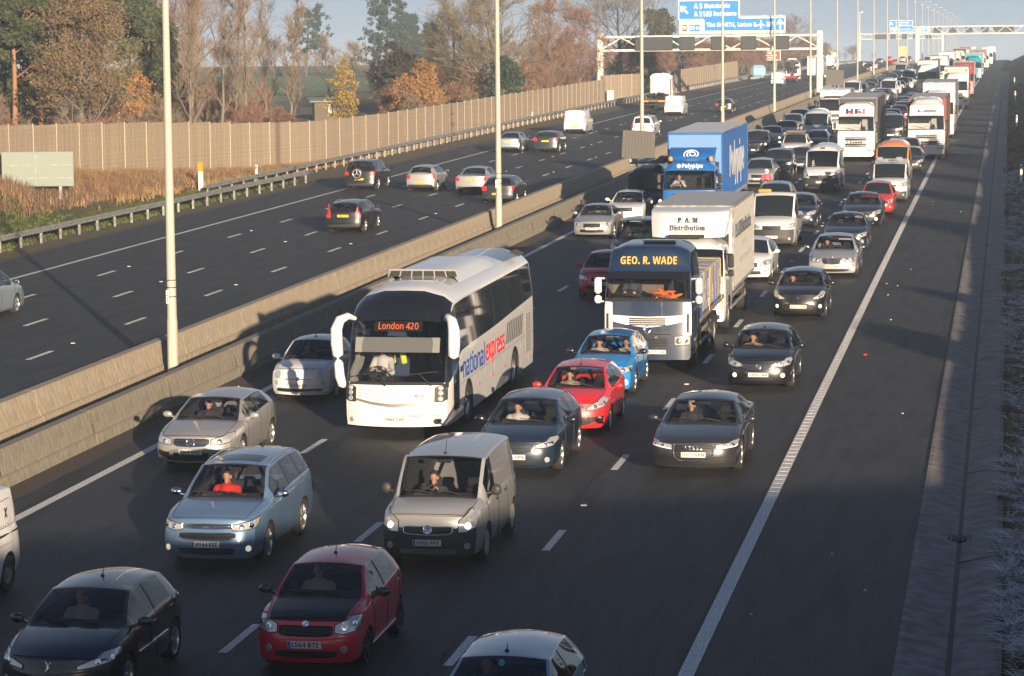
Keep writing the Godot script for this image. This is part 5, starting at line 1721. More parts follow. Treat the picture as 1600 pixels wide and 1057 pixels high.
func big_vehicles() -> void:
	coach()
	var mb: MB
	var P: Dictionary
	var root: Node3D
	# blue flatbed loaded with strapped block packs
	P = build("flatbed_lorry", "navy blue flatbed lorry carrying strapped packs of pale blocks, gold name on its roof", "lorry", cab_shape({"paint": M.p_truck, "wsb": 2.0, "wst": 2.72, "rk": 0.24, "rail_h": 0.50, "roof_w": 1.10, "roofline": [[0.34, 0.14], [0.46, 0.50], [0.62, 0.68], [1.2, 0.74], [2.0, 0.76], [2.3, 0.74]], "lod": 0,
		"front": [[0.0, 0.72, "bumper"]], "mats": {"bumper": M.p_truck}}))
	root = P.root
	stand(root, P, 9.6, 73.9)
	bigs.flat = P
	cab_inside(P, root)
	cab_face(P, root, 0.86, [[[[0.0, 0.98, 1.10], [0.62, 0.98, 1.10]], 1], [[[0.0, 0.70, 0.92], [0.55, 0.70, 0.92]], 3]])
	mb = MB.new()
	patch(mb, P, symm([[0.0, 1.22, 1.52], [0.6, 1.30, 1.54], [0.96, 1.38, 1.56]]), 0.010)
	var o := part("grille_panel", mb, M.p_white, root)
	for k in 4:
		mb = MB.new()
		mb.tube([end_pt(P, -0.5, 1.30 + k * 0.055, 0.014), end_pt(P, 0, 1.30 + k * 0.055, 0.014), end_pt(P, 0.5, 1.30 + k * 0.055, 0.014)], 0.020, 5)
		part("slat", mb, M.dark, o)
	mb = MB.new()
	for sd in [1.0, -1.0]:
		var c := [[0.97 * sd, 0.98, 1.9], [1.08 * sd, 0.98, 1.92], [1.19 * sd, 1.02, 1.92]]
		if sd < 0: c.reverse()
		patch(mb, P, c, 0.008)
	part("corner_panel", mb, M.p_white, root)
	for sd in [1.0, -1.0]:
		mb = MB.new()
		mb.tube([end_pt(P, 1.1 * sd, 1.08, 0.02), end_pt(P, 1.1 * sd, 1.6, 0.02)], 0.028, 6)
		part("air_slot", mb, M.dark, root)
	badge(P, root, 1.17, 0.13, "diamond")
	visor(P, root, M.p_black)
	hgv_mirrors(P, root, M.p_white)
	plate(P, root, "KX51 ECW", 0.56, false, 0.11, false, 0.25)
	var tb := Basis(Vector3.RIGHT, -0.42)
	panel_words(root, "GEO. R. WADE", 0.22, M.gold, Vector3(0, 3.03, P.L * 0.5 - 0.385), tb, null, 1.55)
	panel_words(root, "LTD", 0.09, M.gold, Vector3(0, 2.86, P.L * 0.5 - 0.35), tb, null, 0.26)
	mb = MB.new()
	mb.box(Vector3(0.2, P.wst + 0.78, -0.1 + P.L * 0.5 - 1.2), Vector3(0.9, 0.06, 0.5), Basis.IDENTITY, 0.02)
	part("roof_hatch", mb, M.p_black, root)
	chassis(root, 0.9, -7.0)
	lorry_wheels(P, root, [-3.4, -4.75])
	mb = MB.new()
	mb.box(Vector3(0, 1.22, -4.0), Vector3(2.5, 0.14, 6.6), Basis.IDENTITY, 0.02)
	part("load_bed", mb, M.bed, root)
	mb = MB.new()
	mb.box(Vector3(0, 1.75, -0.75), Vector3(2.48, 1.2, 0.06), Basis.IDENTITY, 0.02)
	part("headboard", mb, M.bed, root)
	for sd in [1.0, -1.0]:
		mb = MB.new()
		for z in [-3.4, -4.75]:
			var a := []
			for k in 9:
				var an := PI * k / 8.0
				a.append([Vector3(sd * 0.88, 0.48 + sin(an) * 0.60, z + cos(an) * 0.60), Vector3(sd * 1.25, 0.48 + sin(an) * 0.60, z + cos(an) * 0.60)])
			mb.grid(a, sd < 0)
		part("mudguard", mb, M.dark, root)
	# its load stands on it: packs
	var tw := root.transform
	var k2 := 0
	for i in 5:
		for x in [-0.61, 0.61]:
			mb = MB.new()
			for j in 4:
				for q in 3: mb.box(Vector3(r(-0.008, 0.008), -0.42 + j * 0.285, -0.38 + q * 0.37), Vector3(1.16 + r(-0.01, 0.01), 0.275, 0.36), Basis.IDENTITY, 0.012)
			var pk := top("block_pack", mb, M.block, ["pack of pale blocks on the flatbed lorry, row %s behind the cab, %s" % [["first", "second", "third", "fourth", "last"][i], "barrier side" if x < 0 else "shoulder side"]][0], "block pack", "packs of pale blocks on the flatbed lorry")
			pk.transform = tw * Transform3D(Basis(Vector3.UP, r(-0.015, 0.015)), Vector3(x, 1.88, -1.5 - i * 1.2))
	for i in 6:
		mb = MB.new()
		var z := -1.25 - i * 1.0
		var lean := 0.25 if i % 2 == 0 else -0.12
		mb.tube([Vector3(1.26, 1.25, z + lean), Vector3(1.245, 2.45, z), Vector3(0.6, 2.475, z), Vector3(-0.6, 2.475, z), Vector3(-1.245, 2.45, z), Vector3(-1.26, 1.25, z + lean)], 0.014, 5)
		part("load_strap", mb, M.strap if i % 3 != 2 else M.strap_y, root)
	# white box lorry with a low cab
	P = build("box_lorry", "white box lorry with a rounded wind deflector and serif lettering behind the flatbed", "lorry", cab_shape({"paint": M.p_white, "wsb": 1.78, "wst": 2.50, "rk": 0.34, "roofline": [[0.62, 0.22], [1.2, 0.34], [2.0, 0.36], [2.3, 0.34]]}))
	root = P.root
	stand(root, P, 9.55, 83.2)
	bigs.box = P
	cab_inside(P, root)
	cab_face(P, root, 0.85, [[[[0.0, 1.0, 1.55], [0.55, 1.02, 1.55]], 5], [[[0.0, 0.45, 0.7], [0.7, 0.45, 0.7]], 3]])
	visor(P, root, M.p_black)
	hgv_mirrors(P, root, M.plastic, 2.2)
	chassis(root, 0.9, -8.4)
	lorry_wheels(P, root, [-5.6])
	body_box(root, -1.35, -8.4, 1.05, 3.72, M.box_side, M.p_white, M.box_roof, M.galv)
	mb = MB.new()
	var rows := []
	for i in 9:
		var f := i / 8.0
		var row := []
		for k in 13:
			var q := k / 6.0 - 1.0
			row.append(Vector3(q * (1.12 + 0.10 * f), lerpf(2.86, 3.64, f), lerpf(0.45, -0.2, pow(f, 1.5)) - 0.30 * pow(absf(q), 4.0) - 0.06 * q * q))
		rows.append(row)
	var lid := []
	for p in rows[8]: lid.append(Vector3(p.x, 3.70, -1.3))
	rows.append(lid)
	mb.grid(rows, true)
	for sd in [0, 12]:
		var sr := []
		for i in 9: sr.append([rows[i][sd], Vector3(rows[i][sd].x, rows[i][sd].y, -1.25)])
		mb.grid(sr, sd == 0)
	part("wind_deflector", mb, M.p_white, root)
	panel_words(root, "P. A. M", 0.17, M.ink_slate, Vector3(0.0, 3.38, 0.17), Basis(Vector3.RIGHT, -0.6), font_serif, 0.62)
	panel_words(root, "Distribution", 0.17, M.ink_slate, Vector3(0.0, 3.15, 0.34), Basis(Vector3.RIGHT, -0.5), font_serif, 1.10)
	mb = MB.new()
	mb.box(Vector3(0, 2.92, 0.62), Vector3(1.1, 0.10, 0.16), Basis.IDENTITY, 0.02)
	part("marker_lamp_bar", mb, M.dark, root)
	panel_words(root, "P.A.M Distribution", 0.42, M.ink_slate, Vector3(1.262, 2.86, -4.6), SIDE, font_serif, 5.2)
	mb = MB.new()
	for q in [[2.32, -4.3, 5], [1.82, -3.6, 15]]:
		for k in q[2]: mb.box(Vector3(1.262, q[0] + r(-0.02, 0.02), q[1] - k * 0.26), Vector3(0.008, r(0.10, 0.2), r(0.06, 0.17)))
	part("small_print", mb, M.ink_pale, root)
	# bright blue curtain-sided lorry
	P = build("curtain_lorry", "bright blue curtain-sided lorry with a spiral emblem above its cab and amber beacons", "lorry", cab_shape({"paint": M.p_poly, "wsb": 1.85, "wst": 2.68, "rk": 0.30, "roofline": [[0.5, 0.30], [1.0, 0.46], [2.0, 0.50], [2.3, 0.48]]}))
	root = P.root
	stand(root, P, 5.1, 123.2)
	bigs.curtain = P
	cab_inside(P, root)
	cab_face(P, root, 0.80, [[[[0.0, 0.95, 1.62], [0.75, 0.98, 1.62]], 4, null, M.p_poly], [[[0.0, 0.45, 0.68], [0.7, 0.45, 0.68]], 2]], 1)
	hgv_mirrors(P, root, M.plastic, 2.3)
	chassis(root, 0.9, -14.0)
	lorry_wheels(P, root, [-2.2, -3.5, -9.6, -10.9, -12.2])
	body_box(root, -1.45, -14.0, 1.1, 4.25, M.curtain_blue, M.curtain_front, M.poly_roof, M.p_poly, 0.012)
	mb = MB.new()
	rows = []
	for i in 7:
		var f := i / 6.0
		var row := []
		for k in 11:
			var q := k / 5.0 - 1.0
			row.append(Vector3(q * 1.06, lerpf(3.02, 3.62, f), lerpf(0.15, -0.75, f * f) - 0.22 * pow(absf(q), 4.0)))
		rows.append(row)
	mb.grid(rows, true)
	mb.box(Vector3(0, 3.25, -0.9), Vector3(1.9, 0.6, 0.25))
	part("wind_deflector", mb, M.p_poly, root)
	mb = MB.new()
	var sp := []
	for k in 41:
		var a := TAU * k / 16.0 + 2.4
		var q := 0.06 + 0.26 * k / 40.0
		sp.append(Vector3(cos(a) * q * 1.3, 3.34 + sin(a) * q * 0.72, -0.10 - (sin(a) * q * 0.72) * 0.75 + 0.02))
	mb.tube(sp, 0.028, 5)
	part("spiral_emblem", mb, M.white, root)
	panel_words(root, "Polypipe", 0.21, M.white, Vector3(0.12, 2.86, P.L * 0.5 - 0.385), Basis(Vector3.RIGHT, -0.55), null, 0.95)
	mb = MB.new()
	mb.ball(Vector3(-0.5, 2.86, P.L * 0.5 - 0.385), Vector3(0.10, 0.10, 0.03), 10)
	part("round_emblem", mb, M.white, root)
	panel_words(root, "Polypipe", 1.5, M.curtain_print, Vector3(1.285, 2.75, -8.2), SIDE, font_bold, 7.2)
	for sd in [1.0, -1.0]:
		mb = MB.new()
		mb.lathe([[0.09, 0.0], [0.10, 0.10], [0.08, 0.17], [0.001, 0.19]], Vector3(sd * 0.92, 3.08, 0.35), Basis.IDENTITY, 10)
		part("amber_beacon", mb, M.amber, root)
	mb = MB.new()
	for k in 26: mb.box(Vector3(1.275, 1.05, -2.0 - k * 0.46), Vector3(0.02, 0.34, 0.05), Basis(Vector3.RIGHT, 0.25))
	part("curtain_buckle", mb, M.steel, root)

# lorries farther up the road, made from a handful of measures
func far_lorry(called: String, label: String, X: float, s: float, d: Dictionary) -> Dictionary:
	var c := {"lod": 1 if s < 260.0 else 2, "wsb": 1.9, "wst": 2.75, "rk": 0.28, "roofline": [[0.5, 0.5], [1.0, 0.85], [2.0, 1.0], [2.3, 1.0]]}
	c.merge(d, true)
	var P := build(called, label, "lorry", cab_shape(c), "")
	var root: Node3D = P.root
	stand(root, P, X, s)
	cab_face(P, root, 0.8, [[[[0.0, 0.95, 1.6], [0.7, 0.98, 1.6]], 4 if s < 260 else 2, null, d.get("slat", M.p_white)]] if s < 500 else [], d.get("lit", 0))
	if s < 450: hgv_mirrors(P, root, M.plastic, 2.35)
	if s < 330: visor(P, root, M.glass_dark)
	var ln: float = d.get("len", 12.5)
	var yt: float = d.get("yt", 4.0)
	chassis(root, 0.9, -1.4 - ln, s < 300)
	lorry_wheels(P, root, [-2.2, -0.9 - ln * 0.72, -2.2 - ln * 0.72] if ln > 9 else [-0.4 - ln * 0.7])
	if d.has("side"): body_box(root, -1.4, -1.4 - ln, 1.1, yt, d.side, d.get("front_m", d.side), d.get("roof_m", M.box_roof), d.get("frame", M.galv))
	return P

func big_materials() -> void:
	M.satin_black = mat(grey(0.012), 0.35)
	M.sticker = mat(Color(0.1, 0.5, 0.6), 0.4)
	M.glass_coach = mat(Color(0.012, 0.016, 0.022), 0.05)
	M.led = mat(Color(0.5, 0.12, 0.03), 0.5)
	M.led.emission_enabled = true
	M.led.emission = Color(1.0, 0.36, 0.14)
	M.led.emission_energy_multiplier = 0.35
	M.blind = mat(Color(0.15, 0.155, 0.155), 0.8)
	M.seat_blue = mat(Color(0.03, 0.045, 0.10), 0.9)
	M.hivis = mat(Color(0.55, 0.65, 0.05), 0.8)
	M.ink_blue = mat(Color(0.015, 0.06, 0.22), 0.4)
	M.ink_red = mat(Color(0.50, 0.012, 0.03), 0.4)
	M.ink_navy = mat(Color(0.008, 0.03, 0.10), 0.4)
	M.ink_slate = mat(Color(0.06, 0.075, 0.095), 0.5)
	M.ink_pale = mat(Color(0.28, 0.30, 0.32), 0.5)
	M.gold = mat(Color(0.62, 0.36, 0.06), 0.4)
	M.p_truck = paint(Color(0.007, 0.020, 0.052), 0.0, 0.35)
	M.p_poly = paint(Color(0.010, 0.105, 0.35), 0.0, 0.4)
	M.bed = mat(Color(0.16, 0.13, 0.10), 0.85)
	M.block = mat(Color(0.44, 0.38, 0.29), 0.9)
	M.block.albedo_texture = noise_tex(0.05, 256, 4, [[0.2, 0.8], [grey(0.75), grey(1.0)]], 81)
	tri_tex(M.block, 0.7)
	M.strap = mat(Color(0.03, 0.09, 0.30), 0.7)
	M.strap_y = mat(Color(0.40, 0.33, 0.16), 0.7)
	M.box_side = mat(Color(0.58, 0.56, 0.52), 0.5)
	M.box_side.albedo_texture = noise_tex(0.03, 512, 5, [[0.2, 0.5, 0.8], [Color(0.87, 0.85, 0.82), grey(0.97), grey(1.0)]], 82)
	tri_tex(M.box_side, 0.25, false)
	M.box_roof = mat(Color(0.46, 0.47, 0.48), 0.6)
	M.box_roof.albedo_texture = M.box_side.albedo_texture
	tri_tex(M.box_roof, 0.3, false)
	M.poly_roof = mat(Color(0.68, 0.70, 0.70), 0.6)
	M.poly_roof.albedo_texture = M.box_side.albedo_texture
	tri_tex(M.poly_roof, 0.2, false)
	M.curtain_blue = mat(Color(0.02, 0.11, 0.36), 0.55)
	M.curtain_front = mat(Color(0.10, 0.22, 0.45), 0.6)
	M.curtain_print = mat(Color(0.42, 0.46, 0.52), 0.6)
	M.curtain_dark = mat(Color(0.035, 0.032, 0.036), 0.6)
	M.brown_side = mat(Color(0.16, 0.055, 0.045), 0.6)
	M.grey_side = mat(Color(0.14, 0.15, 0.17), 0.6)
	M.p_palevan = paint(Color(0.42, 0.50, 0.56), 0.0, 0.4)
	M.p_teal = paint(Color(0.01, 0.22, 0.30), 0.0, 0.4)
	M.teal_side = mat(Color(0.015, 0.24, 0.32), 0.5)
	M.p_orange_pale = paint(Color(0.62, 0.36, 0.16), 0.0, 0.4)
	M.bike_green = paint(Color(0.12, 0.42, 0.05), 0.0, 0.4)
	M.board_back = mat(Color(0.085, 0.08, 0.072), 0.7)
	M.timber_dark = mat(Color(0.10, 0.075, 0.055), 0.9)
	M.orange_vest = mat(Color(0.75, 0.16, 0.02), 0.8)
	M.pink = mat(Color(0.50, 0.08, 0.12), 0.7)
	M.pink_dark = mat(Color(0.45, 0.02, 0.07), 0.7)
	M.pod_blue = mat(Color(0.22, 0.40, 0.50), 0.5)

# ---------------------------------------------------------------- the rest of the traffic
var protos := {}
const ORD := ["first", "second", "third", "fourth", "fifth", "sixth", "seventh", "eighth", "ninth", "tenth", "11th", "12th", "13th", "14th", "15th", "16th", "17th", "18th", "19th", "20th", "21st", "22nd", "23rd", "24th", "25th", "26th", "27th", "28th", "29th", "30th", "31st", "32nd", "33rd", "34th", "35th", "36th", "37th", "38th", "39th", "40th", "41st", "42nd", "43rd", "44th", "45th", "46th", "47th", "48th", "49th", "50th", "51st", "52nd", "53rd", "54th", "55th", "56th", "57th", "58th", "59th", "60th"]
func body_kind(kind: String, lod: int, away: bool) -> Dictionary:
	var d := {}
	match kind:
		"hatch": d = hatch({"L": r(3.85, 4.2), "W": r(1.70, 1.78), "hf": 0.80})
		"saloon": d = saloon({"L": r(4.5, 4.9)})
		"estate": d = estate({"L": r(4.45, 4.8)})
		"suv": d = estate({"L": r(4.4, 4.75), "W": 1.88, "H": r(1.68, 1.80), "hf": 0.98, "hc": 1.18, "b1": 1.08, "b2": 1.17, "hb": 1.2, "hE": 1.1, "rw": 0.37, "bot_y": 0.25, "tR": 4.15, "tb": 4.4, "roofw": 0.36, "tc": 1.2, "th": 1.9})
		"mpv": d = estate({"L": 4.4, "W": 1.80, "H": 1.64, "hf": 0.88, "hc": 1.10, "tc": 0.98, "th": 1.86, "b1": 1.0, "b2": 1.08, "hb": 1.1})
		"small_van": d = hatch({"L": 4.4, "W": 1.84, "H": 1.85, "hf": 0.98, "hc": 1.16, "tc": 0.95, "th": 1.62, "tR": 4.3, "tb": 4.38, "hb": 1.3, "hE": 1.2, "drop": 0.04, "b1": 1.05, "b2": 1.10, "rw": 0.325, "bow_r": 0.05, "roofw": 0.40, "tn": 2.6, "sg": [[1.15, 2.0]], "doors": [[1.0, 2.05]], "rimstyle": "cap", "rim": M.cap})
		"mid_van": d = hatch({"L": 4.9, "W": 1.93, "H": 1.96, "hf": 1.02, "hc": 1.24, "tc": 1.02, "th": 1.80, "tR": 4.8, "tb": 4.87, "hb": 1.3, "hE": 1.2, "drop": 0.03, "b1": 1.12, "b2": 1.15, "rw": 0.335, "bow_r": 0.04, "roofw": 0.42, "tn": 3.0, "sg": [[1.25, 2.2]], "doors": [[1.1, 2.25]], "rimstyle": "cap", "rim": M.cap, "tf": 1.0, "tr": 4.0})
		"big_van": d = hatch({"L": 5.6, "W": 2.04, "H": 2.48, "hf": 1.05, "hc": 1.34, "tc": 0.98, "th": 1.86, "tR": 5.5, "tb": 5.57, "hb": 1.3, "hE": 1.2, "drop": 0.03, "b1": 1.22, "b2": 1.25, "rw": 0.345, "bow_r": 0.04, "roofw": 0.43, "tn": 3.4, "sg": [[1.25, 2.15]], "doors": [[1.1, 2.2]], "rimstyle": "cap", "rim": M.cap, "tf": 1.0, "tr": 4.4, "front": [[0.0, 0.66, "trim"]],
			"top": [[0.0, 1.02], [0.06, 1.06], [0.5, 1.24], [0.98, 1.36], [1.2, 1.62], [1.65, 2.05], [1.86, 2.18], [2.2, 2.36], [2.9, 2.47], [5.4, 2.47], [5.57, 2.40], [5.6, 2.3]], "rail": [[0.0, 1.0], [0.5, 1.2], [0.98, 1.32], [1.86, 2.10], [2.4, 2.12], [5.6, 2.12]]})
		"pickup": d = estate({"L": 5.1, "W": 1.84, "H": 1.78, "hf": 1.02, "hc": 1.20, "tc": 1.35, "th": 1.95, "tR": 4.85, "tb": 5.02, "hb": 1.1, "b1": 1.1, "b2": 1.12, "rw": 0.38, "bot_y": 0.30, "tf": 0.95, "tr": 3.95, "tB": 2.75, "tC": 3.4, "tD": 4.7, "roofw": 0.36})
	d.lod = lod
	var W: float = d.get("W", 1.8)
	var hf: float = d.hf
	if not d.has("head"): d.head = [[W * 0.26, hf - 0.20, hf - 0.10], [W * 0.36, hf - 0.20, hf - 0.03], [W * 0.47, hf - 0.15, hf - 0.01], [W * 0.56, hf - 0.08, hf]]
	d.spots = [[W * 0.36, hf - 0.12, 0.06]] if lod < 2 else []
	if not d.has("gr"): d.gr = [[[[0.0, hf - 0.26, hf - 0.10], [W * 0.20, hf - 0.25, hf - 0.10]], 2, M.chrome if lod < 2 else null], [[[0.0, 0.28, 0.42], [W * 0.28, 0.29, 0.41]], 1]]
	if away:
		d.gr = []
		var b: float = d.get("b2", 1.0)
		d.tl = [[W * 0.33, b - 0.30, b - 0.10], [W * 0.43, b - 0.30, b - 0.05], [W * 0.54, b - 0.22, b - 0.06]]
		d.rplate = ["", 0.66]
		d.tailbar = [[0.0, 0.28, 0.42], [W * 0.40, 0.29, 0.42]]
	else:
		d.plate = ["", 0.47]
		if lod < 2: d.fog = [W * 0.38, 0.40, 0.05]
	d.mir = [d.get("b1", 0.95) + 0.08, lerpf(d.tc, d.th, 0.38)]
	return d
# a member of the traffic; prototypes are copied and repainted beyond 150 m
func vehicle(called: String, label: String, category: String, kind: String, X: float, s: float, pm: Material, opt := {}) -> Node3D:
	var away: bool = opt.get("away", false)
	var lod: int = opt.get("lod", 1 if s < 260.0 else 2)
	if opt.get("own", false) or s < 150.0:
		var d := body_kind(kind, lod, away)
		d.merge(opt, true)
		d.paint = pm
		if not d.has("mirm"): d.mirm = pm if not kind.ends_with("van") else M.plastic
		var P := build(called, label, category, d)
		stand(P.root, P, X, s, away)
		P.root.set_meta("L", P.L)
		return P.root
	var key := "%s%d%s%d%s" % [kind, lod, away, opt.get("var", 0), opt.get("lit", 0)]
	if not protos.has(key):
		var d := body_kind(kind, lod, away)
		d.paint = M.p_proto
		d.mirm = M.p_proto
		d.lit = opt.get("lit", 0)
		if d.lit > 0: d.spots = [[d.get("W", 1.8) * 0.37, d.hf - 0.12, 0.085]]
		var P := build(called, label, category, d)
		protos[key] = [P.root, P]
		stand(P.root, P, X, s, away)
		P.root.set_meta("own_paint", pm)
		return P.root
	var o := copy(protos[key][0], called, label, category)
	repaint(o, M.p_proto, pm)
	o.remove_meta("own_paint")
	stand(o, protos[key][1], X, s, away)
	return o
func finish_protos() -> void:
	for k in protos:
		var o: Node3D = protos[k][0]
		repaint(o, M.p_proto, o.get_meta("own_paint"))
		o.remove_meta("own_paint")

func queue() -> void:
	M.p_proto = paint(grey(0.2))
	var P: Dictionary
	var mb: MB
	var o: Node3D
	# near lane, behind the silver saloon
	vehicle("saloon", "dark blue saloon close behind the silver saloon, daylight on its lamps", "car", "saloon", 12.75, 112.3, M.p_navy, {"lod": 0, "gr": [[[[0.06, 0.54, 0.68], [0.28, 0.55, 0.68]], 2, M.chrome], [[[0.0, 0.26, 0.40], [0.5, 0.28, 0.38]], 1]]})
	vehicle("saloon", "black saloon with both fog lamps lit in front of the small red car", "car", "saloon", 12.75, 125.0, M.p_black, {"lod": 0, "fog": [0.66, 0.36, 0.06, 1], "plate": ["LM59", 0.46]})
	vehicle("hatchback", "small red hatchback squeezed between the black saloon and the white van with roof bars", "car", "hatch", 13.1, 132.0, M.p_red2, {"L": 3.75, "W": 1.66, "H": 1.53})
	o = vehicle("small_van", "white van with roof bars and two angled roof lamps behind the small red car", "van", "mid_van", 13.3, 141.0, M.p_white, {"front": [[0.0, 0.55, "trim"]]})
	mb = MB.new()
	for z in [0.6, -0.4, -1.4]: mb.tube([Vector3(-0.8, 2.02, z), Vector3(0.8, 2.02, z)], 0.03, 6)
	part("roof_bar", mb, M.galv, o)
	for x in [-0.55, 0.45]:
		mb = MB.new()
		mb.box(Vector3(x, 2.14, 0.5), Vector3(0.34, 0.20, 0.12), Basis(Vector3.RIGHT, -0.6), 0.04)
		part("work_lamp", mb, M.lens, o)
	o = vehicle("tall_van", "tall white van with a bright orange roof front in the shoulder lane", "van", "big_van", 12.9, 153.8, M.p_white, {"own": true, "rules": [[0.0, 1.0, 11, 13, "bonnet"], [1.88, 2.75, 7, 13, "orange_cap"], [1.0, 1.9, 9, 10, "orange_cap"]], "mats": {"orange_cap": M.p_orange}})
	vehicle("hatchback", "dark grey hatchback half hidden behind the orange-capped van", "car", "hatch", 13.4, 168.0, M.p_dkgrey, {"lit": 0})
	vehicle("hatchback", "maroon hatchback right in front of the white lorry with the curved roof", "car", "mpv", 12.95, 176.5, M.p_maroon, {"H": 1.56})
	# third lane from the barrier
	o = vehicle("tipper_van", "white dropside van with an amber light bar beside the white box lorry", "van", "mid_van", 9.65, 113.4, M.p_white, {"L": 5.4, "H": 2.2, "W": 1.98, "hc": 1.3, "hf": 1.05, "b1": 1.18, "b2": 1.2, "top": [[0.0, 1.0], [0.06, 1.05], [0.5, 1.2], [1.0, 1.3], [1.2, 1.52], [1.62, 1.98], [1.8, 2.1], [2.1, 2.2], [2.6, 2.18], [2.66, 1.2], [5.4, 1.15]], "tc": 1.0, "th": 1.8, "tR": 5.0, "tb": 5.3, "rules": [[2.6, 5.4, 0, 13, "dropside_deck"]], "mats": {"dropside_deck": M.p_white}, "sg": [[1.25, 2.3]], "doors": [[1.1, 2.35]], "rwin": null, "front": [[0.0, 0.74, "trim"]], "cr": 0.06, "lit": 0})
	mb = MB.new()
	mb.box(Vector3(-0.45, 2.26, 0.55), Vector3(0.55, 0.13, 0.24), Basis.IDENTITY, 0.04)
	part("light_bar", mb, M.amber, o)
	vehicle("hatchback", "white hatchback mostly hidden behind the white box lorry", "car", "hatch", 10.0, 99.0, M.p_white, {"tB": 2.3})
	vehicle("hatchback", "dark blue hatchback beside the dropside van with the amber light bar", "car", "hatch", 9.9, 124.0, M.p_navy, {"lod": 0, "L": 4.3, "W": 1.8, "H": 1.48})
	vehicle("estate_car", "blue roofed estate car just behind the dropside van", "car", "mpv", 8.35, 129.5, M.p_dkblue)
	o = vehicle("large_van", "white high-roofed van with black bumper and diamond badge in open road", "van", "big_van", 9.3, 149.2, M.p_white, {"own": true, "lod": 0, "cab": true, "seat_y": 0.55, "rear_seat": false, "visors": false, "head": [[0.60, 0.72, 0.82], [0.78, 0.76, 1.05], [0.98, 0.86, 1.14], [1.12, 0.96, 1.14]], "gr": [[[[0.0, 0.72, 0.92], [0.5, 0.72, 0.90], [0.66, 0.74, 0.88]], 3, M.chrome], [[[0.0, 0.30, 0.44], [0.6, 0.30, 0.44]], 2]], "plate": ["WP64 TZO", 0.55], "badge": [0.86, 0.10, "diamond"]})
	# second lane
	vehicle("city_car", "tiny red car with one red mirror peeping past the flatbed lorry's cab", "car", "hatch", 5.45, 93.3, M.p_red, {"lod": 0, "L": 2.98, "W": 1.68, "H": 1.5, "tc": 0.78, "th": 1.5, "tR": 2.6, "tb": 2.9, "tf": 0.5, "tr": 2.5, "tB": 1.9, "three": true, "doors": [[0.9, 2.0]], "sg": [[1.0, 1.9]], "plate": ["LR09 VXE", 0.48], "mirm": M.p_red2, "hf": 0.86})
	vehicle("off_roader", "dark green boxy off-roader tucked between the tiny red car and the bright blue lorry", "car", "suv", 5.25, 103.2, M.p_green, {"lod": 0, "W": 1.96, "H": 1.86, "roofw": 0.40, "L": 4.8, "tn": 3.0})
	vehicle("off_roader", "silver estate car behind the motorcycle and the blue curtain lorry", "car", "estate", 5.5, 153.5, M.p_silver)
	vehicle("off_roader", "black off-roader with a lit headlamp behind the silver estate car", "car", "suv", 5.85, 162.0, M.p_black, {"own": true, "H": 1.66, "lit": 1, "spots": [[0.72, 0.86, 0.07]]})
	vehicle("off_roader", "dark saloon with lit lamps overlapping the black off-roader's side", "car", "saloon", 6.7, 168.5, M.p_gunmetal, {"lit": 1})
	o = vehicle("estate_car", "white estate car with a flat brown roof box", "car", "suv", 5.35, 181.5, M.p_white)
	mb = MB.new()
	mb.box(Vector3(0, 1.86, -0.6), Vector3(1.3, 0.12, 2.2), Basis.IDENTITY, 0.04)
	part("roof_box", mb, M.bed, o)
	vehicle("hatchback", "dark blue hatchback between the white estate car and the pale blue van", "car", "hatch", 6.0, 193.5, M.p_navy)
	o = vehicle("tall_van", "pale blue-white high-roofed van with a dark square emblem above its windscreen", "van", "big_van", 5.0, 207.0, M.p_palevan, {"own": true, "lit": 1, "spots": [[0.8, 0.93, 0.09]]})
	mb = MB.new()
	for k in 4: mb.box(Vector3(-0.13 + 0.13 * (k % 2) + 0.05, 2.24 + 0.11 * (k / 2), 0.62 - 0.15 * (k / 2)), Vector3(0.14 - 0.02 * k, 0.08, 0.03), Basis(Vector3.RIGHT, -0.9))
	part("emblem", mb, M.ink_navy, o)
	# fast lane
	vehicle("coupe", "silver convertible coupe by the barrier, its shadow on the concrete", "car", "saloon", 1.45, 117.9, M.p_warm, {"lod": 0, "L": 4.5, "W": 1.76, "H": 1.41, "plate": ["MJ07 VRY", 0.45], "three": true, "doors": [[1.35, 2.7]], "hf": 0.78, "tc": 1.2, "th": 1.95, "tR": 3.0, "tb": 3.8})
	vehicle("crossover", "white crossover with round lamps between the silver coupe and the black van", "car", "suv", 1.95, 124.6, M.p_white, {"lod": 0, "L": 4.13, "W": 1.77, "H": 1.57, "hf": 0.92, "hc": 1.08, "roofw": 0.33, "head": [[0.38, 0.60, 0.74], [0.52, 0.56, 0.76], [0.66, 0.60, 0.74]], "spots": [[0.52, 0.66, 0.10]], "lit": 1, "tR": 3.6, "tb": 4.0})
	o = vehicle("large_van", "black van with a loaded roof rack and a lit headlamp beside the blue lorry", "van", "big_van", 2.2, 129.0, M.p_black, {"own": true, "lod": 0, "H": 2.3, "lit": 1, "head": [[0.70, 0.72, 0.84], [0.84, 0.76, 1.02], [1.0, 0.86, 1.10]], "spots": [[0.84, 0.88, 0.09]]})
	mb = MB.new()
	for k in 6: mb.tube([Vector3(-0.85, 2.58, 0.9 - k * 0.55), Vector3(0.85, 2.58, 0.9 - k * 0.55)], 0.025, 5)
	for x in [-0.85, -0.3, 0.3, 0.85]: mb.tube([Vector3(x, 2.6, 1.0), Vector3(x, 2.6, -2.3)], 0.025, 5)
	part("roof_rack", mb, M.galv, o)
	mb = MB.new()
	for x in [-0.45, 0.05]: mb.tube([Vector3(x, 2.68, 0.8), Vector3(x, 2.68, -2.2)], 0.03, 5)
	for k in 10: mb.tube([Vector3(-0.45, 2.68, 0.7 - k * 0.3), Vector3(0.05, 2.68, 0.7 - k * 0.3)], 0.018, 5)
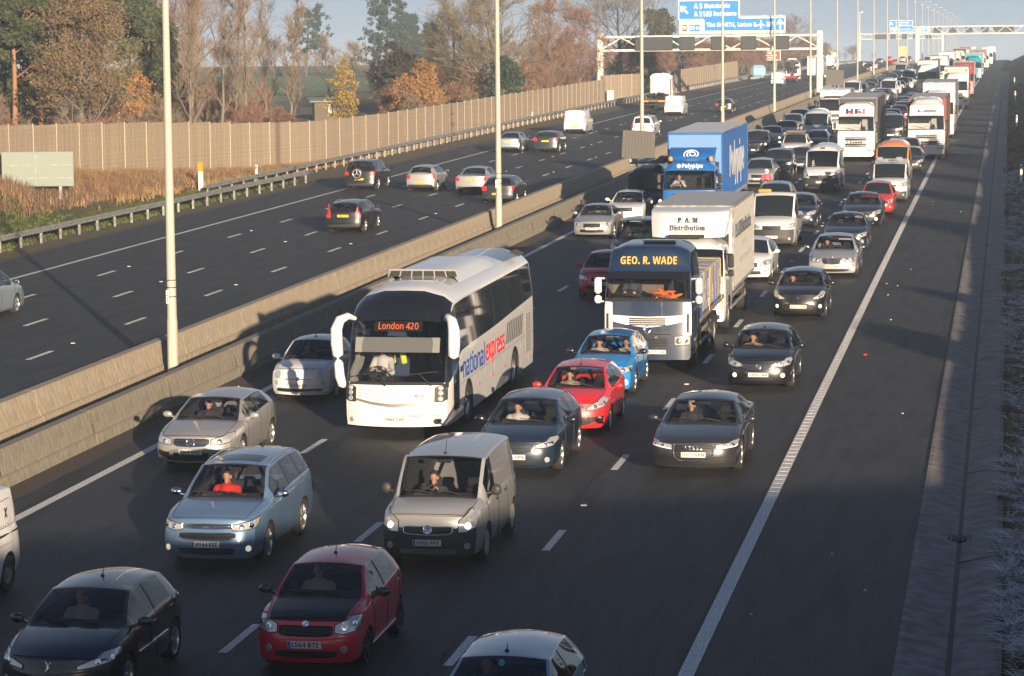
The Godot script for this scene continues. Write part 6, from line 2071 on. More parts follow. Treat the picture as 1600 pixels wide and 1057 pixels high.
	part("ladder", mb, M.alloy, o)
	mb = MB.new()
	for k in 4: mb.box(Vector3(0.5, 2.66 + k * 0.03, -0.5 - k * 0.3), Vector3(0.5 - 0.05 * k, 0.05, 2.2), Basis(Vector3.UP, 0.03 * k))
	part("roof_load", mb, M.bed, o)
	var fast := [["off_roader", "suv", 2.3, 187.0, M.p_black, "black off-roader with a lit headlamp by the median barrier", 1], ["saloon", "saloon", 2.05, 202.0, M.p_silver, "silver saloon by the barrier, directly behind the black off-roader", 1], ["saloon", "saloon", 2.3, 212.6, M.p_dkblue, "dark saloon by the barrier behind the silver saloon", 0],
		["estate_car", "mpv", 2.1, 222.0, M.p_warm, "beige estate car whose roof shows above a dark saloon", 0], ["off_roader", "suv", 1.9, 231.0, M.p_dkblue, "dark blue off-roader with a lit lamp left of the pale blue van", 1], ["saloon", "saloon", 1.8, 251.0, M.p_lblue, "pale blue saloon by the barrier above the pale blue van", 0], ["hatchback", "hatch", 1.9, 270.0, M.p_navy, "navy hatchback by the barrier below the median signal board", 0]]
	for q in fast: vehicle(q[0], q[5], "car", q[1], q[2], q[3], q[4], {"lit": q[6]})
	# lorries of the nearest rows
	P = far_lorry("curtain_lorry", "white-cabbed lorry with angular red and black letters and a black curtain trailer", 9.5, 180.3, {"lod": 0, "paint": M.p_white, "wsb": 2.05, "wst": 2.92, "rail_h": 0.62, "roof_w": 1.14, "roofline": [[0.44, 0.26], [0.56, 0.62], [0.9, 0.86], [2.0, 0.95], [2.3, 0.92]], "side": M.curtain_dark, "front_m": M.curtain_dark, "roof_m": M.box_roof, "frame": M.grey_side, "len": 12.6, "yt": 4.1})
	o = P.root
	var zf: float = P.L * 0.5
	var mk := Basis(Vector3.RIGHT, -0.3)
	panel_words(o, "H", 0.34, M.ink_navy, Vector3(-0.42, 3.27, zf - 0.36), mk, font_bold, 0.42)
	panel_words(o, "F", 0.34, M.ink_navy, Vector3(0.12, 3.27, zf - 0.36), mk, font_bold, 0.36)
	panel_words(o, "I", 0.34, M.ink_navy, Vector3(0.52, 3.27, zf - 0.38), mk, font_bold, 0.10)
	mb = MB.new()
	for q in [[-0.36, 0.30], [0.24, 0.34]]: mb.box(Vector3(q[0], 3.21, zf - 0.33), Vector3(q[1], 0.07, 0.02), mk)
	mb.box(Vector3(0.0, 3.03, zf - 0.31), Vector3(1.2, 0.035, 0.02), mk)
	part("red_marks", mb, M.ink_red, o)
	mb = MB.new()
	for x in [-0.62, -0.02, 0.58]: mb.box(end_pt(P, x, 1.93, 0.02), Vector3(0.26, 0.035, 0.03))
	part("step_plate", mb, M.plate_w, o)
	P = far_lorry("curtain_lorry", "white lorry with a curved white roof deflector and small coloured name strip, brown trailer", 13.95, 183.2, {"lod": 0, "paint": M.p_white, "wsb": 2.0, "wst": 2.85, "rail_h": 0.66, "roof_w": 1.10, "roofline": [[0.44, 0.30], [0.6, 0.66], [0.9, 0.80], [1.4, 1.05], [2.3, 1.20]], "side": M.brown_side, "front_m": M.brown_side, "frame": M.brown_side, "len": 12.6, "yt": 3.95})
	o = P.root
	mb = MB.new()
	mb.box(Vector3(-0.28, 3.18, P.L * 0.5 - 0.34), Vector3(0.44, 0.15, 0.02), mk)
	part("name_strip_blue", mb, M.ink_blue, o)
	lettering("lettering", "DRS", 0.10, M.white, o, Vector3(-0.28, 3.185, P.L * 0.5 - 0.325), mk, font_bold, 0.30)
	mb = MB.new()
	mb.box(Vector3(0.30, 3.18, P.L * 0.5 - 0.34), Vector3(0.70, 0.13, 0.02), mk)
	part("name_strip_gold", mb, M.bed, o)
	for k in 5:
		mb = MB.new()
		mb.tube([end_pt(P, 0.25, 1.62 - k * 0.15, 0.02), end_pt(P, 0.72, 1.62 - k * 0.15, 0.02), end_pt(P, 0.95, 1.66 - k * 0.15, 0.02)], 0.022, 5)
		part("louvre", mb, M.dark, o)
	badge(P, o, 1.72, 0.11, "star")
	P = far_lorry("curtain_lorry", "white lorry with a grey roof trailer and coloured letters behind the brown trailer", 13.95, 214.2, {"paint": M.p_white, "side": M.grey_side, "front_m": M.p_white, "len": 12.8, "yt": 4.25, "lit": 1})
	mb = MB.new()
	for k in 6: mb.box(Vector3(-0.75 + k * 0.26, 3.98, -1.36), Vector3(0.2, 0.13, 0.02))
	part("coloured_letters", mb, M.sticker, P.root)
	P = far_lorry("recovery_lorry", "white recovery lorry with a stepped white body left of the white-cabbed black trailer", 5.3, 224.0, {"paint": M.p_white, "side": M.p_white, "front_m": M.p_white, "roof_m": M.p_white, "len": 6.0, "yt": 3.5, "roofline": [[0.5, 0.2], [2.0, 0.35], [2.3, 0.35]]})
	mb = MB.new()
	mb.box(Vector3(0, 2.95, P.L * 0.5 - 0.25), Vector3(1.5, 0.16, 0.05), Basis.IDENTITY, 0.02)
	part("name_board", mb, M.ink, P.root)
	vehicle("large_van", "black van with a lit lamp between the two white-fronted lorries", "van", "mid_van", 10.5, 210.0, M.p_black, {"own": true, "lit": 1, "spots": [[0.72, 0.92, 0.08]]})
	# the tail of the queue, lane by lane
	var cols := [M.p_black, M.p_navy, M.p_dkblue, M.p_dkgrey, M.p_gunmetal, M.p_black, M.p_silver, M.p_dkgrey, M.p_lblue, M.p_navy, M.p_black, M.p_white, M.p_dkblue, M.p_maroon]
	var cname := ["black", "navy", "dark blue", "dark grey", "gunmetal", "glossy black", "silver", "charcoal", "pale blue", "deep navy", "jet black", "white", "slate blue", "maroon"]
	var kinds := ["hatch", "saloon", "suv", "saloon", "hatch", "mpv", "estate"]
	var lanes := [[1.85, 284.0, 640.0], [5.5, 250.0, 640.0], [9.2, 230.0, 300.0]]
	var nm := {"hatch": "hatchback", "saloon": "saloon", "suv": "off_roader", "mpv": "people_carrier", "estate": "estate_car"}
	var place := ["far barrier lane", "far second lane", "far third lane"]
	for li in 3:
		var s: float = lanes[li][1]
		var n := 0
		while s < lanes[li][2]:
			var k: String = kinds[rng.randi() % 7]
			var c := rng.randi() % cols.size()
			var van := li < 2 and rng.randf() < 0.24 and n > 1
			if van:
				vehicle("tall_van", "distant %s high-roofed van, %s back in the %s queue" % ["white" if n % 2 else "pale grey", ORD[n], place[li]], "van", "big_van", lanes[li][0] + r(-0.3, 0.4), s, M.p_white if n % 2 else M.p_palevan, {"lit": 1 if rng.randf() < 0.4 else 0})
				s += 3.0
			else:
				vehicle(nm[k], "distant %s %s, %s back in the %s queue" % [cname[c], nm[k].replace("_", " "), ORD[n], place[li]], "car", k, lanes[li][0] + r(-0.35, 0.4), s, cols[c], {"lit": 1 if rng.randf() < 0.45 else 0})
			n += 1
			s += 4.6 + r(2.5, 6.0) + (s - 230.0) * 0.012
	var far := [
		[13.95, 285.0, M.p_white, M.brown_side, M.p_white, "white-cabbed lorry with amber corner lamps and a brown trailer side", 4.2], [13.95, 330.5, M.p_red, M.grey_side, M.p_maroon, "red and white lorry with a crimson roof front in the shoulder lane", 4.1],
		[13.8, 431.0, M.p_teal, M.teal_side, M.teal_side, "turquoise lorry with a white oval sign on its front", 4.1], [13.7, 462.0, M.p_white, M.p_white, M.p_white, "all white lorry just behind the turquoise lorry", 4.0], [13.75, 500.0, M.p_white, M.brown_side, M.brown_side, "white-cabbed lorry with a rust-topped trailer behind the all white one", 4.2],
		[13.75, 560.0, M.p_white, M.p_white, M.p_white, "plain white lorry far up the shoulder lane", 3.9], [13.9, 640.0, M.p_cream, M.p_cream, M.p_cream, "cream lorry near the crest in the shoulder lane", 4.0], [13.9, 720.0, M.p_white, M.p_white, M.p_white, "last white lorry at the crest by the end of the edge line", 4.1],
		[9.3, 343.0, M.p_white, M.grey_side, M.p_cream, "white lorry with a red lower front and a cream body in the third lane", 4.1], [9.2, 400.0, M.p_cream, M.p_cream, M.p_cream, "cream box lorry behind the cement mixer", 4.0], [9.2, 448.0, M.p_white, M.p_white, M.p_white, "white lorry in the third lane level with the turquoise lorry", 4.2],
		[9.2, 498.0, M.p_cream, M.p_cream, M.p_orange_pale, "cream lorry with a blue roof end in the third lane", 4.0], [9.1, 560.0, M.p_white, M.p_dkblue, M.p_dkblue, "white-cabbed lorry with a navy blue trailer in the third lane", 4.1], [9.1, 625.0, M.p_cream, M.brown_side, M.brown_side, "lorry with a rust red trailer top near the crest", 4.3], [9.1, 700.0, M.p_white, M.p_white, M.p_white, "white lorry at the crest in the third lane", 4.1]]
	for q in far:
		P = far_lorry("lorry", q[5], q[0], q[1], {"paint": q[2], "side": q[3], "front_m": q[4], "yt": q[6], "len": r(9.0, 12.8), "slat": M.p_white})
		if q[2] == M.p_teal:
			mb = MB.new()
			mb.box(Vector3(0, 3.35, -1.33), Vector3(1.9, 0.55, 0.04), Basis.IDENTITY, 0.02)
			part("oval_sign", mb, M.white, P.root)
		if q[1] == 343.0 or q[1] == 330.5:
			mb = MB.new()
			patch(mb, P, symm([[0.0, 0.6, 1.05], [0.7, 0.6, 1.05]]), 0.012)
			part("red_panel", mb, M.p_red2, P.root)
		if q[1] == 285.0:
			mb = MB.new()
			for x in [-1.0, 1.0]: mb.box(Vector3(x, 3.85, -1.34), Vector3(0.3, 0.3, 0.04), Basis.IDENTITY, 0.02)
			for k in 7: mb.box(Vector3(-0.6 + k * 0.2, 3.9, -1.34), Vector3(0.12, 0.16, 0.03))
			part("amber_mark", mb, M.amber, P.root)
	# cement mixer
	P = far_lorry("mixer_lorry", "cement mixer lorry with a red and white drum in the third lane", 8.9, 372.0, {"paint": M.p_white, "len": 6.0, "roofline": [[0.5, 0.2], [2.3, 0.3]]})
	mb = MB.new()
	mb.lathe([[0.4, 2.2], [0.9, 1.6], [1.2, 0.4], [1.15, -0.6], [0.7, -2.2], [0.5, -2.4], [0.001, -2.4]], Vector3(0, 2.55, -3.6), Basis(Vector3.RIGHT, -PI / 2 + 0.2), 20)
	part("drum", mb, M.p_white, P.root)
	mb = MB.new()
	mb.lathe([[1.22, 0.5], [1.235, 0.1], [1.2, -0.3]], Vector3(0, 2.55, -3.6), Basis(Vector3.RIGHT, -PI / 2 + 0.2), 20)
	part("drum_band", mb, M.p_red2, P.root)
	motorcycle()
	left_van()
	far_carriageway()
	finish_protos()

func motorcycle() -> void:
	var o := thing("motorcycle", "green faired motorcycle filtering between the queues beside the blue curtain lorry", "motorcycle")
	var at := P3(7.05, 0.0, 141.0)
	o.position = at
	for z in [0.72, -0.72]:
		var w := Node3D.new()
		w.name = "wheel"
		o.add_child(w, true)
		w.position = Vector3(0, 0.31, z)
		var mb := MB.new()
		mb.lathe([[0.22, -0.05], [0.29, -0.06], [0.31, 0.0], [0.29, 0.06], [0.22, 0.05]], Vector3.ZERO, Basis(Vector3.BACK, -PI / 2), 18)
		part("tyre", mb, M.tyre, w)
		mb = MB.new()
		for k in 5: mb.tube([Vector3.ZERO, Vector3(0, cos(TAU * k / 5) * 0.22, sin(TAU * k / 5) * 0.22)], 0.02, 4)
		part("rim", mb, M.alloy, w)
	var mb := MB.new()
	mb.ball(Vector3(0, 0.78, 0.62), Vector3(0.26, 0.36, 0.34), 12)
	mb.ball(Vector3(0, 0.62, 0.25), Vector3(0.24, 0.26, 0.5), 12)
	part("fairing", mb, M.bike_green, o)
	mb = MB.new()
	mb.ball(Vector3(0, 0.86, 0.05), Vector3(0.19, 0.16, 0.35), 12)
	mb.box(Vector3(0, 0.82, -0.55), Vector3(0.28, 0.12, 0.6), Basis(Vector3.RIGHT, 0.1), 0.04)
	part("tank_and_seat", mb, M.black, o)
	mb = MB.new()
	mb.tube([Vector3(-0.36, 1.0, 0.38), Vector3(0, 1.02, 0.5), Vector3(0.36, 1.0, 0.38)], 0.018, 6)
	for x in [-0.1, 0.1]: mb.tube([Vector3(x, 0.31, 0.76), Vector3(x, 0.95, 0.5)], 0.025, 6)
	part("handlebar", mb, M.steel, o)
	mb = MB.new()
	mb.disc(Vector3(0, 0.80, 0.965), Vector3(0, 0.1, 1).normalized(), 0.10, 14)
	part("headlight", mb, M.beam, o)
	for x in [-0.34, 0.34]:
		mb = MB.new()
		mb.ball(Vector3(x, 1.14, 0.45), Vector3(0.07, 0.05, 0.03), 8)
		part("mirror", mb, M.black, o)
		mb = MB.new()
		mb.box(Vector3(x * 0.9, 0.72, -0.6), Vector3(0.2, 0.36, 0.5), Basis.IDENTITY, 0.05)
		part("pannier", mb, M.bike_green, o)

func left_van() -> void:
	var P := build("small_van", "white van cut off by the left edge with only its rear flank and wheel showing", "van", hatch({"L": 4.45, "W": 1.83, "H": 1.84, "paint": M.p_white, "hf": 0.98, "hc": 1.16, "tc": 0.95, "th": 1.62, "tR": 4.28, "tb": 4.42, "hb": 1.3, "hE": 1.2, "drop": 0.05, "b1": 1.05, "b2": 1.10, "rw": 0.325, "bow_r": 0.12, "roofw": 0.42, "tn": 3.0, "tf": 0.93, "tr": 3.68, "sg": [[1.15, 2.0]], "doors": [[1.0, 2.05], [2.1, 3.0]], "rim": M.steel, "rimstyle": "truck", "cab": false, "mir": [1.2, 1.2], "mirm": M.plastic, "front": [[0.0, 0.6, "trim"]], "back": [[0.0, 0.55, "trim"]]}))
	stand(P.root, P, 1.45, 40.55)
	var mb := MB.new()
	mb.tube([flank(P, 2.05, 1.02, 1.0, 0.008), flank(P, 3.2, 1.02, 1.0, 0.008), flank(P, 4.3, 1.0, 1.0, 0.008)], 0.022, 6)
	part("slide_rail", mb, M.dark, P.root)
	lettering("lettering", "X", 0.17, M.ink, P.root, flank(P, 3.72, 1.36, 1.0, 0.012), SIDE, font_plain)
	mb = MB.new()
	for k in 5: mb.box(flank(P, 3.3 + k * 0.11, 1.17, 1.0, 0.006), Vector3(0.006, 0.05, 0.07))
	for k in 6: mb.box(flank(P, 3.25 + k * 0.1, 0.86, 1.0, 0.006), Vector3(0.006, 0.035, 0.07))
	part("small_print", mb, M.ink_pale, P.root)
	mb = MB.new()
	var a := []
	var b := []
	for k in 9:
		a.append(flank(P, lerpf(3.1, 4.05, k / 8.0), 1.58, 1.0, 0.003))
		b.append(flank(P, lerpf(3.1, 4.05, k / 8.0), 1.14, 1.0, 0.003))
	mb.tube(a, 0.008, 4)
	mb.tube(b, 0.008, 4)
	mb.tube([a[8], flank(P, 4.12, 1.35, 1.0, 0.003), b[8]], 0.008, 4)
	part("panel_gap", mb, M.steel, P.root)

# traffic driving away on the far carriageway
func far_carriageway() -> void:
	var o: Node3D
	var mb: MB
	vehicle("people_carrier", "pale silver people carrier cut off by the left edge on the far carriageway", "car", "mpv", -14.25, 83.6, M.p_lblue, {"away": true, "lod": 0, "tl": [[0.6, 0.8, 1.05], [0.75, 0.8, 1.08], [0.9, 0.85, 1.05]]})
	vehicle("estate_car", "black estate car with tall red tail lamps alone on the far carriageway", "car", "estate", -10.3, 120.4, M.p_black, {"away": true, "lod": 0, "L": 4.52, "W": 1.77, "H": 1.46, "tR": 4.1, "tb": 4.44, "tl": [[0.58, 0.70, 0.98], [0.70, 0.70, 1.30], [0.80, 0.72, 1.36]], "rplate": ["LR58 LFH", 0.80], "rails": [2.0, 4.0]})
	o = vehicle("off_roader", "black off-roader with a spare wheel on its back near the guard rail", "car", "suv", -16.7, 150.5, M.p_black, {"away": true, "lod": 0, "L": 4.4, "W": 1.81, "H": 1.75, "tl": [[0.72, 0.62, 0.92], [0.84, 0.62, 0.92]], "rplate": ["", 0.93, 0.2, 0.28], "tR": 4.2, "tb": 4.36, "rwin": [4.22, 4.35]})
	mb = MB.new()
	mb.lathe([[0.21, 0.10], [0.30, 0.11], [0.345, 0.05], [0.345, -0.08], [0.3, -0.1]], Vector3(0.1, 0.98, -2.28), Basis(Vector3.RIGHT, -PI / 2), 24)
	var sw := part("spare_wheel", mb, M.tyre, o)
	mb = MB.new()
	for k in 3: mb.tube([Vector3(0.1, 0.98, -2.37), Vector3(0.1 + cos(TAU * k / 3 + PI / 2) * 0.24, 0.98 + sin(TAU * k / 3 + PI / 2) * 0.24, -2.38)], 0.045, 5)
	var ring := []
	for k in 21: ring.append(Vector3(0.1 + cos(TAU * k / 20) * 0.23, 0.98 + sin(TAU * k / 20) * 0.23, -2.38))
	mb.tube(ring, 0.035, 5, false)
	part("rim", mb, M.alloy, sw)
	vehicle("hatchback", "silver hatchback on the far carriageway beside the off-roader with the spare wheel", "car", "hatch", -13.0, 149.6, M.p_silver, {"away": true, "lod": 0, "L": 4.15, "W": 1.74, "H": 1.46, "rplate": ["KP06 NYA", 0.50], "tR": 3.55, "tb": 4.0})
	vehicle("saloon", "silver saloon on the far carriageway left of the lamp post", "car", "saloon", -9.75, 147.6, M.p_silver, {"away": true, "lod": 0, "L": 4.84, "W": 1.85, "rplate": ["LA57 WDZ", 0.80], "tlm": M.brake})
	vehicle("hatchback", "dark grey hatchback seen half behind the lamp post, brake lamps lit", "car", "hatch", -6.75, 139.5, M.p_gunmetal, {"away": true, "lod": 0, "L": 4.45, "W": 1.83, "H": 1.45, "rplate": ["GK14 XAP", 0.55], "tlm": M.brake, "tR": 3.6, "tb": 4.3})
	vehicle("saloon", "grey saloon behind the lamp post, level with a black off-roader", "car", "saloon", -16.0, 193.5, M.p_lblue, {"away": true, "own": true, "rplate": ["", 0.78]})
	vehicle("off_roader", "black off-roader with red tail lamps right of the lamp post on the far carriageway", "car", "suv", -13.2, 193.0, M.p_gunmetal, {"away": true, "own": true, "H": 1.55, "rplate": ["", 0.85], "tlm": M.brake})
	vehicle("panel_van", "white panel van on the far carriageway just beyond the fence's middle", "van", "mid_van", -16.2, 225.5, M.p_white, {"away": true, "own": true, "rwin": null, "tl": [[0.84, 1.0, 1.5], [0.95, 1.0, 1.5]], "rplate": ["", 0.62]})
	o = vehicle("pickup", "white pickup with a hard top behind the third lamp post", "pickup", "pickup", -9.4, 217.0, M.p_white, {"away": true, "own": true, "tl": [[0.74, 0.80, 1.08], [0.86, 0.80, 1.08]], "tlm": M.brake})
	vehicle("panel_van", "white van overtaking the flatbed tractor unit on the far carriageway", "van", "mid_van", -13.0, 267.5, M.p_white, {"away": true, "own": true, "rwin": null, "tl": [[0.84, 1.0, 1.5], [0.95, 1.0, 1.5]], "rplate": ["", 0.95]})
	vehicle("hatchback", "black hatchback with red lamps behind the fourth lamp post, outer lane", "car", "hatch", -8.8, 274.5, M.p_black, {"away": true, "tlm": M.brake, "own": true})
	vehicle("panel_van", "white van seen under the gantry sign beside the blue pod", "van", "mid_van", -13.6, 396.0, M.p_white, {"away": true, "own": true, "rwin": null})
	# tractor unit with an empty flatbed
	var P := build("tractor_lorry", "white tractor unit with a bare flatbed of cables driving away by the fence", "lorry", cab_shape({"paint": M.p_cream, "lod": 1, "roofline": [[0.5, 0.5], [1.0, 0.9], [2.0, 1.05], [2.3, 1.0]], "rail_h": 0.7}))
	stand(P.root, P, -17.1, 290.5, true)
	mb = MB.new()
	mb.box(Vector3(0, 1.0, -4.6), Vector3(2.5, 0.16, 6.4), Basis.IDENTITY, 0.02)
	part("load_bed", mb, M.bed, P.root)
	chassis(P.root, 0.9, -7.8)
	lorry_wheels(P, P.root, [-4.4, -5.8])
	mb = MB.new()
	for k in 26: mb.ball(Vector3(r(-1.0, 1.0), 1.2 + r(0, 0.45), r(-6.8, -2.0)), Vector3(r(0.15, 0.35), r(0.1, 0.25), r(0.2, 0.4)), 8)
	part("load", mb, M.dark, P.root)
	mb = MB.new()
	for x in [-0.85, 0.85]: mb.box(Vector3(x, 0.98, -7.82), Vector3(0.7, 0.16, 0.04))
	part("tail_board", mb, M.amber, P.root)
	for x in [-1.1, 1.1]:
		mb = MB.new()
		mb.tube([Vector3(x, 1.0, -1.3), Vector3(x, 3.2, -1.28)], 0.07, 8)
		part("exhaust_stack", mb, M.galv, P.root)
	# low loader with machinery, white box beyond it, white tanker
	P = build("low_loader_lorry", "red low loader lorry carrying dark machinery under the gantry", "lorry", cab_shape({"paint": M.p_white, "lod": 1, "roofline": [[0.5, 0.4], [1.0, 0.8], [2.3, 0.9]]}))
	stand(P.root, P, -13.6, 424.0, true)
	chassis(P.root, 0.9, -9.5)
	lorry_wheels(P, P.root, [-6.0, -7.3])
	mb = MB.new()
	mb.box(Vector3(0, 0.95, -5.6), Vector3(2.5, 0.3, 8.2), Basis.IDENTITY, 0.03)
	part("load_bed", mb, M.p_red, P.root)
	mb = MB.new()
	for k in 14: mb.box(Vector3(r(-0.9, 0.9), 1.4 + r(0, 1.6), r(-4.0, -2.0)), Vector3(r(0.3, 0.8), r(0.4, 0.9), r(0.3, 0.8)), Basis(Vector3.UP, r(0, 2)), 0.05)
	mb.box(Vector3(0, 3.4, -3.4), Vector3(2.4, 0.08, 3.0), Basis(Vector3.RIGHT, 0.05))
	part("machinery", mb, M.dark, P.root)
	P = build("box_lorry", "white box lorry driving away behind the low loader, partly behind the gantry leg", "lorry", cab_shape({"paint": M.p_white, "lod": 2}))
	stand(P.root, P, -10.3, 434.0, true)
	body_box(P.root, -1.3, -8.0, 1.0, 3.6, M.p_white, M.p_white, M.box_roof, M.galv)
	chassis(P.root, 0.9, -8.0, false)
	lorry_wheels(P, P.root, [-6.0])
	P = build("tanker_lorry", "white tanker lorry with an amber beacon beyond the gantry leg", "lorry", cab_shape({"paint": M.p_white, "lod": 2}))
	stand(P.root, P, -15.5, 548.0, true)
	mb = MB.new()
	mb.lathe([[0.001, 5.0], [0.9, 4.9], [1.15, 4.5], [1.15, -4.5], [0.9, -4.9], [0.001, -5.0]], Vector3(0, 2.1, -6.6), Basis(Vector3.RIGHT, PI / 2), 18)
	part("tank", mb, M.p_white, P.root)
	mb = MB.new()
	mb.box(Vector3(0, 3.6, -2.2), Vector3(0.7, 0.5, 0.4), Basis.IDENTITY, 0.1)
	part("amber_beacon", mb, M.amber, P.root)
	chassis(P.root, 0.9, -11.5, false)
	lorry_wheels(P, P.root, [-8.5, -9.8])
	o = thing("blue_pod", "pale blue rounded plastic tank standing by the guard rail beyond the fence", "tank")
	o.position = P3(-21.6, 0, 455.0)
	mb = MB.new()
	mb.box(Vector3(0, 1.25, 0), Vector3(2.4, 2.1, 2.2), Basis.IDENTITY, 0.5)
	part("tank", mb, M.pod_blue, o)
	mb = MB.new()
	mb.box(Vector3(0, 0.15, 0), Vector3(2.5, 0.3, 2.3))
	part("base", mb, M.galv, o)
	var far := [[-11.5, 600.0, "hatch", 11, "white"], [-8.0, 560.0, "hatch", 6, "silver"], [-10.0, 585.0, "saloon", 6, "light silver"], [-7.0, 640.0, "hatch", 13, "maroon"], [-13.5, 700.0, "saloon", 0, "black"], [-10.2, 760.0, "suv", 6, "silver grey"], [-7.0, 720.0, "saloon", 1, "navy"], [-16.0, 810.0, "mpv", 13, "red"], [-12.5, 860.0, "suv", 3, "dark grey"], [-7.0, 520.0, "suv", 1, "dark navy"]]
	var cols := [M.p_black, M.p_navy, M.p_dkblue, M.p_dkgrey, M.p_gunmetal, M.p_black, M.p_silver, M.p_dkgrey, M.p_lblue, M.p_navy, M.p_black, M.p_white, M.p_dkblue, M.p_red]
	for i in far.size():
		var q: Array = far[i]
		vehicle("car", "tiny %s car driving away in the distance, %s of the far group" % [q[4], ORD[i]], "car", q[2], q[0], q[1], cols[q[3]], {"away": true, "lod": 2, "tlm": M.brake})
	P = build("box_lorry", "orange box lorry far off on the far carriageway", "lorry", cab_shape({"paint": M.p_orange, "lod": 2}))
	stand(P.root, P, -14.0, 860.0, true)
	body_box(P.root, -1.3, -7.0, 1.0, 4.6, M.p_orange, M.p_orange_pale, M.box_roof, M.galv)
	lorry_wheels(P, P.root, [-5.0])

# ---------------------------------------------------------------- fence, rails, lamps, gantries, signs
func fence_line(pts: Array, label: String) -> void:      # pts: [s, X, top height]; timber panels of 3 m between posts
	var f := thing("timber_fence", label, "fence")
	var vars := []
	for k in 6:
		var mb := MB.new()
		mb.use_col = true
		for i in 21:
			var t := r(0.80, 1.0)
			mb.col = Color(t, t * r(0.96, 1.0), t * r(0.9, 1.0))
			mb.box(Vector3(-1.43 + i * 0.1415 + 0.01, 1.5 + r(-0.012, 0.012), r(-0.005, 0.005)), Vector3(0.138, 3.0, 0.025))
		mb.col = Color(0.8, 0.8, 0.8)
		for y in [0.45, 1.5, 2.6]: mb.box(Vector3(0, y, -0.05), Vector3(2.86, 0.09, 0.05))
		vars.append(mb.mesh())
	var pm := MB.new()
	pm.box(Vector3(0, 1.51, 0.0), Vector3(0.085, 3.03, 0.07), Basis.IDENTITY, 0.015)
	var post := pm.mesh()
	var k := 0
	var s: float = pts[0][0]
	var at := func(q: float) -> Array:
		var j := 0
		while j < pts.size() - 2 and q > pts[j + 1][0]: j += 1
		var w: float = clampf((q - pts[j][0]) / (pts[j + 1][0] - pts[j][0]), 0, 1)
		return [lerpf(pts[j][1], pts[j + 1][1], w), lerpf(pts[j][2], pts[j + 1][2], w) - 3.0]
	while s < pts[-1][0]:
		var a: Array = at.call(s)
		var p0 := P3(a[0], a[1], s)
		var ds := 3.0
		for it in 3:
			var b0: Array = at.call(s + ds)
			var ln := Vector2(b0[0] - a[0], ds).length()
			ds *= 3.0 / ln
		var b: Array = at.call(s + ds)
		var p1 := P3(b[0], b[1], s + ds)
		var d := p1 - p0
		var yaw := atan2(-d.z, d.x)
		var o := part("fence_post", post, M.fence_post, f)
		o.transform = Transform3D(Basis(Vector3.UP, yaw), p0 + Vector3(0, 0.02, 0))
		o = part("fence_panel", vars[rng.randi() % 6], M.timber, f)
		o.transform = Transform3D(Basis(Vector3.UP, yaw), (p0 + p1) * 0.5 - Vector3(0, 0.0 if k % 3 else 0.03, 0))
		s += ds
		k += 1

func guard_rail(s0: float, s1: float, X: float, Xf: float, label: String) -> void:
	var g := thing("guard_rail", label, "guard rail")
	var pr := [[0.0, 0.50], [0.05, 0.53], [0.05, 0.58], [0.0, 0.61], [0.0, 0.64], [0.05, 0.67], [0.05, 0.72], [0.0, 0.76]]
	var s := s0
	while s < s1:
		var e := minf(s + (9.6 if s < 260.0 else 60.0), s1)
		var mb := MB.new()
		for i in pr.size() - 1:
			var rows := []
			for k in 5:
				var q := lerpf(s, e - 0.01, k / 4.0)
				var XX := lerpf(X, Xf, clampf((q - s0) / (s1 - s0), 0, 1))
				rows.append([P3(XX + pr[i][0], pr[i][1], q), P3(XX + pr[i + 1][0], pr[i + 1][1], q)])
			mb.grid(rows)
		part("rail_beam", mb, M.galv, g)
		s = e
	var pm := MB.new()
	pm.box(Vector3(-0.06, 0.34, 0), Vector3(0.11, 0.78, 0.06))
	var post := pm.mesh()
	s = s0 + 0.6
	var n := 0
	var rest := MB.new()
	while s < s1:
		var XX := lerpf(X, Xf, clampf((s - s0) / (s1 - s0), 0, 1))
		if n < 90:
			var o := part("rail_post", post, M.galv, g)
			o.position = P3(XX, 0, s)
		else: rest.box(P3(XX - 0.06, 0.34, s), Vector3(0.11, 0.78, 0.06))
		s += 2.4
		n += 1
	if rest.v.size(): part("far_rail_posts", rest, M.galv, g).set_meta("kind", "stuff")

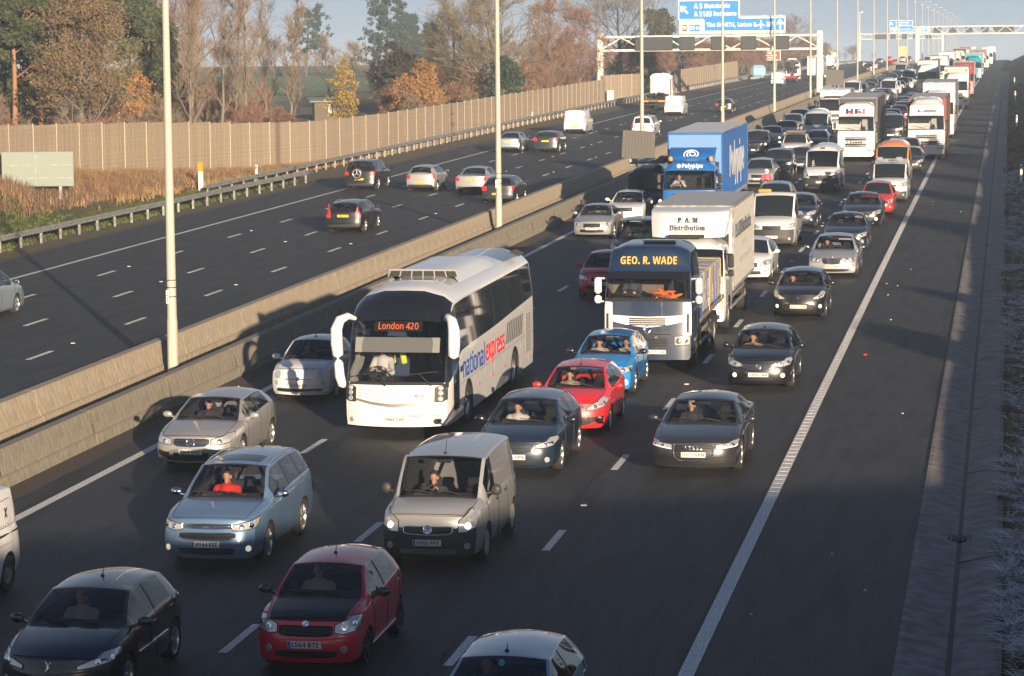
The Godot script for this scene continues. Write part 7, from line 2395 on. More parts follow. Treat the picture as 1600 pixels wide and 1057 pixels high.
func lamp_posts() -> void:
	var mb := MB.new()
	mb.tube([Vector3(0, -0.2, 0), Vector3(0, 1.6, 0), Vector3(0, 1.75, 0), Vector3(0, 15.2, 0)], [0.155, 0.15, 0.135, 0.07], 8)
	var shaft := mb.mesh()
	mb = MB.new()
	mb.box(Vector3(0, 0.75, 0.15), Vector3(0.12, 0.6, 0.02), Basis.IDENTITY, 0.004)
	var door := mb.mesh()
	mb = MB.new()
	mb.tube([Vector3(-1.75, 15.45, 0), Vector3(-0.9, 15.5, 0), Vector3(0, 15.2, 0), Vector3(0.9, 15.5, 0), Vector3(1.75, 15.45, 0)], 0.04, 6)
	var arm := mb.mesh()
	mb = MB.new()
	mb.ball(Vector3.ZERO, Vector3(0.42, 0.09, 0.16), 10)
	var head := mb.mesh()
	mb = MB.new()
	for y in [2.3, 2.55, 2.75]: mb.lathe([[0.142, -0.012], [0.146, 0], [0.142, 0.012]], Vector3(0, y, 0), Basis.IDENTITY, 8)
	var band := mb.mesh()
	for k in 22:
		var s := 71.0 + 48.75 * k
		var o := thing("lamp_post", "tall tapered pale steel lamp post, %s from the camera along the median" % ["nearest", "second", "third", "fourth", "fifth", "sixth", "seventh", "eighth", "ninth", "tenth", "11th", "12th", "13th", "14th", "15th", "16th", "17th", "18th", "19th", "20th", "21st", "22nd"][k], "lamp post", "lamp posts along the median")
		o.position = P3(-3.0, 0, s)
		part("shaft", shaft, M.post_paint, o)
		part("arm", arm, M.post_paint, o)
		for x in [-1.95, 1.95]: part("lamp_head", head, M.lamp_head, o).position = Vector3(x, 15.45, 0)
		if k < 4:
			part("door", door, M.post_paint, o)
			part("bands", band, M.dark, o)
			mb = MB.new()
			mb.box(Vector3(-0.08, 2.3, 0.13), Vector3(0.07, 0.36, 0.01))
			var pl := part("number_tag", mb, M.plate_w, o)
			if k == 0:
				for i in 4: lettering("digit", ["2", "0", "8", "0"][i], 0.06, M.ink, pl, Vector3(-0.08, 2.42 - i * 0.08, 0.138))

func sign_panel(parent: Node3D, called: String, at: Vector3, w: float, h: float, m: Material, border: Material) -> Node3D:
	var mb := MB.new()
	mb.box(at, Vector3(w, h, 0.06), Basis.IDENTITY, 0.02)
	var o := part(called, mb, border, parent)
	mb = MB.new()
	mb.box(at + Vector3(0, 0, 0.03), Vector3(w - 0.22, h - 0.22, 0.012))
	part("face", mb, m, o)
	return o
func arrow(parent: Node, at: Vector3, ang: float, len: float, m: Material) -> void:
	var mb := MB.new()
	mb.prism(PackedVector2Array([Vector2(-0.09, -0.5), Vector2(0.09, -0.5), Vector2(0.09, 0.12), Vector2(0.32, -0.08), Vector2(0.32, 0.16), Vector2(0, 0.5), Vector2(-0.32, 0.16), Vector2(-0.32, -0.08), Vector2(-0.09, 0.12)]), 0.0, 0.012, Transform3D(Basis(Vector3.BACK, ang) * Basis.from_scale(Vector3(len, len, 1)), at))
	part("arrow", mb, m, parent)

# portal over the far carriageway; x from the left leg
func gantry(s: float, XL: float, XR: float, base: float, label: String, signs: bool) -> Node3D:
	var g := thing("gantry", label, "gantry")
	g.position = P3(XR, base, s)
	var w := XR - XL
	var mb := MB.new()
	for x in [-w, 0.0]:
		mb = MB.new()
		mb.box(Vector3(x, 2.5, 0), Vector3(0.75, 11.0 - base * 0.0, 0.7), Basis.IDENTITY, 0.12)
		mb.box(Vector3(x, 5.0, 0), Vector3(0.95, 0.16, 0.9), Basis.IDENTITY, 0.03)
		part("leg", mb, M.gantry, g)
	for z in [-0.7, 0.7]:
		mb = MB.new()
		for y in [5.85, 7.45]: mb.box(Vector3(-w * 0.5, y, z), Vector3(w, 0.28, 0.22), Basis.IDENTITY, 0.03)
		part("chord", mb, M.gantry, g)
		mb = MB.new()
		var n := 10
		for k in n:
			var x0 := -w + w * k / n
			var x1 := -w + w * (k + 1) / n
			var up := k % 2 == 0
			mb.tube([Vector3(x0, 5.95 if up else 7.35, z), Vector3(x1, 7.35 if up else 5.95, z)], 0.075, 6)
		part("brace", mb, M.gantry, g)
	mb = MB.new()
	mb.box(Vector3(-w * 0.5, 5.72, 0), Vector3(w - 0.8, 0.06, 1.3))
	part("walkway", mb, M.galv, g)
	var xs := [-19.6, -15.6, -11.9, -8.3, -4.4]
	for i in 5:
		mb = MB.new()
		mb.box(Vector3(xs[i], 6.62, 0.95), Vector3(4.5 if i == 0 else 1.75, 1.6, 0.3), Basis.IDENTITY, 0.05)
		var b := part("message_board" if i == 0 else "lane_signal", mb, M.board, g)
		if i == 0:
			mb = MB.new()
			for k in 5: mb.box(Vector3(xs[i], 6.05 + k * 0.28, 1.105), Vector3(4.1, 0.03, 0.02))
			part("louvre", mb, M.black, b)
	if not signs: return g
	mb = MB.new()
	mb.box(Vector3(-10.3, 8.75, 0.62), Vector3(12.6, 2.1, 0.08), Basis.IDENTITY, 0.02)
	part("backing_board", mb, M.sign_grey, g)
	mb = MB.new()
	for x in [-15.5, -12.5, -9.5, -6.5, -4.6]: mb.box(Vector3(x, 8.6, 0.45), Vector3(0.16, 2.6, 0.2))
	part("sign_strut", mb, M.gantry, g)
	var o := sign_panel(g, "direction_sign", Vector3(-13.05, 10.55, 0.75), 7.3, 2.35, M.sign_blue, M.white)
	lettering("lettering", "A 5", 0.62, M.white, o, Vector3(-14.3, 11.0, 0.81), Basis.IDENTITY, font_bold, 1.0)
	lettering("lettering", "Dunstable", 0.52, M.white, o, Vector3(-12.05, 11.0, 0.81), Basis.IDENTITY, font_bold, 3.0)
	lettering("lettering", "A 5183", 0.62, M.white, o, Vector3(-13.75, 10.08, 0.81), Basis.IDENTITY, font_bold, 2.1)
	lettering("lettering", "Redbourn", 0.52, M.white, o, Vector3(-11.15, 10.08, 0.81), Basis.IDENTITY, font_bold, 2.7)
	arrow(o, Vector3(-16.0, 10.6, 0.80), PI * 0.25, 1.25, M.white)
	o = sign_panel(g, "direction_sign", Vector3(-8.85, 8.78, 0.75), 9.7, 1.65, M.sign_blue, M.white)
	lettering("lettering", "The NORTH, Luton &", 0.50, M.white, o, Vector3(-10.35, 8.78, 0.81), Basis.IDENTITY, font_bold, 6.0)
	lettering("lettering", "M1", 0.62, M.white, o, Vector3(-5.72, 8.78, 0.81), Basis.IDENTITY, font_bold, 0.85)
	arrow(o, Vector3(-4.6, 8.78, 0.80), 0.0, 1.2, M.white)
	mb = MB.new()
	mb.prism(PackedVector2Array([Vector2(0, 0.45), Vector2(0.07, 0.3), Vector2(0.07, 0.1), Vector2(0.42, -0.12), Vector2(0.42, -0.2), Vector2(0.07, -0.1), Vector2(0.05, -0.32), Vector2(0.16, -0.42), Vector2(0, -0.4), Vector2(-0.16, -0.42), Vector2(-0.05, -0.32), Vector2(-0.07, -0.1), Vector2(-0.42, -0.2), Vector2(-0.42, -0.12), Vector2(-0.07, 0.1), Vector2(-0.07, 0.3)]), 0.0, 0.012, Transform3D(Basis.from_scale(Vector3(1.15, 1.15, 1)), Vector3(-6.85, 8.78, 0.80)))
	part("aeroplane_symbol", mb, M.white, o)
	o = sign_panel(g, "junction_plate", Vector3(-15.95, 8.45, 0.74), 0.75, 1.05, M.ink, M.white)
	lettering("lettering", "9", 0.5, M.white, o, Vector3(-15.95, 8.45, 0.80), Basis.IDENTITY, font_bold)
	o = sign_panel(g, "distance_plate", Vector3(-14.75, 8.45, 0.74), 1.5, 1.05, M.sign_blue, M.white)
	lettering("lettering", "2/3 m", 0.42, M.white, o, Vector3(-14.75, 8.45, 0.80), Basis.IDENTITY, font_bold, 1.1)
	return g

func furniture() -> void:
	var mb: MB
	var o: Node3D
	M.timber = mat(Color(0.395, 0.325, 0.245), 0.9)
	M.timber.vertex_color_use_as_albedo = true
	M.timber.albedo_texture = noise_tex(0.05, 512, 5, [[0.25, 0.5, 0.8], [Color(0.62, 0.58, 0.54), grey(0.9), grey(1.0)]], 91)
	tri_tex(M.timber, 1.0)
	M.timber.uv1_scale = Vector3(2.0, 0.18, 2.0)
	M.fence_post = mat(Color(0.385, 0.32, 0.245), 0.85)
	M.lamp_head = mat(Color(0.60, 0.60, 0.58), 0.4)
	M.board = mat(Color(0.020, 0.024, 0.030), 0.55)
	M.sign_blue = mat(Color(0.0, 0.165, 0.50), 0.5)
	M.sign_grey = mat(Color(0.40, 0.41, 0.38), 0.6)
	M.sign_brown = mat(Color(0.22, 0.05, 0.03), 0.5)
	M.sign_back = mat(Color(0.17, 0.205, 0.185), 0.6)
	fence_line([[116.0, -31.2, 4.95], [130.0, -30.1, 4.6], [141.0, -29.4, 4.25], [152.0, -28.3, 3.88], [165.0, -26.6, 3.3], [174.0, -25.0, 3.08], [188.0, -24.1, 3.03], [210.0, -23.9, 3.0], [245.0, -24.0, 3.0], [297.0, -24.3, 3.0]], "long weathered timber noise fence along the far verge")
	fence_line([[316.0, -27.4, 3.1], [327.0, -24.2, 3.1]], "short sunlit timber fence set back beyond the gantry leg")
	fence_line([[341.0, -23.2, 3.0], [400.0, -23.6, 3.0], [452.0, -25.0, 3.0]], "farther timber noise fence beyond the tractor unit")
	guard_rail(78.0, 159.0, -23.15, -21.6, "steel guard rail along the near grass verge, ending short")
	guard_rail(144.0, 760.0, -23.75, -22.6, "steel guard rail running on in front of the timber fence")
	lamp_posts()
	gantry(327.0, -29.0, -2.8, 0.0, "steel sign gantry over the far carriageway with blue direction signs", true)
	o = gantry(888.0, -29.0, -2.8, 1.2, "distant steel sign gantry with small blue signs and a camera mast", true)
	mb = MB.new()
	mb.tube([Vector3(-26.2, 7, 0), Vector3(-26.2, 14.5, 0)], 0.14, 6)
	mb.box(Vector3(-25.5, 14.4, 0), Vector3(0.9, 0.5, 0.5), Basis.IDENTITY, 0.1)
	part("camera_mast", mb, M.gantry, o)
	# gantry over the near carriageway, seen from behind
	o = thing("gantry", "distant steel gantry over the near carriageway with dark signal boxes", "gantry")
	o.position = P3(-2.8, 1.3, 665.0)
	for x in [0.0, 33.0]:
		mb = MB.new()
		mb.box(Vector3(x, 2.3, 0), Vector3(0.9, 11.0, 0.8), Basis.IDENTITY, 0.1)
		part("leg", mb, M.gantry, o)
	for y in [6.0, 7.7]:
		mb = MB.new()
		mb.box(Vector3(16.5, y, 0.6), Vector3(33, 0.32, 0.3), Basis.IDENTITY, 0.03)
		part("chord", mb, M.gantry, o)
	mb = MB.new()
	for k in 16:
		mb.tube([Vector3(33.0 * k / 16, 6.0 if k % 2 else 7.7, 0.6), Vector3(33.0 * (k + 1) / 16, 7.7 if k % 2 else 6.0, 0.6)], 0.09, 5)
	part("brace", mb, M.gantry, o)
	for q in [[4.6, 1.7], [8.3, 1.7], [12.1, 1.7], [15.8, 1.7], [20.2, 4.8]]:
		mb = MB.new()
		mb.box(Vector3(q[0], 6.85, 0.0), Vector3(q[1], 1.5, 0.4), Basis.IDENTITY, 0.06)
		part("lane_signal", mb, M.board, o)
	# median matrix boards, seen from behind
	for q in [[167.5, -3.1, 2.05, 1.75, "grey back of a median signal board beside the black van"], [362.0, -3.2, 2.3, 2.1, "dark back of a small median signal board beyond the recovery lorry"]]:
		o = thing("signal_board", q[4], "signal board")
		o.position = P3(q[1], 0, q[0])
		mb = MB.new()
		mb.box(Vector3(0, 1.75, 0), Vector3(q[2], q[3], 0.22), Basis(Vector3.BACK, -0.06), 0.06)
		part("case", mb, M.board_back, o)
		mb = MB.new()
		for x in [-0.5, 0.5]: mb.tube([Vector3(x, -0.1, -0.05), Vector3(x, 1.2, -0.05)], 0.06, 6)
		part("leg", mb, M.gantry, o)
		mb = MB.new()
		for k in 9: mb.box(Vector3(-0.76 + k * 0.19, 1.75, 0.115), Vector3(0.02, q[3] * 0.85, 0.015), Basis(Vector3.BACK, -0.06))
		part("rib", mb, M.board, o)
	# pale sign on two posts, left verge
	o = thing("road_sign", "pale green-grey rectangular road sign back on two posts in the left verge", "sign")
	o.position = P3(-28.0, 0.05, 129.0)
	var yaw := Basis(Vector3.UP, 0.18)
	o.basis = yaw
	mb = MB.new()
	mb.box(Vector3(0.15, 2.42, 0), Vector3(3.55, 1.72, 0.05), Basis.IDENTITY, 0.02)
	part("panel", mb, M.sign_back, o)
	mb = MB.new()
	for y in [1.98, 2.62]: mb.box(Vector3(0.15, y, 0.035), Vector3(3.4, 0.03, 0.02))
	mb.box(Vector3(0.05, 2.42, 0.035), Vector3(0.04, 1.66, 0.025))
	part("stiffener", mb, M.galv, o)
	for x in [-0.95, 1.25]:
		mb = MB.new()
		mb.box(Vector3(x, 0.75, -0.06), Vector3(0.16, 2.6, 0.1), Basis.IDENTITY, 0.01)
		part("leg", mb, M.galv, o)
	# emergency telephone post and marker posts
	o = thing("telephone_post", "white emergency telephone post with an orange top behind the guard rail", "post")
	o.position = ground_at(-24.6, 146.0)
	mb = MB.new()
	mb.box(Vector3(0, 0.5, 0), Vector3(0.24, 1.1, 0.2), Basis.IDENTITY, 0.02)
	part("post", mb, M.white, o)
	mb = MB.new()
	mb.box(Vector3(0, 1.3, 0), Vector3(0.28, 0.5, 0.24), Basis.IDENTITY, 0.02)
	part("telephone_box", mb, M.amber, o)
	var proto: Node3D
	var mp := [[-24.2, 156.0, "left verge where the two guard rails overlap"], [-24.0, 250.0, "far verge by the timber fence"], [20.0, 151.5, "frosty right verge, nearest"], [19.95, 226.6, "frosty right verge, second along"], [19.95, 301.0, "right verge, third along"], [19.95, 376.0, "right verge, farthest"], [-24.0, 470.0, "verge by the end of the farther fence"]]
	for q in mp:
		if proto == null:
			proto = thing("marker_post", "", "post", "white marker posts")
			mb = MB.new()
			mb.box(Vector3(0, 0.5, 0), Vector3(0.13, 1.05, 0.07), Basis.IDENTITY, 0.02)
			part("post", mb, M.white, proto)
			mb = MB.new()
			mb.box(Vector3(0, 0.86, 0.03), Vector3(0.08, 0.16, 0.03))
			part("reflector", mb, M.tail, proto)
			o = proto
		else: o = copy(proto, "marker_post", "", "post", "white marker posts")
		o.set_meta("label", "small white marker post on the %s" % q[2])
		o.position = ground_at(q[0], q[1])
	o = thing("tourist_sign", "brown tourist sign with white lines on posts beyond the gantry", "sign")
	o.position = ground_at(-27.3, 540.0)
	sign_panel(o, "panel", Vector3(0, 3.2, 0), 4.6, 1.9, M.sign_brown, M.white)
	for q in [[0.1, 3.65, 0.9], [0.4, 3.2, 2.2], [0.4, 2.75, 1.4]]:
		mb = MB.new()
		mb.box(Vector3(q[0], q[1], 0.045), Vector3(q[2], 0.2, 0.02))
		part("print", mb, M.white, o)
	arrow(o, Vector3(-1.6, 3.2, 0.04), PI * 0.25, 1.1, M.white)
	for x in [-1.5, 1.5]:
		mb = MB.new()
		mb.box(Vector3(x, 1.1, -0.1), Vector3(0.14, 2.4, 0.1))
		part("leg", mb, M.galv, o)
	o = thing("roadside_cabinet", "pale grey roadside cabinet at the foot of the gantry leg", "cabinet")
	o.position = ground_at(-26.2, 316.0)
	mb = MB.new()
	mb.box(Vector3(0, 0.7, 0), Vector3(0.8, 1.4, 0.5), Basis.IDENTITY, 0.03)
	part("case", mb, M.gantry, o)
	# far block wall with a blue sign
	o = thing("noise_wall", "pale concrete block wall with a small blue sign far along the left verge", "wall")
	for k in 5:
		mb = MB.new()
		mb.box(P3(-24.0 - k * 0.3, 1.1, 604.0 + k * 14.0), Vector3(0.3, 3.0, 13.6), Basis(Vector3.UP, 0.02))
		part("wall_panel", mb, M.gantry, o)
	mb = MB.new()
	mb.box(P3(-23.6, 1.9, 640.0), Vector3(1.6, 1.3, 0.1))
	part("blue_sign", mb, M.sign_blue, o)
	# hut beyond the fence
	o = thing("hut", "small pale-roofed wooden hut half hidden in brush beyond the fence", "hut")
	o.position = ground_at(-46.5, 262.0)
	o.rotation.y = 0.35
	mb = MB.new()
	mb.box(Vector3(0, 0.9, 0), Vector3(2.6, 1.9, 2.0), Basis.IDENTITY, 0.02)
	part("wall", mb, M.timber_dark, o)
	mb = MB.new()
	mb.box(Vector3(0, 1.98, 0), Vector3(3.6, 0.12, 2.8), Basis(Vector3.RIGHT, 0.12), 0.02)
	part("roof", mb, M.sign_back, o)
	mb = MB.new()
	for x in [0.2, 0.7, 1.1]: mb.box(Vector3(x, 1.1, 1.01), Vector3(0.32, 0.9, 0.03))
	part("board", mb, M.white, o)
	# litter
	mb = MB.new()
	for k in 26:
		var X := r(14.9, 17.4) if k < 15 else r(-1.3, -0.5)
		mb.box(P3(X, 0.015, r(38.0, 150.0)), Vector3(r(0.02, 0.05), 0.015, r(0.02, 0.06)), Basis(Vector3.UP, r(0, 3)))
	top("litter", mb, M.white, "scraps of pale litter along the hard shoulder and the median edge", "litter", "", "stuff")
	mb = MB.new()
	for q in [[-0.45, 62.5], [15.3, 78.0]]: mb.box(P3(q[0], 0.03, q[1]), Vector3(0.11, 0.03, 0.06), Basis(Vector3.UP, 0.6))
	top("red_debris", mb, M.tail, "broken red plastic pieces beside the edge lines", "litter", "", "stuff")

# ---------------------------------------------------------------- trees and grass
func branch(B: MB, T: MB, lv: MB, p: Vector3, d: Vector3, ln: float, rad: float, lev: int, K: Dictionary) -> void:
	var n := 4 if lev < 2 else 3
	var pts := [p]
	var rs := [rad]
	var q := p
	var dir := d
	for i in n:
		dir = (dir + Vector3(r(-1, 1), r(-0.6, 0.8), r(-1, 1)) * K.wander + Vector3(0, K.up, 0)).normalized()
		q += dir * ln / n
		pts.append(q)
		rs.append(rad * lerpf(1.0, 0.35, (i + 1.0) / n))
	B.tube(pts, rs, [6, 5, 3, 3][lev], false)
	if lev >= K.levels:
		for i in K.twigs:
			var a: Vector3 = pts[1 + rng.randi() % n]
			var td := (dir + Vector3(r(-1, 1), r(-0.5, 0.9), r(-1, 1)) * 0.9).normalized()
			var tl: float = K.twig_len * r(0.5, 1.1)
			var e := a + td * tl
			var w: Vector3 = td.cross(Vector3(r(-1, 1), r(-1, 1), r(-1, 1))).normalized() * K.twig_w
			if w.length() > 0.0: T.quad(a - w, a + w, e + w * 0.4, e - w * 0.4)
			for k in K.leaves:
				var c: Vector3 = a.lerp(e, r(0.2, 1.15)) + Vector3(r(-1, 1), r(-1, 1), r(-1, 1)) * K.leaf_spread
				leaf(lv, c, K.leaf * r(0.6, 1.2), K)
		return
	var nb: int = K.split[lev]
	for i in nb:
		var f := r(0.35, 1.0)
		var j := int(f * n)
		j = clampi(j, 1, n)
		var side := dir.cross(Vector3(r(-1, 1), r(-1, 1), r(-1, 1))).normalized()
		var nd: Vector3 = (dir * K.along + side * K.out + Vector3(0, K.lift, 0)).normalized()
		branch(B, T, lv, pts[j], nd, ln * r(0.42, 0.68), maxf(rs[j] * 0.6, 0.012), lev + 1, K)
func leaf(lv: MB, c: Vector3, sz: float, K: Dictionary) -> void:
	var u := Vector3(r(-1, 1), r(-1, 1), r(-1, 1)).normalized()
	var w := u.cross(Vector3(r(-1, 1), r(-1, 1), r(-1, 1))).normalized()
	var t := rng.randf()
	lv.col = (K.c0 as Color).lerp(K.c1, t) * r(0.75, 1.15)
	lv.quad(c - u * sz, c + w * sz * 0.6, c + u * sz, c - w * sz * 0.6)
const BASE := {"h": 12.0, "trunk": 0.22, "fork": 0.25, "limbs": 9, "spread": 0.45, "wander": 0.22, "up": 0.03, "levels": 2, "split": [6, 5, 4], "along": 0.75, "out": 0.75, "lift": 0.18, "twigs": 7, "twig_len": 0.7, "twig_w": 0.015, "leaves": 0, "leaf": 0.10, "leaf_spread": 0.2, "c0": Color(0.2, 0.1, 0.04), "c1": Color(0.3, 0.18, 0.05), "droop": 0.0, "stems": 1}
func make_tree(called: String, label: String, at: Vector3, over: Dictionary, bark: Material, twig: Material, leaves: Material, group := "") -> Node3D:
	var K := BASE.duplicate()
	K.merge(over, true)
	var o := thing(called, label, K.get("cat", "tree"), group)
	o.position = at
	for st in K.stems:
		var TR := MB.new(); var B := MB.new(); var T := MB.new(); var L := MB.new()
		L.use_col = true
		var foot := Vector3.ZERO if K.stems == 1 else Vector3(r(-0.5, 0.5), 0, r(-0.5, 0.5))
		var pts := [foot + Vector3(0, -0.3, 0)]
		var rs := [K.trunk * 1.25]
		var q := foot
		var lean := Vector3(r(-0.06, 0.06), 0, r(-0.06, 0.06)) if K.stems == 1 else Vector3(r(-0.3, 0.3), 0, r(-0.3, 0.3))
		var hh: float = K.h * (1.0 if K.stems == 1 else r(0.7, 1.0))
		for i in 8:
			q += Vector3(lean.x + r(-0.05, 0.05), 1.0, lean.z + r(-0.05, 0.05)) * hh * K.get("stem", 0.88) / 8.0
			pts.append(q)
			rs.append(K.trunk * lerpf(1.0, 0.12, (i + 1) / 8.0))
		TR.tube(pts, rs, 8, false)
		for i in K.limbs:
			var f := lerpf(K.fork, 0.97, (i + rng.randf()) / K.limbs)
			var j := clampi(int(f * 8.0), 1, 8)
			var base: Vector3 = pts[j].lerp(pts[mini(j + 1, 8)], f * 8.0 - j)
			var a: float = i * 2.4 + r(-0.5, 0.5)
			var sp: float = K.spread * K.h * (K.shape.call(f) if K.has("shape") else lerpf(1.0, 0.35, (f - K.fork) / (1.0 - K.fork)))
			var d := (Vector3(cos(a), K.get("rise", 0.7) - K.droop, sin(a))).normalized()
			branch(B, T, L, base, d, sp * r(0.8, 1.15), maxf(K.trunk * 0.42 * (1.1 - f), 0.03), 0 if K.levels > 1 else 1, K)
		part("trunk", TR, bark, o)
		part("branches", B, bark, o)
		if T.v.size():
			var t := part("twigs", T, twig, o)
			t.set_meta("kind", "stuff")
		if L.v.size():
			var c := part("crown", L, leaves, o)
			c.set_meta("kind", "stuff")
	return o

func grass(called: String, label: String, m: Material, n: int, hmin: float, hmax: float, wide: float, where: Callable, blades := 9, bend := 0.35) -> void:
	var mb := MB.new()
	for i in blades:
		var a := r(0, TAU)
		var p := Vector3(r(-0.16, 0.16), -0.04, r(-0.16, 0.16))
		var d := Vector3(cos(a), 0, sin(a))
		var w := Vector3(-d.z, 0, d.x) * wide
		var h := r(0.6, 1.0)
		var mid := p + Vector3(0, h * 0.6, 0) + d * bend * 0.3
		mb.quad(p - w, p + w, mid + w * 0.8, mid - w * 0.8)
		mb.tri(mid - w * 0.8, mid + w * 0.8, p + Vector3(0, h, 0) + d * bend)
	var mm := MultiMesh.new()
	mm.transform_format = MultiMesh.TRANSFORM_3D
	mm.use_colors = true
	mm.mesh = mb.mesh()
	mm.instance_count = n
	for i in n:
		var p: Vector3 = where.call()
		var h := r(hmin, hmax)
		mm.set_instance_transform(i, Transform3D(Basis(Vector3.UP, r(0, TAU)) * Basis.from_scale(Vector3(r(0.8, 1.4), h, r(0.8, 1.4))), p))
		var t := r(0.65, 1.1)
		mm.set_instance_color(i, Color(t, t * r(0.9, 1.0), t * r(0.8, 1.0)))
	var o := MultiMeshInstance3D.new()
	o.name = numbered(called)
	o.multimesh = mm
	o.material_override = m
	add_child(o)
	tag(o, label, "grass", "", "stuff")

func leafmat(rough := 0.85) -> StandardMaterial3D:
	var m := mat(Color.WHITE, rough)
	m.vertex_color_use_as_albedo = true
	m.backlight_enabled = true
	m.backlight = Color(0.25, 0.22, 0.15)
	return m

func plants() -> void:
	var bark := mat(Color(0.13, 0.105, 0.08), 0.9)
	var pale := mat(Color(0.145, 0.12, 0.09), 0.9)
	var dark := mat(Color(0.07, 0.06, 0.045), 0.9)
	var pine_bark := mat(Color(0.24, 0.12, 0.06), 0.9)
	var twig := mat(Color(0.17, 0.125, 0.085), 0.9)
	var twig_red := mat(Color(0.20, 0.105, 0.075), 0.9)
	var twig_olive := mat(Color(0.15, 0.12, 0.065), 0.9)
	var lv := leafmat()
	var beech := {"h": 12.5, "limbs": 16, "spread": 0.40, "fork": 0.08, "twigs": 6, "leaves": 4, "leaf": 0.10, "trunk": 0.2, "c0": Color(0.15, 0.075, 0.03), "c1": Color(0.13, 0.11, 0.045), "rise": 0.9, "twig_len": 0.8}
	var oak := {"h": 14.5, "limbs": 15, "spread": 0.52, "fork": 0.12, "twigs": 10, "trunk": 0.36, "twig_len": 0.95, "stem": 0.72, "rise": 0.7, "split": [7, 6, 4], "twig_w": 0.014}
	var birch := {"h": 6.4, "limbs": 13, "spread": 0.30, "fork": 0.1, "twigs": 6, "leaves": 2, "leaf": 0.085, "trunk": 0.07, "levels": 2, "split": [4, 3, 3], "c0": Color(0.30, 0.175, 0.035), "c1": Color(0.32, 0.12, 0.03), "rise": 1.1, "twig_len": 0.4, "leaf_spread": 0.12}
	var poplar := {"h": 15.0, "limbs": 13, "spread": 0.19, "fork": 0.14, "twigs": 5, "trunk": 0.14, "rise": 1.9, "twig_len": 0.9, "lift": 0.5, "split": [5, 4, 3], "up": 0.08}
	var pine := {"h": 17.0, "limbs": 15, "spread": 0.20, "fork": 0.34, "twigs": 9, "leaves": 11, "leaf": 0.20, "leaf_spread": 0.35, "trunk": 0.24, "c0": Color(0.028, 0.045, 0.016), "c1": Color(0.055, 0.065, 0.022), "rise": 0.35, "split": [4, 3, 3], "twig_len": 0.5, "stem": 0.95}
	var spruce := {"h": 19.0, "limbs": 44, "spread": 0.22, "fork": 0.05, "twigs": 7, "leaves": 5, "leaf": 0.24, "leaf_spread": 0.3, "trunk": 0.3, "levels": 2, "split": [4, 2, 2], "c0": Color(0.018, 0.034, 0.022), "c1": Color(0.03, 0.05, 0.03), "rise": 0.05, "stem": 0.98, "twig_len": 0.5, "lift": -0.1}
	var shrub := {"h": 4.2, "limbs": 7, "stems": 4, "spread": 0.35, "fork": 0.1, "twigs": 9, "trunk": 0.04, "levels": 2, "split": [4, 3, 3], "rise": 1.4, "twig_len": 0.6, "cat": "shrub", "twig_w": 0.010}
	make_tree("pine_tree", "tall pine with orange trunk at the far left edge behind the fence", ground_at(-51.9, 190), pine, pine_bark, dark, lv)
	make_tree("pine_tree", "second tall pine with orange trunk beside the brown-leaved tree at the left", ground_at(-52.2, 197), pine, pine_bark, dark, lv)
	make_tree("pine_tree", "dark pine whose top shows right of the brown-leaved tree", ground_at(-53.0, 222), pine, pine_bark, dark, lv)
	make_tree("pine_tree", "dark pine behind the leftmost pine, cut by the frame", ground_at(-58.5, 206), pine, pine_bark, dark, lv)
	make_tree("pine_tree", "low-branched dark pine filling the gap between the two orange-trunked pines", ground_at(-55.5, 200), pine.merged({"h": 13.0, "fork": 0.12, "spread": 0.26}, true), pine_bark, dark, lv)
	make_tree("pine_tree", "low-branched dark pine behind the small golden yellow birch", ground_at(-49.5, 214), pine.merged({"h": 11.0, "fork": 0.1, "spread": 0.28}, true), pine_bark, dark, lv)
	make_tree("beech_tree", "big brown-leaved tree behind the left part of the fence", ground_at(-44.4, 183), beech, bark, twig, lv)
	make_tree("beech_tree", "brown-leaved tree between the pines and the yellow birch", ground_at(-46.5, 192), beech.merged({"h": 11.0, "c0": Color(0.12, 0.10, 0.035)}, true), bark, twig, lv)
	make_tree("birch_tree", "small golden yellow birch left of the nearest lamp post", ground_at(-39.2, 180), birch, pale, twig, lv)
	for q in [[-38.6, 190, 12.5, "leftmost of the bare poplars right of the nearest lamp post"], [-38.9, 199, 15, "tall bare poplar with twin leaders near the green field"], [-39.8, 206, 16, "tallest bare poplar in the group before the green field"], [-36.0, 196, 15.5, "slender pale-stemmed bare tree in front of the poplars"], [-39.0, 213, 15, "bare upright tree behind the slender pale-stemmed one"], [-35.4, 206, 13, "rightmost bare upright tree of the poplar group"], [-42.0, 202, 13, "bare upright tree just right of the nearest lamp post"]]:
		make_tree("poplar_tree", q[3], ground_at(q[0], q[1]), poplar.merged({"h": q[2]}, true), pale, twig, lv)
	make_tree("bare_tree", "hazy reddish bare tree far behind the nearest lamp post", ground_at(-83.7, 330), oak.merged({"h": 20.0, "trunk": 0.4}, true), bark, twig_red, lv)
	make_tree("bare_tree", "reddish bare tree beyond the green field's near edge at left", ground_at(-92.0, 345), oak.merged({"h": 17.0}, true), bark, twig_red, lv)
	make_tree("bare_tree", "thin bare tree on the green field's edge, left of the hut", ground_at(-63.2, 330), oak.merged({"h": 9.5, "spread": 0.28, "trunk": 0.2, "twigs": 4, "limbs": 8}, true), dark, twig, lv)
	make_tree("bare_tree", "thin bare tree on the green field's edge, above the hut", ground_at(-63.7, 345), oak.merged({"h": 9.0, "spread": 0.3, "trunk": 0.2, "twigs": 4, "limbs": 8}, true), dark, twig, lv)
	make_tree("spruce_tree", "very tall dark conifer beyond the green field", ground_at(-95.3, 500), spruce.merged({"h": 20.0}, true), dark, dark, lv)
	make_tree("spruce_tree", "shorter pointed conifer right of the very tall one", ground_at(-97.1, 530), spruce.merged({"h": 12.0}, true), dark, dark, lv)
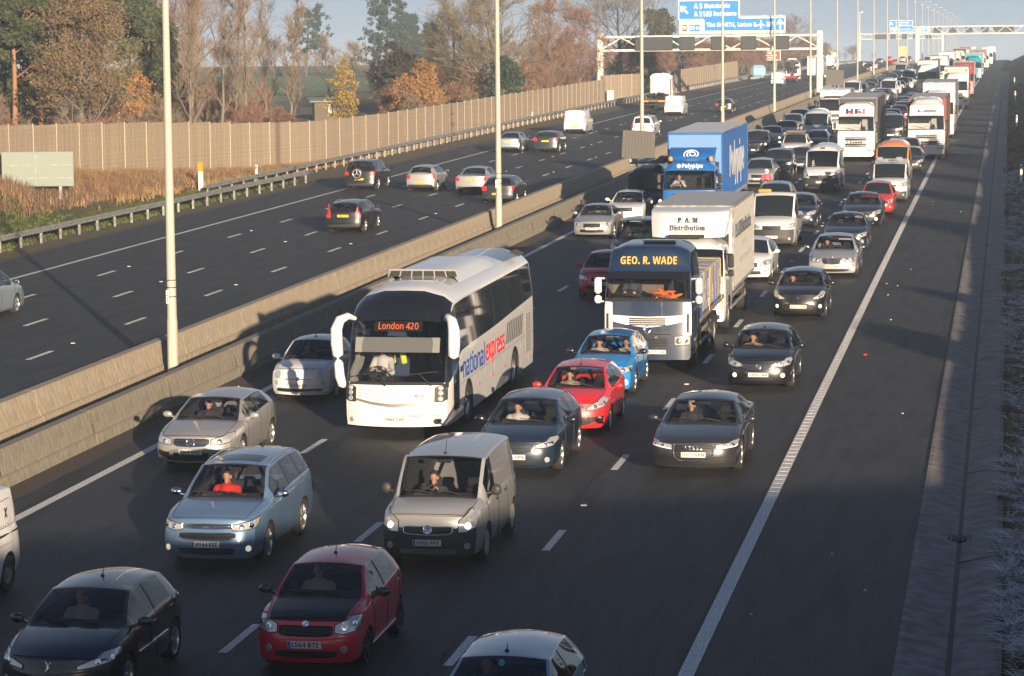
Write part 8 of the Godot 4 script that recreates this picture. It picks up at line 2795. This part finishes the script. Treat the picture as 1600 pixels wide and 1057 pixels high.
	make_tree("spruce_tree", "rounder conifer right of the pointed one beyond the field", ground_at(-95.6, 545), spruce.merged({"h": 10.0, "spread": 0.3}, true), dark, dark, lv)
	make_tree("cedar_tree", "flat-topped dark cedar far beyond the field", ground_at(-115.5, 520), spruce.merged({"h": 14.0, "limbs": 16, "spread": 0.35, "fork": 0.3}, true), dark, dark, lv)
	make_tree("birch_tree", "yellow-green birch rising over the fence beside the hut", ground_at(-28.4, 195), birch.merged({"h": 6.8, "spread": 0.26, "c0": Color(0.30, 0.24, 0.03), "c1": Color(0.34, 0.19, 0.02)}, true), pale, twig_olive, lv)
	make_tree("holly_tree", "dark rounded evergreen bush behind the orange birch", ground_at(-41.3, 270), birch.merged({"h": 7.0, "spread": 0.45, "leaves": 6, "leaf": 0.13, "c0": Color(0.03, 0.032, 0.018), "c1": Color(0.05, 0.045, 0.025)}, true), dark, dark, lv)
	make_tree("birch_tree", "broad copper orange birch just behind the fence", ground_at(-26.3, 212), birch.merged({"h": 6.6, "spread": 0.42, "stems": 2}, true), pale, twig, lv)
	make_tree("birch_tree", "second copper birch touching the broad orange one", ground_at(-27.8, 222), birch.merged({"h": 6.2, "spread": 0.4}, true), pale, twig, lv)
	make_tree("oak_tree", "large round bare oak behind the second lamp post", ground_at(-28.6, 258), oak.merged({"h": 15.0}, true), bark, twig_olive, lv)
	make_tree("oak_tree", "bare oak left of the large round one, over the orange birch", ground_at(-36.0, 275), oak.merged({"h": 13.0}, true), bark, twig_olive, lv)
	make_tree("autumn_tree", "reddish-leaved tree right of the large bare oak", ground_at(-29.2, 292), beech.merged({"h": 12.0, "c0": Color(0.15, 0.075, 0.045), "c1": Color(0.14, 0.085, 0.055), "leaves": 1}, true), bark, twig_red, lv)
	make_tree("autumn_tree", "reddish-leaved tree left of the gantry's left leg", ground_at(-30.2, 318), beech.merged({"h": 11.0, "c0": Color(0.16, 0.08, 0.05), "c1": Color(0.14, 0.08, 0.055), "leaves": 1}, true), bark, twig_red, lv)
	make_tree("birch_tree", "small orange birch below the large bare oak", ground_at(-28.0, 268), birch.merged({"h": 5.4}, true), pale, twig, lv)
	make_tree("conifer_bush", "small dark green conifer at the fence beside the second lamp post", ground_at(-26.8, 252), spruce.merged({"h": 5.5, "limbs": 20, "spread": 0.3}, true), dark, dark, lv)
	make_tree("oak_tree", "wide bare oak with a thick dark trunk behind the gantry", ground_at(-30.0, 352), oak.merged({"h": 16.0, "fork": 0.25, "twigs": 8, "spread": 0.58}, true), dark, twig_olive, lv)
	make_tree("conifer_tree", "rounded dark conifer between the bare oak and the blue signs", ground_at(-34.5, 430), spruce.merged({"h": 11.5, "spread": 0.28}, true), dark, dark, lv)
	make_tree("bare_tree", "lone hazy bare tree above the distant hedge right of the gantry", ground_at(-17.2 - 10.0, 585), oak.merged({"h": 13.0, "limbs": 9}, true), dark, twig, lv)
	# thickets: a few shrubs, copied
	var pro := [make_tree("shrub", "", ground_at(-36.5, 178), shrub, bark, twig, lv, "bare brown shrubs behind the fence"), make_tree("shrub", "", ground_at(-33.0, 186), shrub.merged({"h": 3.6, "spread": 0.5}, true), bark, twig_red, lv, "bare brown shrubs behind the fence"),
		make_tree("autumn_shrub", "", ground_at(-28.5, 240), shrub.merged({"leaves": 2, "leaf": 0.08, "c0": Color(0.16, 0.09, 0.045), "c1": Color(0.13, 0.07, 0.04)}, true), bark, twig_red, lv, "rust-leaved shrubs behind the fence")]
	var lab := ["bare brown shrub in the thicket behind the timber fence", "bare reddish shrub in the thicket behind the timber fence", "rust-leaved shrub behind the timber fence and along the far bank"]
	for k in 3: pro[k].set_meta("label", lab[k])
	var spots := []
	for k in 62:
		var s := r(172.0, 262.0)
		var X := r(-50.0, -25.6) if s > 178.0 else r(-48.0, -33.0)
		var look := 800.0 + 4287.0 * (atan((X0 + X) / s) + 0.1788)
		if look > 440.0 and look < 605.0 and rng.randf() < 0.8: continue
		spots.append([X, s, rng.randi() % 2 if rng.randf() < 0.85 else 2, r(0.55, 0.95)])
	for k in 34: spots.append([r(-80.0, -47.0), r(192.0, 262.0), rng.randi() % 2, r(0.8, 1.4)])
	for k in 44:
		var s := r(262.0, 330.0)
		spots.append([r(-46.0, -26.2), s, rng.randi() % 3, r(0.8, 1.3)])
	for k in 70:
		var s := r(345.0, 760.0)
		spots.append([-26.5 - pow(rng.randf(), 1.6) * 26.0, s, 2 if rng.randf() < 0.4 else rng.randi() % 2, r(1.0, 1.7)])
	for k in spots.size():
		var q: Array = spots[k]
		var o := copy(pro[q[2]], "autumn_shrub" if q[2] == 2 else "shrub", lab[q[2]], "shrub", "rust-leaved shrubs behind the fence" if q[2] == 2 else "bare brown shrubs behind the fence")
		o.transform = Transform3D(Basis(Vector3.UP, r(0, TAU)) * Basis.from_scale(Vector3.ONE * q[3]), ground_at(q[0], q[1]))
	# the far wood beyond the field, one mass
	var wood := make_tree("tmp_wood", "", Vector3.ZERO, oak.merged({"h": 13.0, "limbs": 9, "split": [5, 4, 3], "twigs": 7, "twig_w": 0.035}, true), dark, twig, lv)
	var all := SurfaceTool.new()
	for c in wood.get_children(): all.append_from(c.mesh, 0, Transform3D.IDENTITY)
	var wm := all.commit()
	remove_child(wood)
	wood.free()
	used.erase("tmp_wood")
	for g in 2:
		var mm := MultiMesh.new()
		mm.transform_format = MultiMesh.TRANSFORM_3D
		mm.mesh = wm
		mm.instance_count = 130 if g == 0 else 60
		for i in mm.instance_count:
			var s := r(600.0, 860.0) if g == 0 else r(640.0, 1100.0)
			var X := r(-330.0, -75.0) if g == 0 else r(-75.0, -32.0)
			mm.set_instance_transform(i, Transform3D(Basis(Vector3.UP, r(0, TAU)) * Basis.from_scale(Vector3.ONE * r(0.35, 0.75) * (1.0 if g == 0 else 0.8)), ground_at(X, s)))
		var o := MultiMeshInstance3D.new()
		o.name = "woodland" if g == 0 else "far_hedgerow"
		o.multimesh = mm
		o.material_override = bark
		add_child(o)
		tag(o, "hazy bare woodland along the far side of the green field" if g == 0 else "hazy brown hedgerow and scrub along the distant left bank", "woodland", "", "stuff")
	# right bank hedge, far
	var hp := make_tree("evergreen_bush", "dark evergreen bush on the right bank, nearest the crest road", ground_at(30.0, 560), birch.merged({"h": 4.6, "spread": 0.6, "leaves": 6, "leaf": 0.2, "c0": Color(0.018, 0.024, 0.014), "c1": Color(0.03, 0.035, 0.02), "cat": "shrub"}, true), dark, dark, lv, "dark bushes on the right bank")
	hp.set_meta("label", "dark evergreen bush along the top of the right bank")
	for k in 46:
		var s := 46.0 + k * 16.0 + r(-5, 5)
		var o := copy(hp, "evergreen_bush", "dark evergreen bush along the top of the right bank", "shrub", "dark bushes on the right bank")
		o.transform = Transform3D(Basis(Vector3.UP, r(0, TAU)) * Basis.from_scale(Vector3.ONE * r(0.5, 0.85)), ground_at(r(28.5, 31.5) + (2.5 if s < 300.0 else 0.0), s))
	# grasses
	var dry := mat(Color(0.40, 0.27, 0.135), 0.9)
	dry.vertex_color_use_as_albedo = true
	var red := mat(Color(0.19, 0.125, 0.085), 0.9)
	red.vertex_color_use_as_albedo = true
	var gr := mat(Color(0.13, 0.18, 0.035), 0.9)
	gr.vertex_color_use_as_albedo = true
	var frost := mat(Color(0.68, 0.70, 0.73), 0.85)
	frost.vertex_color_use_as_albedo = true
	var brown := mat(Color(0.17, 0.135, 0.07), 0.9)
	brown.vertex_color_use_as_albedo = true
	grass("dry_grass", "tall dry straw-coloured grass on the bank below the fence", dry, 5200, 0.25, 0.75, 0.011, func() -> Vector3:
		var s := r(123.0, 184.0)
		if s < 131.0 and rng.randf() < 0.8: s += 12.0
		return ground_at(lerpf(-24.4, -25.2 - 5.6 * (1.0 - smoothstep(126.0, 180.0, s)), sqrt(rng.randf())), s), 10, 0.5)
	grass("dead_stems", "reddish dead stems among the dry grass by the road sign", red, 1300, 0.3, 0.9, 0.010, func() -> Vector3:
		var s := r(120.0, 160.0)
		return ground_at(r(-30.0, -25.4), s), 8, 0.25)
	grass("green_grass", "short green grass on the left verge beside the guard rail", gr, 5200, 0.10, 0.25, 0.012, func() -> Vector3:
		var s := r(104.0, 160.0)
		var X := r(-34.0, -22.6) if s < 125.0 else r(-24.3, -22.6)
		return ground_at(X, s), 10, 0.3)
	grass("frosty_grass", "frost-whitened tufts of grass on the right verge", frost, 5200, 0.04, 0.11, 0.014, func() -> Vector3:
		var s := 36.0 + pow(rng.randf(), 1.5) * 130.0
		var X := 19.35 + pow(rng.randf(), 1.3) * 2.8
		if sin(s * 0.55 + X * 2.0) + sin(s * 0.17) < -0.2: X += r(0.0, 1.4)
		return ground_at(X, s), 9, 0.5)
	grass("brown_grass", "dull brown-green grass on the right verge and bank", brown, 5200, 0.08, 0.3, 0.012, func() -> Vector3:
		var s := 36.0 + pow(rng.randf(), 1.3) * 330.0
		return ground_at(19.25 + pow(rng.randf(), 1.2) * 5.0, s), 9, 0.45)

# ---------------------------------------------------------------- people: a field of tapered bones, meshed as surface nets
class Field:
	var o: Vector3
	var c: float
	var n: Vector3i
	var f := PackedFloat32Array()
	func _init(lo: Vector3, hi: Vector3, cell: float) -> void:
		o = lo; c = cell
		n = Vector3i(((hi - lo) / cell).ceil()) + Vector3i.ONE
		f.resize(n.x * n.y * n.z)
		f.fill(0.5)
	func bone(a: Vector3, b: Vector3, ra: float, rb: float, k := 0.03, squash := Vector3.ONE) -> void:
		var m := maxf(ra, rb) + k + c * 2.0
		var lo := Vector3i(((a.min(b) - o - Vector3(m, m, m) / squash) / c).floor()).clamp(Vector3i.ZERO, n - Vector3i.ONE)
		var hi := Vector3i(((a.max(b) - o + Vector3(m, m, m) / squash) / c).ceil()).clamp(Vector3i.ZERO, n - Vector3i.ONE)
		var ab := (b - a) * squash
		var l2 := maxf(ab.length_squared(), 1e-9)
		for z in range(lo.z, hi.z + 1):
			for y in range(lo.y, hi.y + 1):
				var row := (z * n.y + y) * n.x
				for x in range(lo.x, hi.x + 1):
					var p := (o + Vector3(x, y, z) * c - a) * squash
					var t := clampf(p.dot(ab) / l2, 0.0, 1.0)
					var d := (p - ab * t).length() - lerpf(ra, rb, t)
					var e := f[row + x]
					var h := maxf(k - absf(d - e), 0.0) / k if k > 0.0 else 0.0
					f[row + x] = minf(d, e) - h * h * k * 0.25
	func cut(at: Vector3, nrm: Vector3) -> void:             # keep what lies behind the plane
		for z in n.z:
			for y in n.y:
				for x in n.x:
					var i := (z * n.y + y) * n.x + x
					f[i] = maxf(f[i], (o + Vector3(x, y, z) * c - at).dot(nrm))
	func net(mb: MB) -> void:
		var id := {}
		var base := mb.v.size()
		var sx := n.x
		var sxy := n.x * n.y
		for z in n.z - 1:
			for y in n.y - 1:
				for x in n.x - 1:
					var i := z * sxy + y * sx + x
					var q := [f[i], f[i + 1], f[i + sx], f[i + sx + 1], f[i + sxy], f[i + sxy + 1], f[i + sxy + sx], f[i + sxy + sx + 1]]
					var neg := 0
					for w in q: if w < 0.0: neg += 1
					if neg == 0 or neg == 8: continue
					var s := Vector3.ZERO
					var m := 0
					for e in [[0, 1], [2, 3], [4, 5], [6, 7], [0, 2], [1, 3], [4, 6], [5, 7], [0, 4], [1, 5], [2, 6], [3, 7]]:
						var a: float = q[e[0]]
						var b: float = q[e[1]]
						if (a < 0.0) != (b < 0.0):
							var t := a / (a - b)
							s += Vector3(e[0] & 1, (e[0] >> 1) & 1, e[0] >> 2).lerp(Vector3(e[1] & 1, (e[1] >> 1) & 1, e[1] >> 2), t)
							m += 1
					var g := Vector3(q[1] + q[3] + q[5] + q[7] - q[0] - q[2] - q[4] - q[6], q[2] + q[3] + q[6] + q[7] - q[0] - q[1] - q[4] - q[5], q[4] + q[5] + q[6] + q[7] - q[0] - q[1] - q[2] - q[3])
					id[i] = mb.put(o + (Vector3(x, y, z) + s / m) * c, g.normalized())
		for i in id:
			var x: int = i % sx
			var y: int = (i / sx) % n.y
			var z: int = i / sxy
			var st := [1, sx, sxy]
			for ax in 3:
				var u: int = st[(ax + 1) % 3]
				var w: int = st[(ax + 2) % 3]
				if [x, y, z][(ax + 1) % 3] == 0 or [x, y, z][(ax + 2) % 3] == 0: continue
				var a := f[i]
				var b: float = f[i + st[ax]]
				if (a < 0.0) == (b < 0.0): continue
				if not (id.has(i - u) and id.has(i - w) and id.has(i - u - w)): continue
				var k := [id[i], id[i - u], id[i - u - w], id[i - w]]
				if a < 0.0: mb.ix.append_array([k[0], k[2], k[1], k[0], k[3], k[2]])
				else: mb.ix.append_array([k[0], k[1], k[2], k[0], k[2], k[3]])

var figures := []
# a seated driver; the seat's foot is the origin. pose 0: hands on the wheel, 1: forearms raised
func figure(pose: int) -> Array:
	var skin_ := MB.new()
	var coat := MB.new()
	var legs := MB.new()
	var hip := Vector3(0, 0.30, 0.02)
	var neck := Vector3(0, 0.80, -0.20)
	var head := Vector3(0, 0.955, -0.17)
	var bones := [[hip, Vector3(0, 0.52, -0.10), 0.145, 0.135], [Vector3(0, 0.52, -0.10), Vector3(0, 0.70, -0.17), 0.135, 0.14], [Vector3(-0.15, 0.715, -0.18), Vector3(0.15, 0.715, -0.18), 0.075, 0.075]]
	var arms := []
	var wr := []
	for sd in [-1.0, 1.0]:
		var sh := Vector3(0.19 * sd, 0.715, -0.18)
		var el := Vector3(0.27 * sd, 0.47, 0.10) if pose == 0 else Vector3(0.30 * sd, 0.56, 0.16)
		var w := Vector3(0.175 * sd, 0.575, 0.36) if pose == 0 else Vector3(0.06 + 0.10 * sd, 0.72 + 0.05 * sd, 0.16)
		arms.append([sh, el, 0.062, 0.048])
		arms.append([el, w, 0.047, 0.030])
		wr.append([el, w])
	var lg := []
	for sd in [-1.0, 1.0]:
		var kn := Vector3(0.15 * sd, 0.42, 0.44)
		lg.append([Vector3(0.09 * sd, 0.28, 0.04), kn, 0.09, 0.06])
		lg.append([kn, Vector3(0.12 * sd, 0.08, 0.70), 0.058, 0.042])
		lg.append([Vector3(0.12 * sd, 0.06, 0.69), Vector3(0.13 * sd, 0.07, 0.86), 0.042, 0.034])
	var F := Field.new(Vector3(-0.42, -0.02, -0.42), Vector3(0.42, 0.88, 0.96), 0.02)
	for b in bones + arms + lg: F.bone(b[0], b[1], b[2], b[3], 0.035)
	F.bone(neck, head, 0.052, 0.05, 0.03)
	F.net(skin_)
	F = Field.new(Vector3(-0.44, 0.10, -0.44), Vector3(0.44, 0.90, 0.5), 0.02)
	for b in bones + arms: F.bone(b[0], b[1], b[2] + 0.018, b[3] + 0.014, 0.05)
	F.bone(neck - Vector3(0, 0.03, 0.0), neck + Vector3(0, 0.01, 0.01), 0.072, 0.068, 0.03)
	F.net(coat)
	F = Field.new(Vector3(-0.30, -0.02, -0.25), Vector3(0.30, 0.55, 0.80), 0.02)
	F.bone(hip - Vector3(0, 0.02, 0), hip + Vector3(0, 0.06, -0.03), 0.158, 0.15, 0.03)
	for i in lg.size(): if i % 3 < 2: F.bone(lg[i][0], lg[i][1], lg[i][2] + 0.015, lg[i][3] + 0.015, 0.03)
	F.net(legs)
	# head with brow, nose, mouth, ears, eye hollows
	F = Field.new(head - Vector3(0.12, 0.16, 0.13), head + Vector3(0.12, 0.15, 0.15), 0.007)
	F.bone(head + Vector3(0, 0.045, -0.012), head + Vector3(0, 0.03, 0.008), 0.088, 0.082, 0.02, Vector3(1.14, 1, 1))
	F.bone(head + Vector3(0, -0.02, 0.03), head + Vector3(0, -0.085, 0.055), 0.062, 0.036, 0.03, Vector3(1.1, 1, 1))
	F.bone(head + Vector3(0, -0.06, -0.02), head + Vector3(0, -0.16, -0.03), 0.05, 0.052, 0.02)
	F.bone(head + Vector3(0, 0.022, 0.088), head + Vector3(0, -0.022, 0.108), 0.009, 0.014, 0.012)
	F.bone(head + Vector3(-0.035, 0.030, 0.078), head + Vector3(0.035, 0.030, 0.078), 0.010, 0.010, 0.014)
	F.bone(head + Vector3(-0.020, -0.052, 0.088), head + Vector3(0.020, -0.052, 0.088), 0.007, 0.007, 0.008)
	for sd in [-1.0, 1.0]:
		F.bone(head + Vector3(0.078 * sd, 0.02, -0.005), head + Vector3(0.076 * sd, -0.03, 0.0), 0.014, 0.010, 0.008)
		F.bone(head + Vector3(0.030 * sd, 0.008, 0.080), head + Vector3(0.032 * sd, 0.008, 0.080), 0.011, 0.011, 0.004)
	F.net(skin_)
	var hair := MB.new()
	F = Field.new(head - Vector3(0.13, 0.10, 0.14), head + Vector3(0.13, 0.17, 0.13), 0.009)
	F.bone(head + Vector3(0, 0.055, -0.018), head + Vector3(0, 0.045, -0.005), 0.094, 0.088, 0.02, Vector3(1.12, 1, 1))
	F.bone(head + Vector3(0, 0.0, -0.055), head + Vector3(0, -0.05, -0.05), 0.065, 0.05, 0.03)
	F.cut(head + Vector3(0, 0.055, 0.05), Vector3(0, -0.55, 0.83).normalized())
	F.net(hair)
	# hands: palm, four unequal bent fingers, thumb from the side near the wrist
	for h in 2:
		var w: Vector3 = wr[h][1]
		var d: Vector3 = (wr[h][1] - wr[h][0]).normalized()
		var sd := -1.0 if h == 0 else 1.0
		var inw := (Vector3(-sd, 0, 0) - d * d.dot(Vector3(-sd, 0, 0))).normalized()
		var up := inw.cross(d) * sd
		if up.y < 0.0: up = -up
		F = Field.new(w - Vector3(0.13, 0.13, 0.13), w + Vector3(0.13, 0.13, 0.15), 0.006)
		F.bone(w - d * 0.03, w + d * 0.01, 0.026, 0.026, 0.015)
		for k in 4:
			var o := up * (0.027 - 0.018 * k)
			var l: float = [0.034, 0.040, 0.037, 0.028][k]
			F.bone(w + d * 0.01 + o * 0.6, w + d * 0.070 + o, 0.015, 0.011, 0.012)
			var a := w + d * 0.074 + o
			var b := a + (d * 0.75 + inw * 0.65) * l
			var e := b + (inw * 0.95 - d * 0.25) * l * 0.75
			F.bone(a, b, 0.0095, 0.0088, 0.003)
			F.bone(b, e, 0.0088, 0.0080, 0.003)
			F.bone(e, e + (inw * 0.5 - d * 0.8) * l * 0.5, 0.008, 0.007, 0.003)
		var t0 := w + d * 0.022 + up * 0.022
		var t1 := t0 + (up * 0.5 + d * 0.6 + inw * 0.45).normalized() * 0.036
		F.bone(t0, t1, 0.012, 0.010, 0.008)
		F.bone(t1, t1 + (d * 0.6 + inw * 0.75).normalized() * 0.028, 0.010, 0.008, 0.003)
		F.net(skin_)
	var eyes := MB.new()
	for sd in [-1.0, 1.0]: eyes.ball(head + Vector3(0.031 * sd, 0.008, 0.086), Vector3(0.008, 0.006, 0.006), 6)
	return [skin_.mesh(), coat.mesh(), legs.mesh(), hair.mesh(), eyes.mesh()]

func person(label: String, P: Dictionary, pose: int, coat: Color, hair: Color, seat := Vector3.INF, tone := 1.0) -> void:
	var f: Array = figures[pose]
	var o := thing("person", label, "person")
	var b := part("body", f[0], mat(Color(0.45, 0.26, 0.18) * tone, 0.55), o)
	b.material_override.subsurf_scatter_enabled = true
	b.material_override.subsurf_scatter_strength = 0.15
	part("jacket", f[1], mat(coat, 0.85), o)
	part("trousers", f[2], M.trousers, o)
	part("hair", f[3], mat(hair, 0.8), o)
	part("eyes", f[4], M.ink, o)
	var at := seat
	if at == Vector3.INF:
		var z0: float = P.L * 0.5 - P.tc
		at = Vector3(-0.36, P.get("seat_y", 0.28) - 0.13, z0 - 1.28)
	o.transform = (P.root as Node3D).transform * Transform3D(Basis.IDENTITY, at)

func people() -> void:
	M.trousers = mat(Color(0.02, 0.025, 0.04), 0.9)
	figures = [figure(0), figure(1)]
	var br := Color(0.04, 0.025, 0.015)
	var bl := Color(0.012, 0.01, 0.009)
	var gy := Color(0.28, 0.27, 0.26)
	var list := [["person in a pale shirt driving the black hatchback at the lower left", 0, 0, Color(0.42, 0.40, 0.36), gy], ["person in dark clothes driving the silver hatchback beside the barrier", 1, 0, Color(0.03, 0.03, 0.035), bl], ["person in a bright red jacket driving the light blue sport utility car", 2, 0, Color(0.55, 0.02, 0.012), br], ["person in a cream jumper driving the red city car with the black bonnet", 3, 0, Color(0.50, 0.47, 0.38), gy],
		["person in a dark top driving the pale car at the lower edge", 4, 0, Color(0.05, 0.05, 0.06), br], ["person in a dark T-shirt with raised forearms driving the silver van", 5, 1, Color(0.045, 0.05, 0.055), br], ["person in a grey coat driving the small cream white city car", 6, 0, Color(0.1, 0.1, 0.11), bl], ["person in a white shirt driving the dark grey hatchback behind the silver van", 7, 0, Color(0.5, 0.5, 0.5), bl],
		["person in a beige coat driving the bright red hatchback", 8, 0, Color(0.30, 0.26, 0.19), br], ["person in a pale top driving the bright blue hatchback", 9, 0, Color(0.42, 0.36, 0.36), br], ["person in dark clothes driving the dark grey coupe-roofed saloon", 10, 0, Color(0.03, 0.03, 0.035), gy], ["person with a raised arm driving the black hatchback with chrome-winged grille", 11, 1, Color(0.30, 0.22, 0.13), br], ["person in black driving the black hatchback with a wide oval grille", 12, 0, Color(0.02, 0.02, 0.025), br], ["person in a dark suit driving the silver saloon by the hard shoulder", 13, 0, Color(0.02, 0.02, 0.03), bl]]
	for q in list: person(q[0], near[q[1]], q[2], q[3], q[4])
	var P: Dictionary = near[9]
	person("person in a white scarf in the bright blue hatchback's passenger seat", P, 1, Color(0.5, 0.5, 0.48), br, Vector3(0.36, 0.15, P.L * 0.5 - P.tc - 1.28))
	P = bigs.coach
	person("coach driver in a white shirt behind the big steering wheel", P, 0, Color(0.5, 0.5, 0.52), gy, Vector3(-0.62, 0.90, P.L * 0.5 - 1.5))
	P = bigs.flat
	person("lorry driver in a dark shirt at the wheel of the blue flatbed", P, 0, Color(0.04, 0.05, 0.07), gy, Vector3(-0.62, P.wsb - 0.52, P.L * 0.5 - 1.36))
	var j := thing("jacket", "crumpled orange safety jacket lying on the flatbed lorry's dashboard", "jacket")
	for i in 9:
		var mb := MB.new()
		mb.ball(Vector3(r(-0.38, 0.38), r(0.0, 0.14), r(-0.08, 0.08)), Vector3(r(0.18, 0.3), r(0.03, 0.07), 0.12), 9, Basis(Vector3.BACK, r(-1, 1)))
		part("fold", mb, M.orange_vest, j)
	j.transform = (P.root as Node3D).transform * Transform3D(Basis.IDENTITY, Vector3(0.42, P.wsb + 0.02, P.L * 0.5 - 0.55))
	P = bigs.box
	person("lorry driver in grey at the wheel of the white box lorry", P, 0, Color(0.12, 0.12, 0.13), br, Vector3(-0.62, P.wsb - 0.52, P.L * 0.5 - 1.36))
	P = bigs.curtain
	person("lorry driver with raised arms at the wheel of the bright blue lorry", P, 1, Color(0.45, 0.45, 0.45), br, Vector3(-0.62, P.wsb - 0.52, P.L * 0.5 - 1.36))
	# the rider
	var o := thing("person", "motorcycle rider in a pink and red suit and white helmet on the green motorcycle", "person")
	var f: Array = figures[0]
	part("body", f[0], mat(Color(0.45, 0.26, 0.18), 0.6), o)
	part("jacket", f[1], M.pink, o)
	part("trousers", f[2], M.pink_dark, o)
	var hm := MB.new()
	hm.ball(Vector3(0, 0.98, -0.16), Vector3(0.135, 0.15, 0.155), 14)
	part("helmet", hm, M.p_white, o)
	hm = MB.new()
	hm.ball(Vector3(0, 0.975, -0.12), Vector3(0.118, 0.055, 0.128), 12)
	part("visor", hm, M.glass_dark, o)
	o.position = P3(7.05, 0.62, 141.0) + Vector3(0, 0, -0.02)

func _ready() -> void:
	rng.seed = 77
	sky_and_camera()
	font_bold = SystemFont.new()
	font_bold.font_names = PackedStringArray(["Droid Sans"])
	font_bold.font_weight = 700
	font_plain = SystemFont.new()
	font_plain.font_names = PackedStringArray(["Droid Sans"])
	font_serif = SystemFont.new()
	font_serif.font_names = PackedStringArray(["Droid Serif"])
	font_serif.font_weight = 700
	materials()


	paints()
	big_materials()
	setting()
	near_cars()
	big_vehicles()
	queue()
	furniture()
	people()
	plants()
